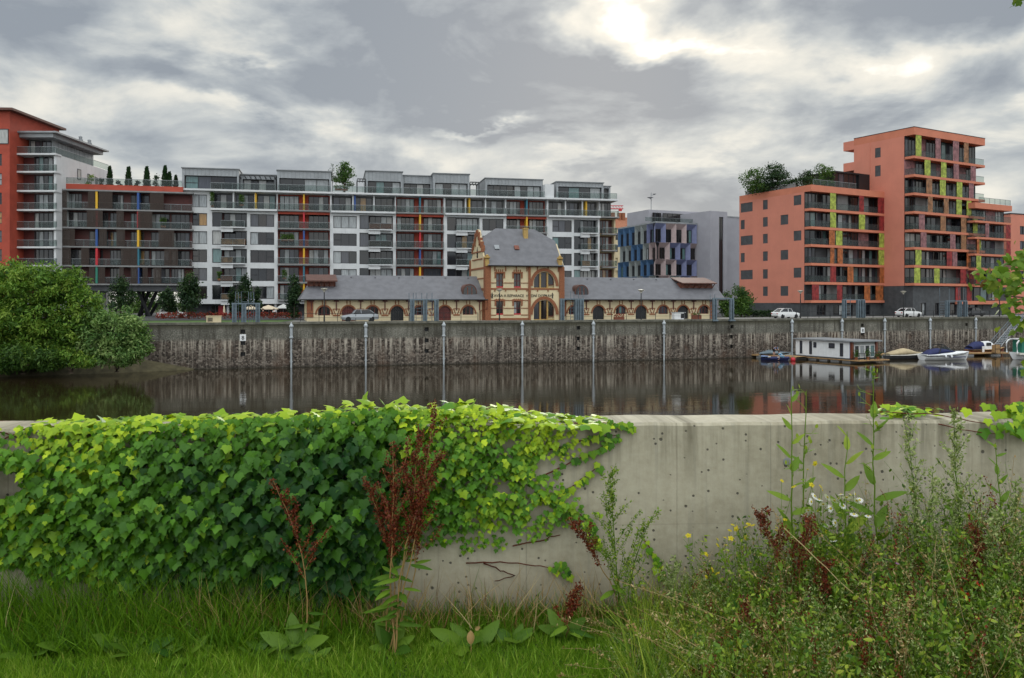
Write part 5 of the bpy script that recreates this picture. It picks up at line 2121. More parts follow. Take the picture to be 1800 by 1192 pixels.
def parasol(label, px, Y, r, zc, m_, closed=False):
    b = P(px, 530, Y)
    t = thing('parasol', label, 'parasol', (b.x, b.y, -.8), 0, GP)
    mb = MB()
    mb.path([(0, 0, 0), (0, 0, zc + .2)], .03, 6)
    mb.lathe([(.3, 0), (.3, .06), (.06, .1)], n=10)
    mb.build('pole', 'zinc', t)
    mb = MB()
    if closed:
        mb.lathe([(.12, .55), (.2, .7), (.14, 1.3), (.07, zc), (.02, zc + .25)], n=8)
    else:
        mb.lathe([(r, zc - .55), (r * 1.0, zc - .45), (r * .55, zc - .12), (.03, zc + .15)], n=8)
    mb.build('canopy', m_, t, False)


parasol('open cream parasol partly behind the cafe gantry', 441, 131, 1.0, 1.75, 'parasol_cream')
parasol('widest open peach parasol on the cafe terrace', 472, 133, 1.55, 1.75, 'parasol_cream')
parasol('open grey parasol nearest the station', 498, 134, 1.1, 1.9, 'parasol_grey')
parasol('folded peach parasol near the red cafe door', 394, 132, .2, 1.75, 'parasol_cream', True)


def figure(label, loc, rz, joints, cloth_top, cloth_low, k=1.0, extra=None):
    """one continuous skinned body; clothing by height bands on the same mesh is avoided: garments are children"""
    t = thing('person', label, 'person', loc, rz)
    names = list(joints)
    vs = [joints[n_][0] for n_ in names]
    par = [joints[n_][2] for n_ in names]
    es = [(names.index(p_), i_) for i_, p_ in enumerate(par) if p_]
    def skin(nm, keep, grow, m_):
        idx = [i_ for i_, n_ in enumerate(names) if n_ in keep]
        mp = {j: i_ for i_, j in enumerate(idx)}
        me = bpy.data.meshes.new(nm)
        me.from_pydata([vs[i_] for i_ in idx], [(mp[a], mp[b]) for a, b in es if a in mp and b in mp], [])
        o = bpy.data.objects.new(nm, me)
        COL.objects.link(o)
        o.parent = t
        me.materials.append(M[m_])
        sm = o.modifiers.new('skin', 'SKIN')
        for i_, j in enumerate(idx):
            r_ = joints[names[j]][1] + grow
            me.skin_vertices[0].data[i_].radius = (r_, r_)
        me.skin_vertices[0].data[0].use_root = True
        o.modifiers.new('sub', 'SUBSURF').levels = 1
        o.modifiers['sub'].render_levels = 1
        return o
    skin('body', names, 0, 'skin')
    skin('shirt', [n_ for n_ in names if n_ in ('pelvis', 'waist', 'chest', 'shl', 'shr', 'ell', 'elr')], .022, cloth_top)
    skin('trousers', [n_ for n_ in names if n_ in ('pelvis', 'hipl', 'hipr', 'knl', 'knr')], .025, cloth_low)
    hd = joints['head'][0]
    mb = MB()
    mb.ball((hd[0] - .015, hd[1] + .0, hd[2] + .035), .112, 10)
    mb.build('hair', 'hair', t, True)
    return t


def pose(bend=0.0, sit=False, arms=0.3):
    """x forward; pelvis at z .92 (or .5 sitting)"""
    pz_ = .5 if sit else .9
    s, c = math.sin(bend), math.cos(bend)
    def up(h, y=0.0):
        return (s * h, y, pz_ + c * h)
    j = {'pelvis': ((0, 0, pz_), .13, None), 'waist': (up(.22), .12, 'pelvis'), 'chest': (up(.45), .14, 'waist'), 'neck': (up(.58), .06, 'chest'), 'head': (up(.74), .095, 'neck')}
    for sd_, y in (('l', .17), ('r', -.17)):
        sh = up(.48, y)
        j['sh' + sd_] = (sh, .06, 'chest')
        el = (sh[0] + .28 * arms, y * 1.25, sh[2] - .26)
        j['el' + sd_] = (el, .045, 'sh' + sd_)
        j['ha' + sd_] = ((el[0] + .2, y * 1.1, el[2] - .12), .035, 'el' + sd_)
        j['hip' + sd_] = ((0, y * .55, pz_ - .06), .09, 'pelvis')
        if sit:
            j['kn' + sd_] = ((.42, y * .7, pz_), .07, 'hip' + sd_)
            j['fo' + sd_] = ((.45, y * .7, .05), .045, 'kn' + sd_)
        else:
            j['kn' + sd_] = ((.03, y * .6, .48), .065, 'hip' + sd_)
            j['fo' + sd_] = ((.0, y * .6, .06), .045, 'kn' + sd_)
        f = j['fo' + sd_][0]
        j['to' + sd_] = ((f[0] + .17, f[1], .03), .035, 'fo' + sd_)
    return j


q = P(462, 530, 131.5)
figure('person in dark clothes seated under the peach parasol', (q.x, q.y, -.8), 1.0, pose(.1, True), 'cloth_dark', 'cloth_dark')
q = P(482, 530, 131.5)
figure('person in white top seated right of the peach parasol', (q.x, q.y, -.8), 2.2, pose(.15, True), 'cloth_white', 'cloth_red')
for px, Y in ((462, 131.5), (482, 131.5)):
    q = P(px, 530, Y)
    t = thing('cafe_chair', 'dark cafe chair under the seated person in ' + ('dark clothes' if px == 462 else 'white top'), 'chair', (q.x, q.y, -.8), 1.0 if px == 462 else 2.2)
    mb = MB()
    mb.box(-.22, .22, -.22, .22, .36, .4)
    mb.build('seat', 'black_metal', t)
    mb = MB()
    mb.box(-.25, -.221, -.22, .22, .36, .85)
    mb.build('backrest', 'black_metal', t)
    for a in (-.2, .2):
        for b in (-.2, .2):
            mb = MB()
            mb.path([(a, b, 0), (a, b, .359)], .018, 5)
            mb.build('leg', 'black_metal', t)

# ------------------------------------------------------------------ boats and pontoons
HB = Fac(1397.5, 115, 1493, 107, WZ)
hb = HB.empty('houseboat', 'white flat roofed houseboat with glazed red brown end porch', 'boat')
Lh, Wh = HB.L, 4.9
mb = MB()
mb.box(0, Lh - .05, .12, Wh, .55, 2.62)
q = .35
while q < Lh - .2:
    mb.box(q, q + .02, .105, .119, .56, 2.6)
    q += .42
mb.build('cabin', 'white_paint', hb)
mb = MB()
mb.box(-.15, Lh + .75, -.2, Wh + .3, 2.622, 2.72)
mb.box(-.1, Lh + .7, -.15, Wh + .25, 2.722, 2.78)
mb.build('roof', 'zinc', hb)
mb = MB()
mb.box(-.1, Lh + .05, 0, Wh + .1, .38, .548)
mb.build('plinth_beam', 'dark_stone', hb)
for k in range(5):
    mb = MB()
    a = .3 + k * 1.85
    mb.box(a, a + 1.3, .2, Wh, -.35, .37)
    mb.build('float', 'concrete_grey', hb)
for a, b, z0, z1 in ((.8, 1.2, .75, 2.45), (2.45, 2.85, .75, 2.45), (3.15, 3.6, 1.65, 2.35), (5.7, 6.6, 1.7, 2.35), (7.5, 7.95, .75, 2.4)):
    window(hb, a, b, z0, z1, .03, 1, gw=[6, 4, 0, 0, 0, 20, 0], t=.05)
mb = MB()
mb.box(Lh - .049, Lh, .1, Wh + .02, .55, 2.62)
mb.build('corner_post', 'cloth_blue', hb)
mb = MB()
mb.box(-.1, Lh + 1.5, -.05, Wh + .6, .25, .375)
mb.build('deck', 'wood_deck', hb)
for v_ in (.12, Wh - .4):
    mb = MB()
    mb.box(Lh + .02, Lh + .3, v_, v_ + .32, .55, 2.62)
    mb.build('porch_post', 'mahogany', hb)
# the porch end faces down river: glass doors in white frames
for k in range(4):
    a = .75 + k * .95
    o = window(hb, a, a + .9, .6, 2.2, Lh + .03, 1, frame='white_paint', swap=True, name='porch_door', gw=[14, 8, 1, 0, 3, 4, 0])
mb = MB()
mb.box(Lh + .02, Lh + .12, .46, Wh - .42, 2.22, 2.6)
mb.build('porch_fascia', 'sage_panel', hb)
for k in range(6):
    mb = MB()
    mb.path([(Lh + 1.4, .1 + k * .95, .376), (Lh + 1.4, .1 + k * .95, 1.25)], .03, 5)
    mb.build('rail_post', 'black_metal', hb)
mb = MB()
mb.path([(Lh + 1.4, .05, 1.25), (Lh + 1.4, 4.9, 1.25)], .035, 5)
mb.build('porch_rail', 'black_metal', hb)
for k, (a, b, hgt) in enumerate(((.6, .5, .9), (.8, 2.4, 1.2), (1.0, 4.0, .8))):
    p = HB.w(Lh + a, b, .376)
    t = thing('potted_plant', 'potted plant on the houseboat porch deck, ' + ['nearest the white cabin corner', 'tallest, in the middle', 'lowest, by the far porch post'][k], 'plant', p, HB.ang, 'potted plants on the houseboat')
    mb = MB()
    mb.lathe([(.16, 0), (.22, .35), (.24, .36)], n=10)
    mb.build('pot', 'brick', t)
    L = Leaves()
    n = 160
    pp = rng.normal(size=(n, 3)) * np.array([.2, .2, hgt * .25]) + np.array([0, 0, .3 + hgt * .45])
    L.put(QV * np.array([.5, 1, 1]), QT, pp, axes(rdir(n), rdir(n)), rng.uniform(.12, .24, n), rng.uniform(0, 1, n))
    L.build('foliage', 'leaf_mid', t)


def pontoon(name, label, pa, Ya, pb, Yb, wd_, group='wooden pontoons'):
    fa = Fac(pa, Ya, pb, Yb, WZ)
    t = fa.empty(name, label, 'pontoon', group)
    mb = MB()
    a = 0
    while a < fa.L:
        mb.box(a, min(a + .14, fa.L), 0, wd_, .42, .47)
        a += .15
    mb.box(0, fa.L, -.04, -.003, .28, .46)
    mb.box(0, fa.L, wd_ + .003, wd_ + .04, .28, .46)
    mb.build('deck', 'wood_deck', t)
    n = max(2, int(fa.L / 3.6))
    for k in range(n):
        mb = MB()
        c = fa.L * (k + .5) / n
        mb.box(c - .75, c + .75, .1, wd_ - .1, -.3, .41)
        mb.build('float', 'concrete_grey', t)
    return fa


pl = pontoon('pontoon', 'wooden pontoon with pale floats left of the houseboat', 1317, 117.6, 1400, 111.5, 2.2)
pr = pontoon('pontoon', 'long wooden pontoon behind the motorboats at right', 1535, 117.6, 1775, 121.5, 1.6)


def hull(par, Lb, B, H, mname, stern=.9, sheer=.35, z0=-.12, nm='hull', keel=.25):
    """lofted boat hull, bow at +x, open top closed by a deck sheet"""
    n, kk = 14, 6
    vs, fs = [], []
    for i in range(n + 1):
        f = i / n
        x_ = -Lb / 2 + Lb * f
        wd_ = B / 2 * (stern + (1 - stern) * min(1, f * 3)) * (1 - max(0, (f - .45) / .55) ** 2.3) + .012
        ht = H + sheer * f ** 2.2
        for j in range(kk):
            a = j / (kk - 1)
            yy = wd_ * (a ** .45)
            zz = z0 + (ht - z0) * (a ** 1.5) + (keel * max(0, f - .6) * (1 - a))
            vs.append((x_ + (.12 * Lb * f * f * (a - 1) * .6 if f > .5 else 0), yy, zz))
        for j in range(kk - 2, -1, -1):
            p_ = vs[i * (2 * kk - 1) + j]
            vs.append((p_[0], -p_[1], p_[2]))
    m_ = 2 * kk - 1
    # reorder rows: from +y gunwale to -y gunwale
    rows_ = []
    for i in range(n + 1):
        r_ = vs[i * m_:(i + 1) * m_]
        rows_.append(r_[:kk][::-1] + r_[kk:][::-1])
    V = [p_ for r_ in rows_ for p_ in r_]
    for i in range(n):
        for j in range(m_ - 1):
            fs.append((i * m_ + j, (i + 1) * m_ + j, (i + 1) * m_ + j + 1, i * m_ + j + 1))
        fs.append((i * m_, i * m_ + m_ - 1, (i + 1) * m_ + m_ - 1, (i + 1) * m_))
    fs.append(tuple(range(m_)))
    mb = MB()
    mb.add(V, fs)
    return mb.build(nm, mname, par)


def loft(par, nm, mname, secs, smooth=True):
    """secs: (x, half width, z low, z high) with rounded tops"""
    vs, fs = [], []
    for x_, w_, zl, zh in secs:
        for a, b in ((1, 0), (.97, .55), (.72, .88), (0, 1), (-.72, .88), (-.97, .55), (-1, 0)):
            vs.append((x_, w_ * a, zl + (zh - zl) * b))
    for i in range(len(secs) - 1):
        for j in range(7):
            fs.append((i * 7 + j, (i + 1) * 7 + j, (i + 1) * 7 + (j + 1) % 7, i * 7 + (j + 1) % 7))
    fs += [tuple(range(6, -1, -1)), tuple(range((len(secs) - 1) * 7, len(secs) * 7))]
    mb = MB()
    mb.add(vs, fs)
    return mb.build(nm, mname, par, smooth)


# beige covered boat, bow to the right
q = P(1590, 530, 114.5)
t = thing('motorboat', 'motorboat under a peaked beige tarpaulin, beside the houseboat', 'boat', (q.x, q.y, WZ), .12, 'motorboats at the pontoon')
hull(t, 5.2, 2.0, .5, 'dark_stone')
loft(t, 'gunwale', 'offwhite_grp', [(-2.6, .9, .47, .6), (0, 1.02, .49, .66), (1.4, .82, .55, .76), (2.55, .12, .78, .9)])
loft(t, 'tarpaulin', 'beige_canvas', [(-2.5, .8, .6, .75), (-1.3, .9, .62, 1.15), (-.2, .92, .64, 1.45), (.6, .85, .68, 1.3), (1.5, .62, .74, .95), (2.3, .2, .82, .9)])
# blue and white sports cruiser, bow to the right
q = P(1662, 530, 112.8)
t = thing('motorboat', 'white motorboat with navy canopy and dark roll bar', 'boat', (q.x, q.y, WZ), .10, 'motorboats at the pontoon')
hull(t, 6.6, 2.4, .62, 'white_paint', sheer=.45)
loft(t, 'deck', 'white_paint', [(-3.2, 1.0, .6, .72), (-1, 1.15, .62, .95), (.8, 1.1, .68, 1.15), (2.2, .7, .85, 1.15), (3.2, .1, 1.02, 1.1)])
mb = MB()
mb.box(-.2, 2.1, -1.21, -1.17, .38, .5)
mb.box(-.2, 2.1, 1.17, 1.21, .38, .5)
mb.build('stripe', 'navy_canvas', t)
loft(t, 'canopy', 'navy_canvas', [(-2.9, .85, .7, .8), (-2.2, .95, .72, 1.35), (-1.2, .98, .9, 1.55), (0, .95, 1.05, 1.4), (.9, .8, 1.1, 1.18)])
mb = MB()
mb.path([(-1.5, -1.0, .9), (-1.1, -.95, 1.9), (-.7, -.6, 2.05), (-.7, .6, 2.05), (-1.1, .95, 1.9), (-1.5, 1.0, .9)], .06, 6)
mb.path([(.2, -.9, 1.2), (-.6, -.7, 2.02)], .04, 5)
mb.path([(.2, .9, 1.2), (-.6, .7, 2.02)], .04, 5)
mb.build('roll_bar', 'black_metal', t)
loft(t, 'windscreen', 'clear_glass', [(-.1, .9, 1.2, 1.75), (.5, .8, 1.2, 1.3)], False)
for y in (-.5, .3):
    mb = MB()
    mb.ball((-.2 + y, -1.22, .5), .13, 8, sz=1.5)
    mb.build('fender', 'white_paint', t)
# small mahogany cabin cruiser
q = P(1734, 530, 123.2)
t = thing('motorboat', 'small mahogany boat with white wheelhouse behind the pontoon', 'boat', (q.x, q.y, WZ), .2, 'motorboats at the pontoon')
hull(t, 6.0, 2.1, .75, 'mahogany', sheer=.3)
loft(t, 'deck', 'wood_deck', [(-2.9, .85, .72, .82), (0, 1.0, .74, .9), (1.8, .7, .85, 1.02), (2.9, .1, 1.0, 1.08)])
loft(t, 'wheelhouse', 'white_paint', [(-1.0, .8, .85, 1.95), (.3, .8, .85, 2.0), (1.2, .7, .9, 1.15)], False)
mb = MB()
mb.box(-.7, .1, -.83, -.79, 1.35, 1.8)
mb.build('cabin_window', GL[0], t)
loft(t, 'cockpit_cover', 'navy_canvas', [(-2.9, .8, .8, 1.3), (-1.9, .85, .8, 1.95), (-1.02, .82, .86, 1.95)])
mb = MB()
mb.path([(-1.4, -1.02, .4), (-1.4, -1.02, 1.3)], .16, 8)
mb.build('fender', 'white_paint', t)
# white passenger launch at the right edge
q = P(1795, 530, 113)
t = thing('river_launch', 'white river launch with curved cabin roof at the right edge', 'boat', (q.x + 1.6, q.y, WZ), .05)
o = hull(t, 9, 2.8, .75, 'white_paint', sheer=.3)
o.rotation_euler = (0, 0, math.pi)
o.location = (1.2, 0, 0)
mb = MB()
mb.box(-2.6, 4, -1.15, 1.15, .7, .95)
mb.build('deck', 'offwhite_grp', t)
mb = MB()
mb.path([(-2.9, -1.1, .9), (-2.95, -1.1, 2.2), (-2.7, -1.1, 2.55), (-2.3, -1.1, 2.65), (4, -1.1, 2.72)], .11, 8)
mb.path([(-2.9, 1.1, .9), (-2.95, 1.1, 2.2), (-2.7, 1.1, 2.55), (-2.3, 1.1, 2.65), (4, 1.1, 2.72)], .11, 8)
mb.box(-2.5, 4, -1.12, 1.12, 2.66, 2.8)
mb.build('cabin_roof', 'white_paint', t)
mb = MB()
mb.box(-1.3, 4, -1.0, 1.0, .96, 2.64)
mb.build('cabin', 'offwhite_grp', t)
mb = MB()
mb.box(-2.2, -1.31, -.95, .95, .96, 2.6)
mb.build('cabin_door', 'fin_green', t)
mb = MB()
for a in (-.4, .7, 1.8, 2.9):
    mb.box(a - .35, a + .35, -1.03, -1.004, 1.5, 2.2)
mb.build('cabin_window', GL[5], t)
# crates on the pontoon by the launch
q = P(1751, 530, 120.6)
t = thing('wooden_crate', 'tall plywood crate on the pontoon by the launch', 'crate', (q.x, q.y, WZ + .47), .1)
mb = MB()
mb.box(-.4, .4, -.35, .35, 0, 1.1)
mb.build('box', 'wood_deck', t)
mb = MB()
for a in (-.41, .34):
    mb.box(a, a + .07, -.38, -.352, 0, 1.12)
mb.box(-.34, .34, -.38, -.352, .5, .58)
mb.build('batten', 'bark', t)
# gangway from the quay top down to the pontoon
fa, ug = quay_at(1788, -.4)
top = fa.w(fa.u(1797, -.3), -.3, 6.3)
bot = Vector((P(1744, 530, 122.4).x, 122.4, WZ + .5))
t = thing('gangway', 'steel gangway slanting from the quay top down to the pontoon', 'gangway', bot, 0)
dv = top - bot
sd_ = Vector((0, 0, 1)).cross(dv).normalized() * .55
mb = MB()
mb.path([sd_ * .9, dv + sd_ * .9], .08, 4)
mb.path([-sd_ * .9, dv - sd_ * .9], .08, 4)
n = 22
for k in range(n):
    c = dv * ((k + .5) / n)
    mb.path([c - sd_, c + sd_], .09, 4)
mb.build('walkway', 'zinc', t)
for sg in (1, -1):
    mb = MB()
    up_ = Vector((0, 0, 1.0))
    mb.path([sd_ * sg + up_, dv + sd_ * sg + up_], .045, 5)
    mb.path([sd_ * sg + up_ * .5, dv + sd_ * sg + up_ * .5], .03, 4)
    for k in range(9):
        c = dv * (k / 8) + sd_ * sg
        mb.path([c, c + up_], .03, 4)
    mb.build('handrail', 'steel_blue', t)
# blue rowing boat with two people, buoy
q = P(1363, 530, 111.8)
t = thing('rowing_boat', 'small dark blue boat lying at the left pontoon', 'boat', (q.x, q.y, WZ), -.42)
hull(t, 3.6, 1.35, .42, 'navy_canvas', stern=.8, sheer=.12)
mb = MB()
mb.box(-.9, -.6, -.52, .52, .4, .45)
mb.box(.3, .6, -.52, .52, .4, .45)
mb.build('thwart', 'white_paint', t)
loft(t, 'bow_cover', 'cloth_blue', [(-1.75, .5, .4, .62), (-.9, .6, .42, .56)])
q2 = P(1360.5, 530, 113.6)
figure('person in blue grey top and dark shorts bending over the left pontoon', (q2.x, q2.y, WZ + .47), -1.2, pose(.95, False, .5), 'cloth_blue', 'cloth_dark')
q2 = P(1376, 530, 111.0)
figure('person in sky blue shirt crouching in the dark blue boat', (q2.x, q2.y, WZ + .1), 2.6, pose(.8, True, .6), 'cloth_sky', 'cloth_sky')
q2 = P(1369, 530, 113.9)
t = thing('covered_dinghy', 'pale blue covered dinghy lying behind the bending person', 'boat', (q2.x, q2.y + 1.6, WZ), -.4)
hull(t, 4.2, 1.5, .55, 'sage_panel', stern=.8)
loft(t, 'cover', 'steel_blue', [(-2, .6, .55, .75), (-.8, .72, .56, 1.15), (.6, .68, .6, .95), (1.9, .12, .8, .9)])
q2 = P(1394, 530, 110.6)
t = thing('mooring_buoy', 'round red mooring buoy at the corner of the houseboat', 'buoy', (q2.x, q2.y, WZ + .15))
mb = MB()
mb.ball((0, 0, 0), .33, 12)
mb.build('float', 'red_plastic', t, True)
mb = MB()
mb.path([(0, 0, .3), (0, 0, .5)], .05, 6)
mb.build('eye', 'zinc', t)


# ------------------------------------------------------------------ near concrete wall
W = Fac(0, 4.33, 1800, 4.69, 0.0)


def near_concrete():
    m, h, p, o = base_mat('cast_concrete')
    co = h.new('ShaderNodeTexCoord').outputs['Object']
    a, b, c = h.sep(co)
    big = h.noise(co, 1.3, 6, .6)
    fine = h.noise(co, 22, 5, .65)
    col = h.ramp(h.m('ADD', h.m('MULTIPLY', big, .65), h.m('MULTIPLY', fine, .35)), [(.3, (.24, .21, .14)), (.5, (.375, .34, .25)), (.7, (.48, .445, .34))])
    # board marks: fine upright grain
    gr = h.noise(h.vec(h.m('MULTIPLY', a, 26), h.m('MULTIPLY', b, 26), h.m('MULTIPLY', c, .8)), 1.0, 3, .6)
    col = h.mix(h.m('MULTIPLY', h.rng(gr, .5, .75), .45), col, (.22, .21, .17))
    # dark algae runs below the arris
    st = h.noise(h.vec(h.m('MULTIPLY', a, 5.0), 0.0, h.m('MULTIPLY', c, .35)), 1.5, 5, .65)
    top = h.m('MULTIPLY', h.rng(c, .60, .99), h.rng(st, .42, .66))
    col = h.mix(h.m('MULTIPLY', top, .8), col, (.12, .105, .065))
    dr = h.noise(h.vec(h.m('MULTIPLY', a, 9.0), 0.0, h.m('MULTIPLY', c, .18)), 1.2, 4, .6)
    col = h.mix(h.m('MULTIPLY', h.m('MULTIPLY', h.rng(dr, .58, .72), h.rng(c, .1, .9)), .45), col, (.16, .135, .085))
    sm = h.m('ABSOLUTE', h.m('SUBTRACT', h.m('FRACT', h.m('DIVIDE', h.m('ADD', a, .62), 1.32)), .5))
    col = h.mix(h.m('MULTIPLY', h.rng(sm, .0035, .0012), .45), col, (.17, .155, .12))
    hz = h.m('ABSOLUTE', h.m('SUBTRACT', c, .46))
    col = h.mix(h.m('MULTIPLY', h.rng(hz, .005, .0015), .22), col, (.19, .17, .13))
    # damp, earthy foot
    foot = h.m('MULTIPLY', h.rng(h.m('ADD', c, h.m('MULTIPLY', big, .35)), .55, .2), .55)
    col = h.mix(foot, col, (.20, .165, .11))
    # blow holes
    v = h.new('ShaderNodeTexVoronoi', feature='F1')
    h.link(co, v.inputs['Vector'])
    v.inputs['Scale'].default_value = 24
    rr, _, _ = h.sep(v.outputs['Color'])
    hole = h.m('MULTIPLY', h.rng(v.outputs['Distance'], .20, .12), h.m('GREATER_THAN', rr, .62))
    v2 = h.new('ShaderNodeTexVoronoi', feature='F1')
    h.link(co, v2.inputs['Vector'])
    v2.inputs['Scale'].default_value = 9
    r2, _, _ = h.sep(v2.outputs['Color'])
    hole2 = h.m('MULTIPLY', h.rng(v2.outputs['Distance'], .11, .07), h.m('GREATER_THAN', r2, .55))
    hole = h.m('MAXIMUM', hole, hole2)
    hole = h.m('MULTIPLY', hole, h.rng(c, 1.0, .985))
    col = h.mix(h.m('MULTIPLY', hole, .85), col, (.05, .045, .035))
    col = h.mix(h.rng(h.noise(co, 5, 3, .5), .69, .75), col, (.20, .10, .05))
    h.link(col, p.inputs['Base Color'])
    setp(p, .85)
    bump(h, p, h.m('SUBTRACT', h.m('ADD', h.m('MULTIPLY', fine, .35), h.m('MULTIPLY', gr, .25)), hole), .5, .012)
    return m


M['cast_concrete'] = near_concrete()
wt_ = W.empty('concrete_wall', 'low cast concrete wall with pitted face and pale top, half hidden by ivy', 'wall')
ua, ub = W.u(0) - 4.5, W.u(1800) + 4.5
mb = MB()
jo = [ua, W.u(1190), ub]
for a, b in zip(jo, jo[1:]):
    n = 60
    for k in range(n):
        x0_, x1_ = a + .0006 + (b - a - .0012) * k / n, a + .0006 + (b - a - .0012) * (k + 1) / n
        w0 = .004 * math.sin(x0_ * 9) * math.sin(x0_ * 3.3)
        w1_ = .004 * math.sin(x1_ * 9) * math.sin(x1_ * 3.3)
        prof = [(0, -.3), (0, .985), (.014, 1.0), (.318, 1.0), (.33, .988), (.33, -4.5)]
        pr0 = [(x0_, v_, z_ + (w0 if z_ > .9 else 0)) for v_, z_ in prof]
        pr1 = [(x1_, v_, z_ + (w1_ if z_ > .9 else 0)) for v_, z_ in prof]
        mb.add(pr0 + pr1, [(j, j + 6, j + 7, j + 1) for j in range(5)] + ([tuple(range(6))] if k == 0 else []) + ([tuple(range(11, 5, -1))] if k == n - 1 else []))
mb.build('wall_panel', 'cast_concrete', wt_)
mb = MB()
for px, py in ((1383, 811), (880, 815)):
    uu, zz_ = W.u(px), W.z(px, py)
    mb.lathe([(.021, 0), (.021, .004), (.016, .005)], n=14)
    mb.v = [(q_[0] + uu, -q_[2], q_[1] + zz_) if abs(q_[0]) < .03 and abs(q_[1]) < .03 else q_ for q_ in mb.v]
    break
mb.build('tie_hole', 'slab_grey', wt_)

# ------------------------------------------------------------------ leaf templates
def fan(outline, cx, cy, zf):
    pts = [(cx, cy, zf(cx, cy))] + [(a, b, zf(a, b)) for a, b in outline]
    n = len(outline)
    return np.array(pts, float), [np.array([[0, k + 1, (k + 1) % n + 1] for k in range(n)])]


half = [(.20, -.10), (.40, -.06), (.52, .10), (.50, .26), (.66, .44), (.44, .50), (.30, .62), (.20, .80)]
IV, IT = fan([(0, .02)] + half + [(0, 1.05)] + [(-a, b) for a, b in half[::-1]], 0, .36, lambda a, b: .05 - .22 * abs(a) - .16 * b * b)
half = [(.10, .12), (.15, .35), (.13, .6), (.07, .85)]
LV, LT = fan([(0, 0)] + half + [(0, 1)] + [(-a, b) for a, b in half[::-1]], 0, .45, lambda a, b: -.35 * abs(a) * 1.2 - .30 * b * b)
half = [(.2, .05), (.33, .3), (.34, .5), (.22, .8)]
OV, OT = fan([(0, 0)] + half + [(0, 1)] + [(-a, b) for a, b in half[::-1]], 0, .45, lambda a, b: -.2 * abs(a) - .15 * b * b)
SV = np.array([(0, 0, 0), (.22, .5, .03), (0, 1, 0), (-.22, .5, .03)], float)
ST_ = [np.array([[0, 1, 2, 3]])]
BV = np.array([(-.5, 0, 0), (.5, 0, 0), (.4, .5, .05), (-.4, .5, .05), (0, 1, .24)], float)
BT = [np.array([[0, 1, 2, 3]]), np.array([[3, 2, 4]])]

M['leaf_ivy'] = fol('leaf_ivy', (.008, .045, .006), (.075, .20, .010), (.42, .55, .02), .15, .42)
M['leaf_grass'] = fol('leaf_grass', (.045, .13, .008), (.165, .31, .015), (.42, .48, .09), .35)
M['leaf_weed'] = fol('leaf_weed', (.03, .09, .010), (.14, .24, .022), (.36, .42, .05), .3)
M['leaf_grey'] = fol('leaf_grey', (.09, .13, .04), (.26, .33, .11), (.50, .53, .24), .28)
M['leaf_dry'] = fol('leaf_dry', (.16, .085, .025), (.34, .22, .085), (.5, .40, .2), .2)
M['leaf_rust'] = fol('leaf_rust', (.05, .009, .005), (.125, .023, .009), (.23, .058, .018), .12)
M['leaf_maple'] = fol('leaf_maple', (.05, .10, .012), (.13, .23, .025), (.28, .34, .05), .4)
M['petal_yellow'] = fol('petal_yellow', (.55, .45, .02), (.7, .6, .03), None, .3)
M['petal_white'] = fol('petal_white', (.75, .75, .72), (.85, .85, .82), None, .3)
M['petal_red'] = fol('petal_red', (.55, .03, .01), (.7, .06, .015), None, .3)
M['petal_mauve'] = fol('petal_mauve', (.30, .12, .30), (.45, .22, .42), None, .3)


def interp(x, pts):
    return np.interp(x, [p_[0] for p_ in pts], [p_[1] for p_ in pts])


def wall_pt(px, py, v):
    """arrays of image columns/rows -> points at depth v from the wall face (measured positions on the wall)"""
    k = (px - 900) / F
    ox, oy = W.ox - W.s * v, W.oy + W.c * v
    u = (k * oy - ox) / (W.c - k * W.s)
    Y = oy + u * W.s
    return np.stack([ox + u * W.c, Y, EYE - (py - 530) / F * Y], 1)


# ------------------------------------------------------------------ ivy
TOP = [(-700, 744), (0, 745), (100, 743), (180, 738), (250, 736), (420, 731), (560, 724), (640, 713), (700, 717), (760, 715), (820, 713), (880, 719), (950, 735), (1000, 741), (1090, 747)]
BOT = [(-700, 1010), (-100, 1000), (0, 985), (60, 1010), (130, 1030), (200, 1045), (330, 1045), (450, 1040), (520, 1060), (560, 1075), (650, 1065), (700, 985), (760, 955), (850, 966), (940, 950), (1000, 938), (1060, 912)]
RGT = [(700, 1090), (745, 1080), (757, 1055), (772, 1030), (800, 1003), (830, 985), (860, 996), (885, 1035), (905, 1050), (925, 1040), (945, 985), (960, 900), (1000, 700), (1080, 690)]


def nz(a, b, f):
    return np.sin(a * f + 1.3) * np.sin(b * f * 1.3 + .7) + .5 * np.sin(a * f * 2.3 + b * f * 1.7)


iv = W.empty('ivy', 'thick green ivy cascading over the left half of the concrete wall', 'plant')
iv.location = (0, 0, 0)
iv.rotation_euler = (0, 0, 0)
L = Leaves()
n = 25000
px = rng.uniform(-650, 1095, n)
py = rng.uniform(708, 1080, n)
t_, b_, r_ = interp(px, TOP), interp(px, BOT), interp(py, RGT)
wob_ = nz(px, py, .045) * 12
ok = (py > t_ + 4) & (py < b_ + wob_) & (px < r_ + wob_ * 1.6)
edge = np.minimum(np.minimum(r_ + wob_ * 1.6 - px, (b_ + wob_ - py) * 1.2), 400)
ok &= ~((px < 70) & (px > -60) & (py < 790) & (rng.uniform(0, 1, n) < .8))
ok &= ~((np.abs(px - 5) < 30) & (np.abs(py - 848) < 24))
ok &= ~((edge < 60) & (px > 700) & (rng.uniform(0, 1, n) < .55))
ok &= ~((px > 860) & (nz(px, py, .06) > .75) & (py > 770))
px, py, t_, edge = px[ok], py[ok], t_[ok], edge[ok]
n = len(px)
bul = .035 + .27 * np.clip(edge / 170, 0, 1) ** .8 * interp(px, [(-700, 1), (300, .9), (520, 1.3), (650, 1.25), (740, .6), (1000, .35), (1090, .3)])
bul *= interp(py - t_, [(0, .45), (60, .75), (200, 1.0)])
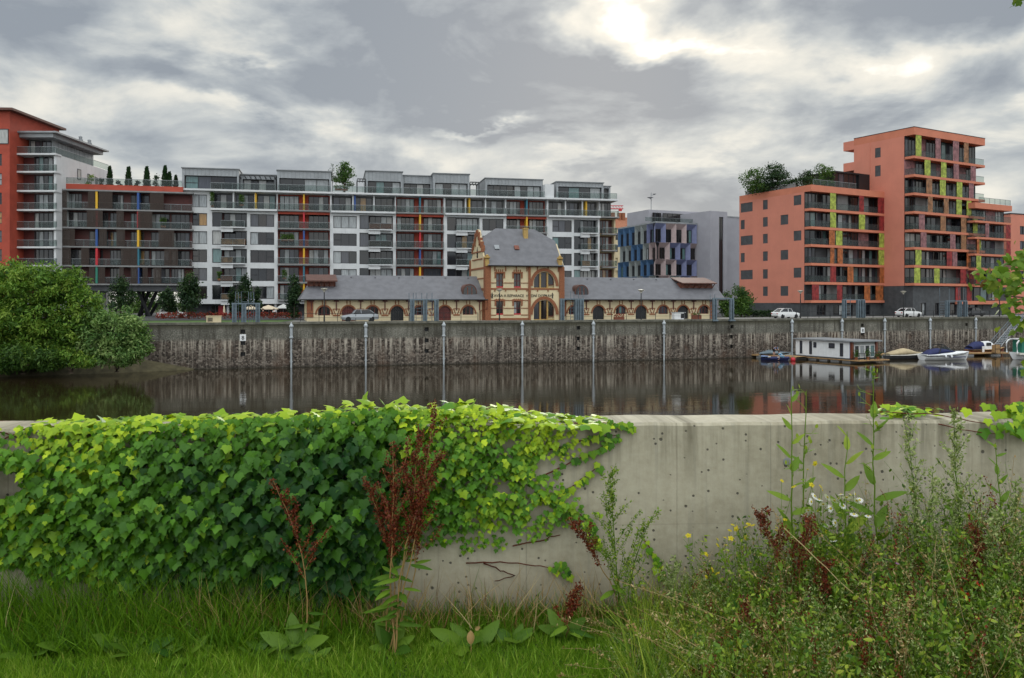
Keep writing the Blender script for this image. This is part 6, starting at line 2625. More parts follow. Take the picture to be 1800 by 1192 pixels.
v = -bul * (.55 * rng.uniform(.05, 1.0, n) + .45 * np.clip(.5 + .7 * nz(px, py, .085), .05, 1)) - .008
p = wall_pt(px, py, v)
jit = rdir(n)
fw = np.stack([np.full(n, 0.0), np.full(n, -.62), np.full(n, -1.0)], 1) + jit * .45
fw[:, 0] += interp(px, [(-700, 0), (600, 0), (900, .25), (1080, .5)]) * rng.uniform(0, 1, n)
nm = np.stack([np.zeros(n), np.full(n, -.8), np.full(n, .9)], 1) + rdir(n) * .6
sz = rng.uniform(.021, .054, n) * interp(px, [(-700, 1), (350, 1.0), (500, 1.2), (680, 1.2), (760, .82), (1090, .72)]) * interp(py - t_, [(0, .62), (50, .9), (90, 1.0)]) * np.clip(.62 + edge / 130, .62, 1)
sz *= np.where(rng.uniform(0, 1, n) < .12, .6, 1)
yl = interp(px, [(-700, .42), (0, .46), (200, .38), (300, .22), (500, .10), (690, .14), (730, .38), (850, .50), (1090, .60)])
yl = yl + interp(py - t_, [(0, .34), (25, .2), (70, .04), (110, 0)]) + nz(px, py, .022) * .07 + rng.normal(0, .10, n)  # leaf tint carries top light and a shaded middle, besides yellow young leaves
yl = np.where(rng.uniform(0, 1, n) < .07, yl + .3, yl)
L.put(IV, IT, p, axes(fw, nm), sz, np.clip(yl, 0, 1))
# shoots that ride over the wall top, young growth and top light in their tint
n = 1500
px = rng.uniform(-600, 1070, n)
t_ = interp(px, TOP)
vv = rng.uniform(-.10, .34, n)
hh = np.clip((748 - t_) / 1500 * 4.5 * 1.15, .015, .13)
p = wall_pt(px, np.full(n, 742.0), vv)
keep = (px > 60) | (px < -60)
p[:, 2] = .995 + hh * rng.uniform(.05, 1.0, n) * np.clip(1.25 - np.abs(vv - .1) / .34, .2, 1)
fw = np.stack([rng.normal(0, .7, n), rng.normal(-.45, .6, n), rng.normal(-.1, .25, n)], 1)
nm = np.stack([np.zeros(n), np.full(n, -.25), np.full(n, 1.0)], 1) + rdir(n) * .35
L.put(IV, IT, p[keep], axes(fw, nm)[keep], (rng.uniform(.035, .07, n))[keep], np.clip(rng.normal(.78, .15, n), 0, 1)[keep])
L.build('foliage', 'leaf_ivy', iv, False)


def wline(pts, v=-.02):
    a = np.array(pts, float)
    return wall_pt(a[:, 0], a[:, 1], np.full(len(a), v))


def smooth(pts, k=4):
    a = np.array(pts, float)
    t0 = np.arange(len(a))
    t1 = np.linspace(0, len(a) - 1, (len(a) - 1) * k + 1)
    return np.stack([np.interp(t1, t0, a[:, j]) for j in range(a.shape[1])], 1) + rng.normal(0, .9, (len(t1), a.shape[1])) * (np.array([1, 1]) if a.shape[1] == 2 else .002)


runners = [[(930, 800), (990, 785), (1040, 770), (1085, 765)], [(960, 835), (1000, 815), (1050, 790), (1088, 768)], [(940, 880), (985, 865), (1020, 845), (1052, 820)],
           [(980, 900), (1020, 905), (1040, 925), (1052, 955)], [(1000, 745), (1060, 742), (1110, 750)], [(820, 990), (880, 988), (940, 994), (975, 998)],
           [(850, 990), (880, 1003), (905, 1012), (870, 1022)], [(975, 998), (990, 992), (1000, 1012)], [(0, 760), (40, 770), (80, 775)], [(0, 775), (50, 752), (100, 748)],
           [(0, 940), (60, 958), (120, 985)], [(0, 955), (50, 972), (90, 1000)], [(0, 925), (30, 940), (80, 990)], [(900, 960), (950, 950), (985, 940)], [(1130, 945), (1150, 975), (1165, 1010)]]
L3_ = Leaves()
for r in runners:
    q = smooth(r)
    w3 = wline(q, -.012)
    L2_ = Leaves()
    L2_.tube(w3, .0035, .002, rng.uniform(.1, .6))
    L2_.build('runner', 'leaf_rust', iv)
    if r[0][0] > 900 or r[0][0] < 10:
        m_ = len(q)
        s_ = rng.integers(0, m_, m_ * (2 if r[0][0] > 900 else 1))
        pp = wline(q[s_] + rng.normal(0, 3, (len(s_), 2)), -.02)
        k_ = len(s_)
        L3_.put(IV, IT, pp, axes(np.stack([rng.normal(0, .5, k_), np.full(k_, -.3), np.full(k_, -1.0)], 1), np.stack([np.zeros(k_), np.full(k_, -1.0), np.full(k_, .4)], 1) + rdir(k_) * .4), rng.uniform(.018, .045, k_), np.clip(rng.normal(.55, .2, k_), 0, 1))
L3_.build('young_leaves', 'leaf_ivy', iv)

# second ivy runner at the right end of the wall
iv2 = thing('ivy', 'small ivy runner creeping along the wall top at the right edge', 'plant')
L = Leaves()
n = 170
px = rng.normal(1812, 36, n)
py = 748 + rng.normal(0, 9, n) + (1800 - px) * .12
v = rng.uniform(-.09, .1, n)
p = wall_pt(px, py, v)
p[:, 2] = np.where(v > 0, 1.0 + rng.uniform(.005, .09, n), p[:, 2])
L.put(IV, IT, p, axes(np.stack([rng.normal(0, .6, n), np.full(n, -.4), np.full(n, -.8)], 1), np.stack([np.zeros(n), np.full(n, -.8), np.full(n, .8)], 1) + rdir(n) * .4), rng.uniform(.03, .065, n), np.clip(rng.normal(.68, .15, n), 0, 1))
n = 110
px = rng.normal(1592, 22, n)
v = rng.uniform(.05, .3, n)
p = wall_pt(px, np.full(n, 730.0), v)
p[:, 2] = 1.0 + rng.uniform(.004, .05, n)
L.put(IV, IT, p, axes(rdir(n) * np.array([1, 1, .2]), rdir(n) * .4 + np.array([0, -.3, 1])), rng.uniform(.025, .05, n), np.clip(rng.normal(.65, .15, n), 0, 1))
L.build('foliage', 'leaf_ivy', iv2)
L = Leaves()
for r in ([(1570, 726), (1640, 728), (1700, 738), (1760, 752), (1800, 752)], [(1650, 745), (1700, 758), (1760, 762)]):
    L.tube(wline(smooth(r), -.014), .003, .002, .4)
L.build('runner', 'leaf_rust', iv2)

# ------------------------------------------------------------------ lawn
def lawn(n, y0, y1, xw, hmin, hmax, wmul=1.0, outside=None):
    Y = rng.uniform(y0, y1, n)
    X = rng.uniform(-1, 1, n) * xw
    if outside:
        ok = (np.abs(X) > Y * .66 + .15) | (Y < outside)
        X, Y = X[ok], Y[ok]
    else:
        ok = np.abs(X) < Y * .66 + .15
        X, Y = X[ok], Y[ok]
    wy = W.oy + (X - W.ox) * W.s / W.c
    ok = Y < wy - .01
    X, Y, wy = X[ok], Y[ok], wy[ok]
    n = len(X)
    near = np.clip(1 - (wy - Y) / .34, 0, 1)
    pat = nz(X, Y, 5.5) * .5 + nz(X, Y, 14) * .3
    h_ = rng.uniform(hmin, hmax, n) * (1 + .35 * pat) * (1 + 1.3 * near * rng.uniform(0, 1, n) ** 2)
    fw = np.stack([rng.normal(0, .5, n), rng.normal(0, .5, n), np.full(n, 1.0)], 1)
    sd = np.stack([rng.normal(0, 1, n), rng.normal(0, 1, n), np.zeros(n)], 1)
    p = np.stack([X, Y, np.full(n, -.012)], 1)
    tint = np.clip(.42 + .16 * pat + rng.normal(0, .16, n) - .20 * near, 0, 1)
    tint = np.where(rng.uniform(0, 1, n) < .035, .97, tint)
    sc = np.stack([rng.uniform(.0026, .0052, n) * wmul, h_, h_], 1)
    return p, axes(fw, sd), sc, tint


L = Leaves()
L.put(BV, BT, *lawn(230000, 3.25, 4.7, 3.4, .028, .065, .8))
L.put(BV, BT, *lawn(6000, 3.4, 4.7, 3.4, .08, .14))
n = 14000
px = np.where(rng.uniform(0, 1, 14000) < .6, rng.uniform(-700, 640, 14000), rng.uniform(-700, 1300, 14000))
v = -rng.uniform(.01, .42, n) ** 1.0
p = wall_pt(px, np.full(n, 900.0), v)
p[:, 2] = -.01
h_ = rng.uniform(.07, .26, n) * interp(px, [(-700, 1.7), (0, 1.75), (250, 1.6), (520, 1.3), (600, .9), (760, .7), (1300, .65)]) * np.clip(1.25 + v * 2, .35, 1.2)
L.put(BV * np.array([1, 1, 1.3]), BT, p, axes(np.stack([rng.normal(0, .45, n), rng.normal(-.15, .3, n), np.full(n, 1.0)], 1), rdir(n) * np.array([1, 1, .1])), np.stack([rng.uniform(.003, .006, n), h_, h_], 1), np.clip(rng.normal(.26, .14, n), 0, 1))
L.put(BV, BT, *lawn(30000, 1.0, 4.8, 6.5, .05, .10, 2.2, outside=3.25))
o = L.build('lawn_grass', 'leaf_grass')
tag(o, 'short dense green grass of the lawn before the wall', 'grass', kind='stuff')
L = Leaves()
n = 900
px = np.concatenate([rng.uniform(560, 1180, 520), rng.uniform(330, 560, 200), rng.uniform(-100, 330, 120), rng.uniform(1180, 1300, 60)])
k = len(px)
p = wall_pt(px, np.full(k, 900.0), -rng.uniform(.02, .30, k))
p[:, 2] = 0
fw = np.stack([rng.normal(0, .42, k), rng.normal(-.2, .3, k), np.full(k, 1.0)], 1)
h_ = rng.uniform(.12, .34, k)
L.put(BV * np.array([1, 1, 1.6]), BT, p, axes(fw, rdir(k) * np.array([1, 1, .1])), np.stack([rng.uniform(.0025, .005, k), h_, h_], 1), np.clip(rng.normal(.45, .25, k), 0, 1))
o = L.build('dry_grass', 'leaf_dry')
tag(o, 'thin tan dry grass stalks along the wall foot', 'grass', kind='stuff')


# ------------------------------------------------------------------ herbs
def gpt(px, Y, z=0.0):
    return np.array([(px - 900) / F * Y, Y, z])


def curve(a, b, bow=.05, n=9, sag=0):
    a, b = np.array(a, float), np.array(b, float)
    t = np.linspace(0, 1, n)[:, None]
    d = rng.normal(0, 1, 3) * np.array([1, .6, 0]) * bow
    return a * (1 - t) + b * t + d * np.sin(np.pi * t) + np.array([0, 0, -sag]) * np.sin(np.pi * t) + rng.normal(0, .003, (n, 3))


def along(c, f):
    i = np.clip(np.asarray(f) * (len(c) - 1), 0, len(c) - 1.001)
    k = i.astype(int)
    r = (i - k)[:, None]
    return c[k] * (1 - r) + c[k + 1] * r


def herb(name, label, cat, px, Y, px_top, py_top, group=None):
    b = gpt(px, Y)
    t = thing(name, label, cat, tuple(b), 0, group)
    top = np.array([(px_top - 900) / F * Y, Y, EYE - (py_top - 530) / F * Y]) - b
    return t, top


def mugwort(label, px, Y, px_top, py_top, nb=16, mname='leaf_grey', dens=1.0, group='grey mugwort stems', name='mugwort', spread=.16, f0=.25, lf=.022):
    t, top = herb(name, label, 'plant', px, Y, px_top, py_top, group)
    s, l = Leaves(), Leaves()
    c = curve((0, 0, 0), top, .03)
    s.tube(c, .0045, .0015, .3)
    H = np.linalg.norm(top)
    for f in np.linspace(f0, .97, nb):
        a0 = along(c, [f])[0]
        d = rdir(1)[0] * np.array([1, .8, .1])
        Lb_ = H * spread * (1.1 - f) * rng.uniform(.6, 1.2) * 1.6 + .03
        b = curve(a0, a0 + d * Lb_ * .6 + np.array([0, 0, Lb_ * .8]), .01, 6)
        s.tube(b, .0018, .0008, .4, n=3)
        m_ = int(26 * dens * (0.5 + Lb_ * 5))
        q = along(b, rng.uniform(.1, 1, m_)) + rng.normal(0, .006, (m_, 3))
        l.put(SV, ST_, q, axes(rdir(m_) + np.array([0, 0, .4]), rdir(m_)), rng.uniform(.4, 1.2, m_) * lf, np.clip(rng.normal(.5, .22, m_), 0, 1))
    m_ = int(60 * dens)
    q = along(c, rng.uniform(.75, 1, m_)) + rng.normal(0, .008, (m_, 3))
    l.put(SV, ST_, q, axes(rdir(m_) + np.array([0, 0, .5]), rdir(m_)), rng.uniform(.4, 1.1, m_) * lf, np.clip(rng.normal(.6, .2, m_), 0, 1))
    s.build('stem', 'leaf_weed', t)
    l.build('leaves', mname, t)
    return t


def thistle(label, px, Y, px_top, py_top, leaves, buds=0, lf=.11, tint=.55):
    """tall weed: stem, lance leaves at stated heights, small buds on side stalks near the tip"""
    t, top = herb('sow_thistle', label, 'plant', px, Y, px_top, py_top, 'tall sow thistles before the wall')
    s, l = Leaves(), Leaves()
    c = curve((0, 0, 0), top, .025, 12)
    s.tube(c, .006, .002, .5, n=6)
    fs_ = np.linspace(*leaves)
    for k, f in enumerate(fs_):
        a0 = along(c, [f])
        ang = k * 2.4 + px
        d = np.array([[math.cos(ang), math.sin(ang) * .6 - .1, rng.uniform(.5, 1.5)]])
        sc = lf * (1.25 - f) * rng.uniform(.85, 1.2) + .03
        l.put(LV * np.array([1.25, 1, 1]), LT, a0, axes(d, np.array([[0, -.5, 1.0]])), sc, np.clip(rng.normal(tint, .1), 0, 1))
    for k in range(buds):
        f = rng.uniform(.62, 1.0)
        a0 = along(c, [f])[0]
        d = rdir(1)[0] * np.array([1, .5, .2])
        b = curve(a0, a0 + d * rng.uniform(.03, .11) + np.array([0, 0, rng.uniform(.0, .06)]), .015, 6)
        s.tube(b, .0018, .001, .6, n=4)
        l.put(OV, OT, b[-1:], axes(np.array([[d[0] * .3, 0, 1.0]]), rdir(1)), .022, .75)
        l.put(LV, LT, b[2:3], axes(d[None] + np.array([[0, 0, .3]]), np.array([[0, 0, 1.0]])), .045, .5)
    s.build('stem', 'leaf_weed', t)
    l.build('leaves', 'leaf_weed', t)


def dock(label, px, Y, spikes, leaves=6, lf=.2):
    """rust red seed spikes: list of (px_top, py_top, f) ; leaves at the foot"""
    t, _ = herb('dock_plant', label, 'plant', px, Y, px, 900, 'rust red dock plants')
    s, l, g_ = Leaves(), Leaves(), Leaves()
    b0 = gpt(px, Y)
    for pa, py, f in spikes:
        top = np.array([(pa - 900) / F * Y, Y, EYE - (py - 530) / F * Y]) - b0
        c = curve((rng.normal(0, .03), rng.normal(0, .03), 0), top, .06, 12)
        s.tube(c, .004, .0015, .5, n=5)
        H = np.linalg.norm(top)
        for ff in np.linspace(f, .93, 11):
            a0 = along(c, [ff])[0]
            Lb_ = H * .26 * (1.02 - ff) + .03
            d = rdir(1)[0] * np.array([.75, .5, .1]) + np.array([.12, 0, .9])
            br = curve(a0, a0 + d * Lb_ * rng.uniform(.7, 1.5), .012, 6)
            s.tube(br, .0018, .0008, .4, n=3)
            m_ = int(60 * (Lb_ / .1 + .3))
            q = along(br, rng.uniform(.05, 1, m_)) + rng.normal(0, .0065, (m_, 3))
            l.put(SV * np.array([2.0, 1, 1]), ST_, q, axes(rdir(m_), rdir(m_)), rng.uniform(.006, .014, m_), np.clip(rng.normal(.5, .25, m_), 0, 1))
        m_ = 240
        q = along(c, rng.uniform(.6, 1, m_)) + rng.normal(0, .007, (m_, 3))
        l.put(SV * np.array([2.0, 1, 1]), ST_, q, axes(rdir(m_), rdir(m_)), rng.uniform(.006, .013, m_), np.clip(rng.normal(.5, .25, m_), 0, 1))
        for ff in rng.uniform(.12, f, 4):
            a0 = along(c, [ff])
            g_.put(LV, LT, a0, axes(np.array([[rng.normal(0, 1), rng.normal(-.4, .5), .1]]), np.array([[0, -.3, 1.0]])), rng.uniform(.07, .13), rng.uniform(.05, .5))
    for k in range(leaves):
        a = k * 2.4 + px
        d = np.array([[math.cos(a), math.sin(a) * .5 - .25, rng.uniform(.4, 1.3)]])
        g_.put(LV * np.array([1.6, 1, 1.2]), LT, np.array([[0, 0, .01]]), axes(d, np.array([[0, -.6, .8]])), lf * rng.uniform(.7, 1.15), rng.uniform(.05, .45))
    s.build('stem', 'leaf_dry', t)
    l.build('seed_spike', 'leaf_rust', t)
    if g_.n:
        g_.build('leaves', 'leaf_weed', t)


def head(par, loc, r, petals, pm, disc_m, tilt=.5):
    mb = MB()
    n = petals
    for k in range(n):
        a = 2 * math.pi * k / n
        ca, sa = math.cos(a), math.sin(a)
        w_ = r * .42 * 6 / n * 1.25
        q = [(ca * r * .25 - sa * w_ * .5, sa * r * .25 + ca * w_ * .5, 0), (ca * r * .25 + sa * w_ * .5, sa * r * .25 - ca * w_ * .5, 0),
             (ca * r * .95 + sa * w_ * .6, sa * r * .95 - ca * w_ * .6, -r * .12), (ca * r * 1.02, sa * r * 1.02, -r * .14), (ca * r * .95 - sa * w_ * .6, sa * r * .95 + ca * w_ * .6, -r * .12)]
        mb.poly(q)
    o = mb.build('flower_head', pm, par)
    o.location = loc
    o.rotation_euler = (R(rng.normal(24, 26)), R(rng.normal(0, 26)), R(rng.uniform(0, 90)))
    if disc_m:
        mb = MB()
        mb.ball((0, 0, 0), r * .36, 8, sz=.6)
        mb.build('disc', disc_m, o)
    return o


def flowers(name, label, cat, px, Y, tops, r, petals, pm, disc_m, group=None, leafm='leaf_weed', fine=40):
    t, _ = herb(name, label, cat, px, Y, px, 900, group)
    s, l = Leaves(), Leaves()
    b0 = gpt(px, Y)
    for pa, py in tops:
        Yh = Y + rng.uniform(-.08, .06)
        top = np.array([(pa - 900) / F * Yh, Yh, EYE - (py - 530) / F * Yh]) - b0
        st0 = np.array([top[0] * .25 + rng.normal(0, .03), rng.normal(0, .03), 0])
        c = curve(st0, top, .03, 9)
        s.tube(c, .0022, .0011, .5, n=4)
        q = along(c, rng.uniform(.15, .95, fine)) + rng.normal(0, .009, (fine, 3))
        l.put(SV, ST_, q, axes(rdir(fine) + np.array([0, 0, .3]), rdir(fine)), rng.uniform(.01, .032, fine), np.clip(rng.normal(.5, .2, fine), 0, 1))
        head(t, tuple(top), r * rng.uniform(.8, 1.15), petals, pm, disc_m)
    s.build('stem', 'leaf_weed', t)
    l.build('leaves', leafm, t)
    return t


# stand-alone plants, left to right
dock('tall branching dock with rust red seed spikes before the ivy', 690, 4.02,
     [(765, 705, .45), (735, 745, .4), (720, 770, .4), (690, 775, .45), (775, 790, .55), (640, 840, .6), (710, 835, .5)], 6, .15)
dock('thin single rust red dock spike leaning before the dark ivy', 520, 4.02, [(478, 842, .42)], 5, .16)
dock('low dock with one short red spike lying at the wall foot', 990, 4.2, [(1015, 1030, .4)], 5, .13)
dock('dock with rust red spike hanging beside the dark mugwort', 1100, 4.25, [(1000, 912, .7)], 3, .12)
mugwort('dark green feathery mugwort standing alone before the bare concrete', 1090, 4.2, 1072, 832, 26, 'leaf_weed', 2.0, None, spread=.26, f0=.12, lf=.018)
mugwort('second dark green shoot leaning right before the bare concrete', 1105, 4.15, 1148, 905, 12, 'leaf_weed', 1.1, None, spread=.2, f0=.15, lf=.02)

for px, Y, k, lf, lab in ((812, 4.1, 5, .17, 'large arching dark dock leaves at the wall foot, right of the big dock'), (905, 4.12, 5, .12, 'upright broad leaves at the wall foot below the bare concrete'),
                          (545, 3.95, 6, .11, 'dark broad leaved weed under the lowest ivy leaves'), (230, 4.0, 9, .16, 'broad leaved weed in the shade left of centre under the ivy'),
                          (60, 4.05, 10, .18, 'broad leaved weed tuft at the left edge below the bare patch of wall'), (130, 4.05, 9, .16, 'broad leaved weed right of the left edge tuft'),
                          (330, 3.98, 7, .12, 'small broad leaved weed below the middle of the ivy'), (385, 3.7, 6, .07, 'low pale rosette in the lawn at bottom centre left'),
                          (470, 4.02, 6, .11, 'narrow leaved weed beside the thin dock spike')):
    t = thing('broadleaf_weed', lab, 'plant', tuple(gpt(px, Y)), 0, 'broad leaved weeds at the wall foot')
    l = Leaves()
    for j in range(k * 2):
        a = j * 2.4 + px
        d = np.array([[math.cos(a), math.sin(a) * .6 - .15, rng.uniform(.25, 1.2) if lf > .08 else .25]])
        l.put(LV * np.array([1.7, 1, 1.3]), LT, np.array([[rng.normal(0, .03), rng.normal(0, .02), .0]]), axes(d, np.array([[0, -.5, 1.0]])), lf * rng.uniform(.6, 1.15), np.clip(rng.normal(.26, .1), 0, 1))
    l.build('leaves', 'leaf_weed', t)
t = thing('wilted_leaf', 'pale wilted curled leaf standing in the grass before the bare wall', 'leaf', tuple(gpt(828, 3.98)))
l = Leaves()
l.put(OV * np.array([1, 1, 3.5]), OT, np.array([[0, 0, .05]]), axes(np.array([[.1, -.2, 1.0]]), np.array([[.3, -1.0, .2]])), .055, .5)
l.put(OV * np.array([.8, 1, -3.5]), OT, np.array([[.02, 0, .12]]), axes(np.array([[.8, -.2, .3]]), np.array([[.0, -1.0, .6]])), .035, .6)
l.tube(np.array([[0, 0, 0], [0, 0, .06]]), .003, .002, .5)
l.build('blade', 'leaf_dry', t)

thistle('slender sow thistle rising above the wall left of the white chamomile', 1398, 4.18, 1392, 686, (.28, .95, 13), 3, .12, .6)
thistle('thin budding sow thistle with hardly any leaves above the wall', 1438, 4.22, 1418, 690, (.3, .7, 5), 9, .07, .45)
thistle('short sow thistle with a bright upright leaf tuft before the wall', 1494, 4.2, 1490, 760, (.3, .98, 11), 1, .17, .62)
thistle('tallest sow thistle with curling buds, reaching over the river', 1548, 4.18, 1533, 640, (.3, .8, 11), 14, .14, .4)
thistle('nettle like dark stem standing near the right end of the wall', 1768, 4.25, 1750, 780, (.35, .98, 14), 2, .08, .4)
mugwort('tall grey green mugwort in front of the right part of the wall', 1612, 4.15, 1590, 735, 18, 'leaf_grey', 1.2, spread=.2)
mugwort('tallest mugwort, dense and pale, near the right edge', 1712, 4.1, 1676, 725, 26, 'leaf_grey', 1.7, spread=.2)
mugwort('short mugwort between the two tall ones', 1650, 4.0, 1640, 830, 16, 'leaf_grey', 1.4)
mugwort('yellowish mugwort at the right edge', 1790, 4.0, 1785, 850, 18, 'leaf_grey', 1.6)
mugwort('mugwort leaning over the lower right flowers', 1730, 3.85, 1760, 900, 16, 'leaf_grey', 1.4)
mugwort('small mugwort left of the yellow mustard', 1200, 4.2, 1188, 990, 12, 'leaf_grey', 1.3, spread=.3)
dock('rust red dock spike standing among yellow mustard', 1325, 4.0, [(1323, 890, .68)], 3, .1)
dock('rust red dock below the white chamomile', 1450, 3.85, [(1430, 905, .6), (1455, 985, .6)], 3, .12)
dock('tall rust red dock beside the red poppies', 1720, 3.8, [(1715, 915, .5), (1690, 985, .55)], 3, .12)
dock('fallen rust red dock in the lower middle tangle', 1330, 3.75, [(1300, 1050, .4), (1350, 1100, .4), (1420, 1085, .6)], 2, .1)

CH = [(1432, 872), (1440, 878), (1426, 882), (1455, 874), (1447, 886), (1467, 880), (1478, 869), (1488, 874), (1495, 870), (1503, 869), (1460, 894), (1421, 897), (1450, 923), (1468, 919), (1482, 889), (1506, 880), (1511, 879), (1501, 904), (1526, 907), (1464, 950), (1438, 899), (1474, 876), (1415, 906), (1490, 882)]
flowers('chamomile', 'white chamomile in flower with yellow centres before the wall', 'flower', 1468, 4.02, CH, .019, 12, 'petal_white', 'petal_yellow', fine=70)
MU = [(1210, 941), (1262, 948), (1288, 922), (1294, 930), (1296, 925), (1283, 932), (1316, 921), (1311, 926), (1323, 923), (1312, 942), (1310, 946), (1285, 946), (1275, 945), (1277, 958), (1262, 958), (1242, 974), (1364, 932), (1366, 928), (1380, 913), (1338, 974), (1253, 1001), (1261, 1007), (1242, 1014), (1433, 815), (1420, 825), (1427, 852), (1443, 855), (1395, 855), (1375, 845), (1446, 862), (1454, 935)]
flowers('wild_mustard', 'yellow wild mustard scattered left of the chamomile', 'flower', 1310, 4.08, MU, .013, 5, 'petal_yellow', 'petal_yellow', fine=26)
flowers('poppy', 'red poppy pair in the tangle near the tall dock', 'flower', 1700, 3.72, [(1694, 1016), (1703, 1050), (1697, 1040)], .024, 4, 'petal_red', 'lettering', 'red poppies', fine=10)
flowers('poppy', 'single bright red poppy on a bare pale stem at right', 'flower', 1745, 3.66, [(1754, 1050)], .026, 4, 'petal_red', 'lettering', 'red poppies', fine=6)
flowers('poppy', 'fading orange red poppy at the right edge', 'flower', 1770, 3.65, [(1776, 1105), (1722, 1025)], .022, 4, 'petal_red', 'lettering', 'red poppies', fine=6)
flowers('purple_clover', 'pale mauve clover heads scattered in the lower tangle', 'flower', 1520, 3.68, [(1421, 1049), (1519, 1070), (1577, 990), (1706, 1133), (1433, 1172), (1450, 1176), (1530, 1035)], .012, 9, 'petal_mauve', 'petal_mauve', fine=14)

# the meadow tangle itself: nobody could count its stems
HT = [(1100, 1120), (1140, 1070), (1190, 1020), (1240, 985), (1300, 935), (1380, 905), (1450, 915), (1530, 890), (1620, 838), (1720, 840), (1800, 845), (2400, 850)]
sG, lG, lW, lD, lR = Leaves(), Leaves(), Leaves(), Leaves(), Leaves()
N_ = 3700
for i in range(N_):
    Y = rng.uniform(3.2, 4.42)
    px = rng.uniform(1120, 1990) if i % 9 else rng.uniform(1080, 2300)
    htop = interp([px], HT)[0] + rng.uniform(0, 1) ** 1.5 * 190 - 10
    b = gpt(px, Y)
    z = EYE - (htop - 530) / F * 4.25
    if Y < 3.9:
        z *= rng.uniform(.55, .95)
    z = max(.05, z * rng.uniform(.8, 1.05))
    lean = rng.normal(0, .22, 2)
    top = b + np.array([lean[0] * z, lean[1] * z - .05 * z, z])
    c = curve(b, top, .05, 8)
    wy = W.oy + (c[:, 0] - W.ox) * W.s / W.c
    c[:, 1] = np.minimum(c[:, 1], wy - .012)
    kind = rng.uniform()
    grey = .62 if px < 1420 and htop > 985 else .26
    if kind < grey:
        sG.tube(c, .0018, .0008, .35, n=3)
        m_ = 80
        q = along(c, rng.uniform(.15, 1, m_)) + rng.normal(0, .013, (m_, 3)) * np.array([1, 1, .7])
        lG.put(SV, ST_, q, axes(rdir(m_) + np.array([0, 0, .5]), rdir(m_)), rng.uniform(.006, .017, m_), np.clip(rng.normal(.45, .25, m_), 0, 1))
    elif kind < .70:
        sG.tube(c, .0018, .0008, .3, n=3)
        m_ = 34
        q = along(c, rng.uniform(.05, 1, m_)) + rng.normal(0, .012, (m_, 3))
        lW.put(LV * np.array([1.5, 1, 1]) if i % 3 else SV, LT if i % 3 else ST_, q, axes(rdir(m_) + np.array([0, -.1, .1]), rdir(m_) + np.array([0, -.3, .7])), rng.uniform(.010, .034, m_), np.clip(rng.normal(.45, .25, m_), 0, 1))
    elif kind < .92:
        c = curve(b, b + np.array([rng.normal(0, .32), rng.normal(-.05, .08), z * rng.uniform(.7, 1.15)]), .09, 10)
        lD.tube(c, .0017, .0009, rng.uniform(.3, 1), n=3)
        m_ = 16
        q = along(c, rng.uniform(.7, 1, m_)) + rng.normal(0, .006, (m_, 3))
        lD.put(SV, ST_, q, axes(rdir(m_) + np.array([0, 0, .6]), rdir(m_)), rng.uniform(.008, .02, m_), rng.uniform(.3, 1, m_))
    else:
        lR.tube(c, .0016, .0009, .4, n=3)
        m_ = 60
        q = along(c, rng.uniform(.5, 1, m_)) + rng.normal(0, .008, (m_, 3))
        lR.put(SV * np.array([2, 1, 1]), ST_, q, axes(rdir(m_), rdir(m_)), rng.uniform(.006, .013, m_), np.clip(rng.normal(.5, .25, m_), 0, 1))
n = 11000
px = rng.uniform(1110, 2300, n)
Y = rng.uniform(3.2, 4.4, n)
p = np.stack([(px - 900) / F * Y, Y, np.zeros(n)], 1)
h_ = rng.uniform(.08, .42, n)
lW.put(BV, BT, p, axes(np.stack([rng.normal(0, .5, n), rng.normal(0, .4, n), np.full(n, 1.0)], 1), rdir(n) * np.array([1, 1, .1])), np.stack([rng.uniform(.003, .006, n), h_, h_], 1), np.clip(rng.normal(.6, .22, n), 0, 1))
me_ = [('stem', sG, 'leaf_weed'), ('grey_leaves', lG, 'leaf_grey'), ('green_leaves', lW, 'leaf_weed'), ('dry_stalks', lD, 'leaf_dry'), ('rusty_seeds', lR, 'leaf_rust')]
mt = thing('meadow_tangle', 'dense tangle of wild stems, grey leaves and dry stalks at lower right', 'meadow')
mt['kind'] = 'stuff'
for nm_, q, mm in me_:
    o = q.build(nm_, mm, mt)
    o['kind'] = 'stuff'

# long pale arching grass stalks
GA = 'pale bare stalks in the meadow tangle'
for a, b, bow, lab in (((1640, 1190, 3.6), (1648, 940, 3.75), .03, 'straight pale upright stalk in the middle of the tangle'), ((1380, 930, 3.9), (1590, 1120, 3.6), .02, 'long straw falling to the lower right'),
                       ((1440, 1140, 3.5), (1550, 1080, 3.6), .01, 'short straw slanting up near the bottom middle'), ((1800, 1085, 3.6), (1560, 1070, 3.7), .05, 'straw arching level from the right edge'),
                       ((1730, 1170, 3.55), (1752, 1055, 3.64), .01, 'bare stalk under the single poppy')):
    A0 = np.array(P(*a))
    B0 = np.array(P(*b))
    t = thing('grass_stalk', lab, 'grass', (A0[0], A0[1], 0), 0, GA)
    l = Leaves()
    o0 = np.array([A0[0], A0[1], 0])
    l.tube(curve((0, 0, 0) if a[1] > 1130 else A0 - o0, B0 - o0, bow, 12), .0026, .0014, .85)
    l.build('stalk', 'leaf_dry', t)

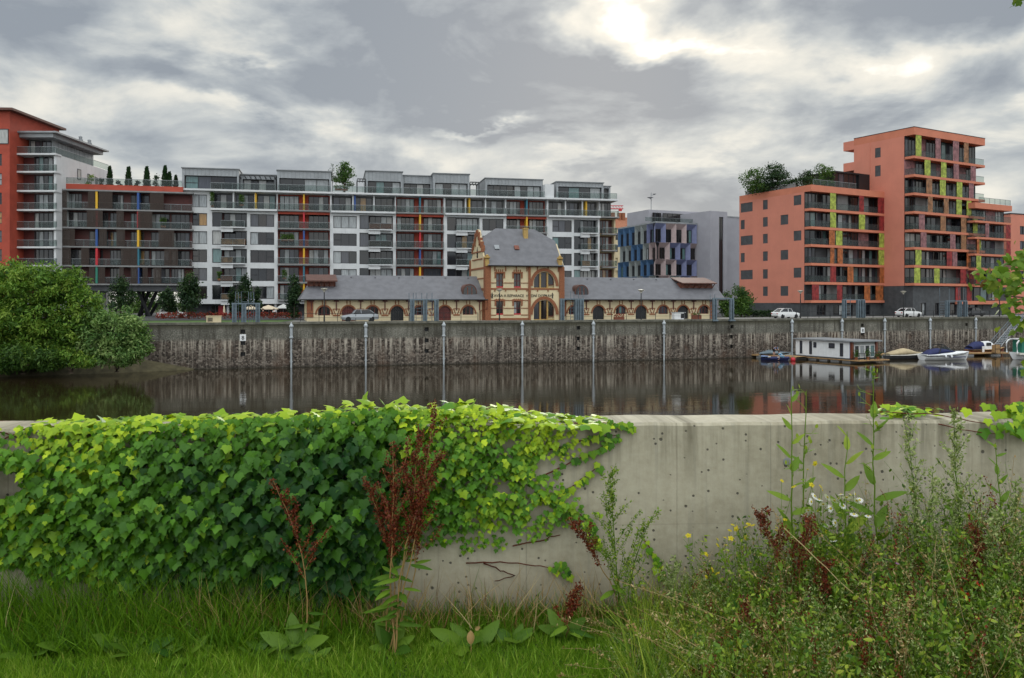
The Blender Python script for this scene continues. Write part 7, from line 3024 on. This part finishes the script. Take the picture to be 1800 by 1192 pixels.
# ------------------------------------------------------------------ overhanging branch at the right edge
mp = thing('maple_tree', 'leafy maple standing off to the right whose branches hang into view', 'tree', (8.6, 10.5, -3.0))
b0 = np.array([8.6, 10.5, -3.0])


def pt(px, py, Y):
    return np.array(P(px, py, Y)) - b0


mb = MB()
mb.path([(0, 0, -.3), (.1, 0, 2), (0, .1, 5), (.2, 0, 9)], [.22, .17, .13, .05], 10)
tips = [(1738, 488, 9.6), (1765, 520, 9.5), (1790, 465, 9.6), (1785, 505, 9.4), (1815, 640, 9.2), (1800, 560, 9.5), (1830, 440, 9.6), (1790, -6, 9.8), (2060, 60, 9.8), (2080, 300, 10), (2190, 200, 10.5), (2150, 450, 11), (2020, 620, 9.6), (2350, 100, 10.4)]
starts = [4.2, 4.0, 4.4, 4.1, 3.0, 3.6, 4.6, 6.6, 6.3, 5.4, 6.0, 4.5, 3.2, 7]
for (a, b, c), h0 in zip(tips, starts):
    e = pt(a, b, c)
    s0 = np.array([.05, 0.05, h0])
    m1 = s0 * .5 + e * .5 + np.array([0, 0, .25])
    mb.path([tuple(s0), tuple(m1), tuple(e)], [.045, .022, .006], 5)
mb.build('trunk', 'bark', mp)
L = Leaves()
for (a, b, c), nl, sp in zip(tips, (34, 22, 34, 34, 12, 26, 40, 12, 60, 150, 260, 260, 90, 260), (.09, .09, .11, .12, .05, .12, .13, .05, .2, .35, .5, .5, .3, .7)):
    e = pt(a, b, c)
    q = e + rng.normal(0, 1, (nl, 3)) * np.array([sp, sp, sp * .8])
    L.put(IV * np.array([1.15, 1, 1]), IT, q, axes(rdir(nl) * .7 + np.array([-.3, -.2, -.7]), rdir(nl) * .6 + np.array([0, -.5, .7])), rng.uniform(.05, .095, nl), np.clip(rng.normal(.55, .2, nl), 0, 1))
L.build('crown', 'leaf_maple', mp)
L = Leaves()
q = np.array([pt(1734, 492, 9.5), pt(1740, 480, 9.5)])
L.put(OV * np.array([.8, 1, 2.5]), OT, q, axes(np.array([[-.5, 0, -.9], [.2, 0, .5]]), np.array([[0, -1, .2], [.3, -1, .1]])), np.array([.1, .07]), np.array([.0, .05]))
L.build('withered_leaf', 'leaf_dry', mp)
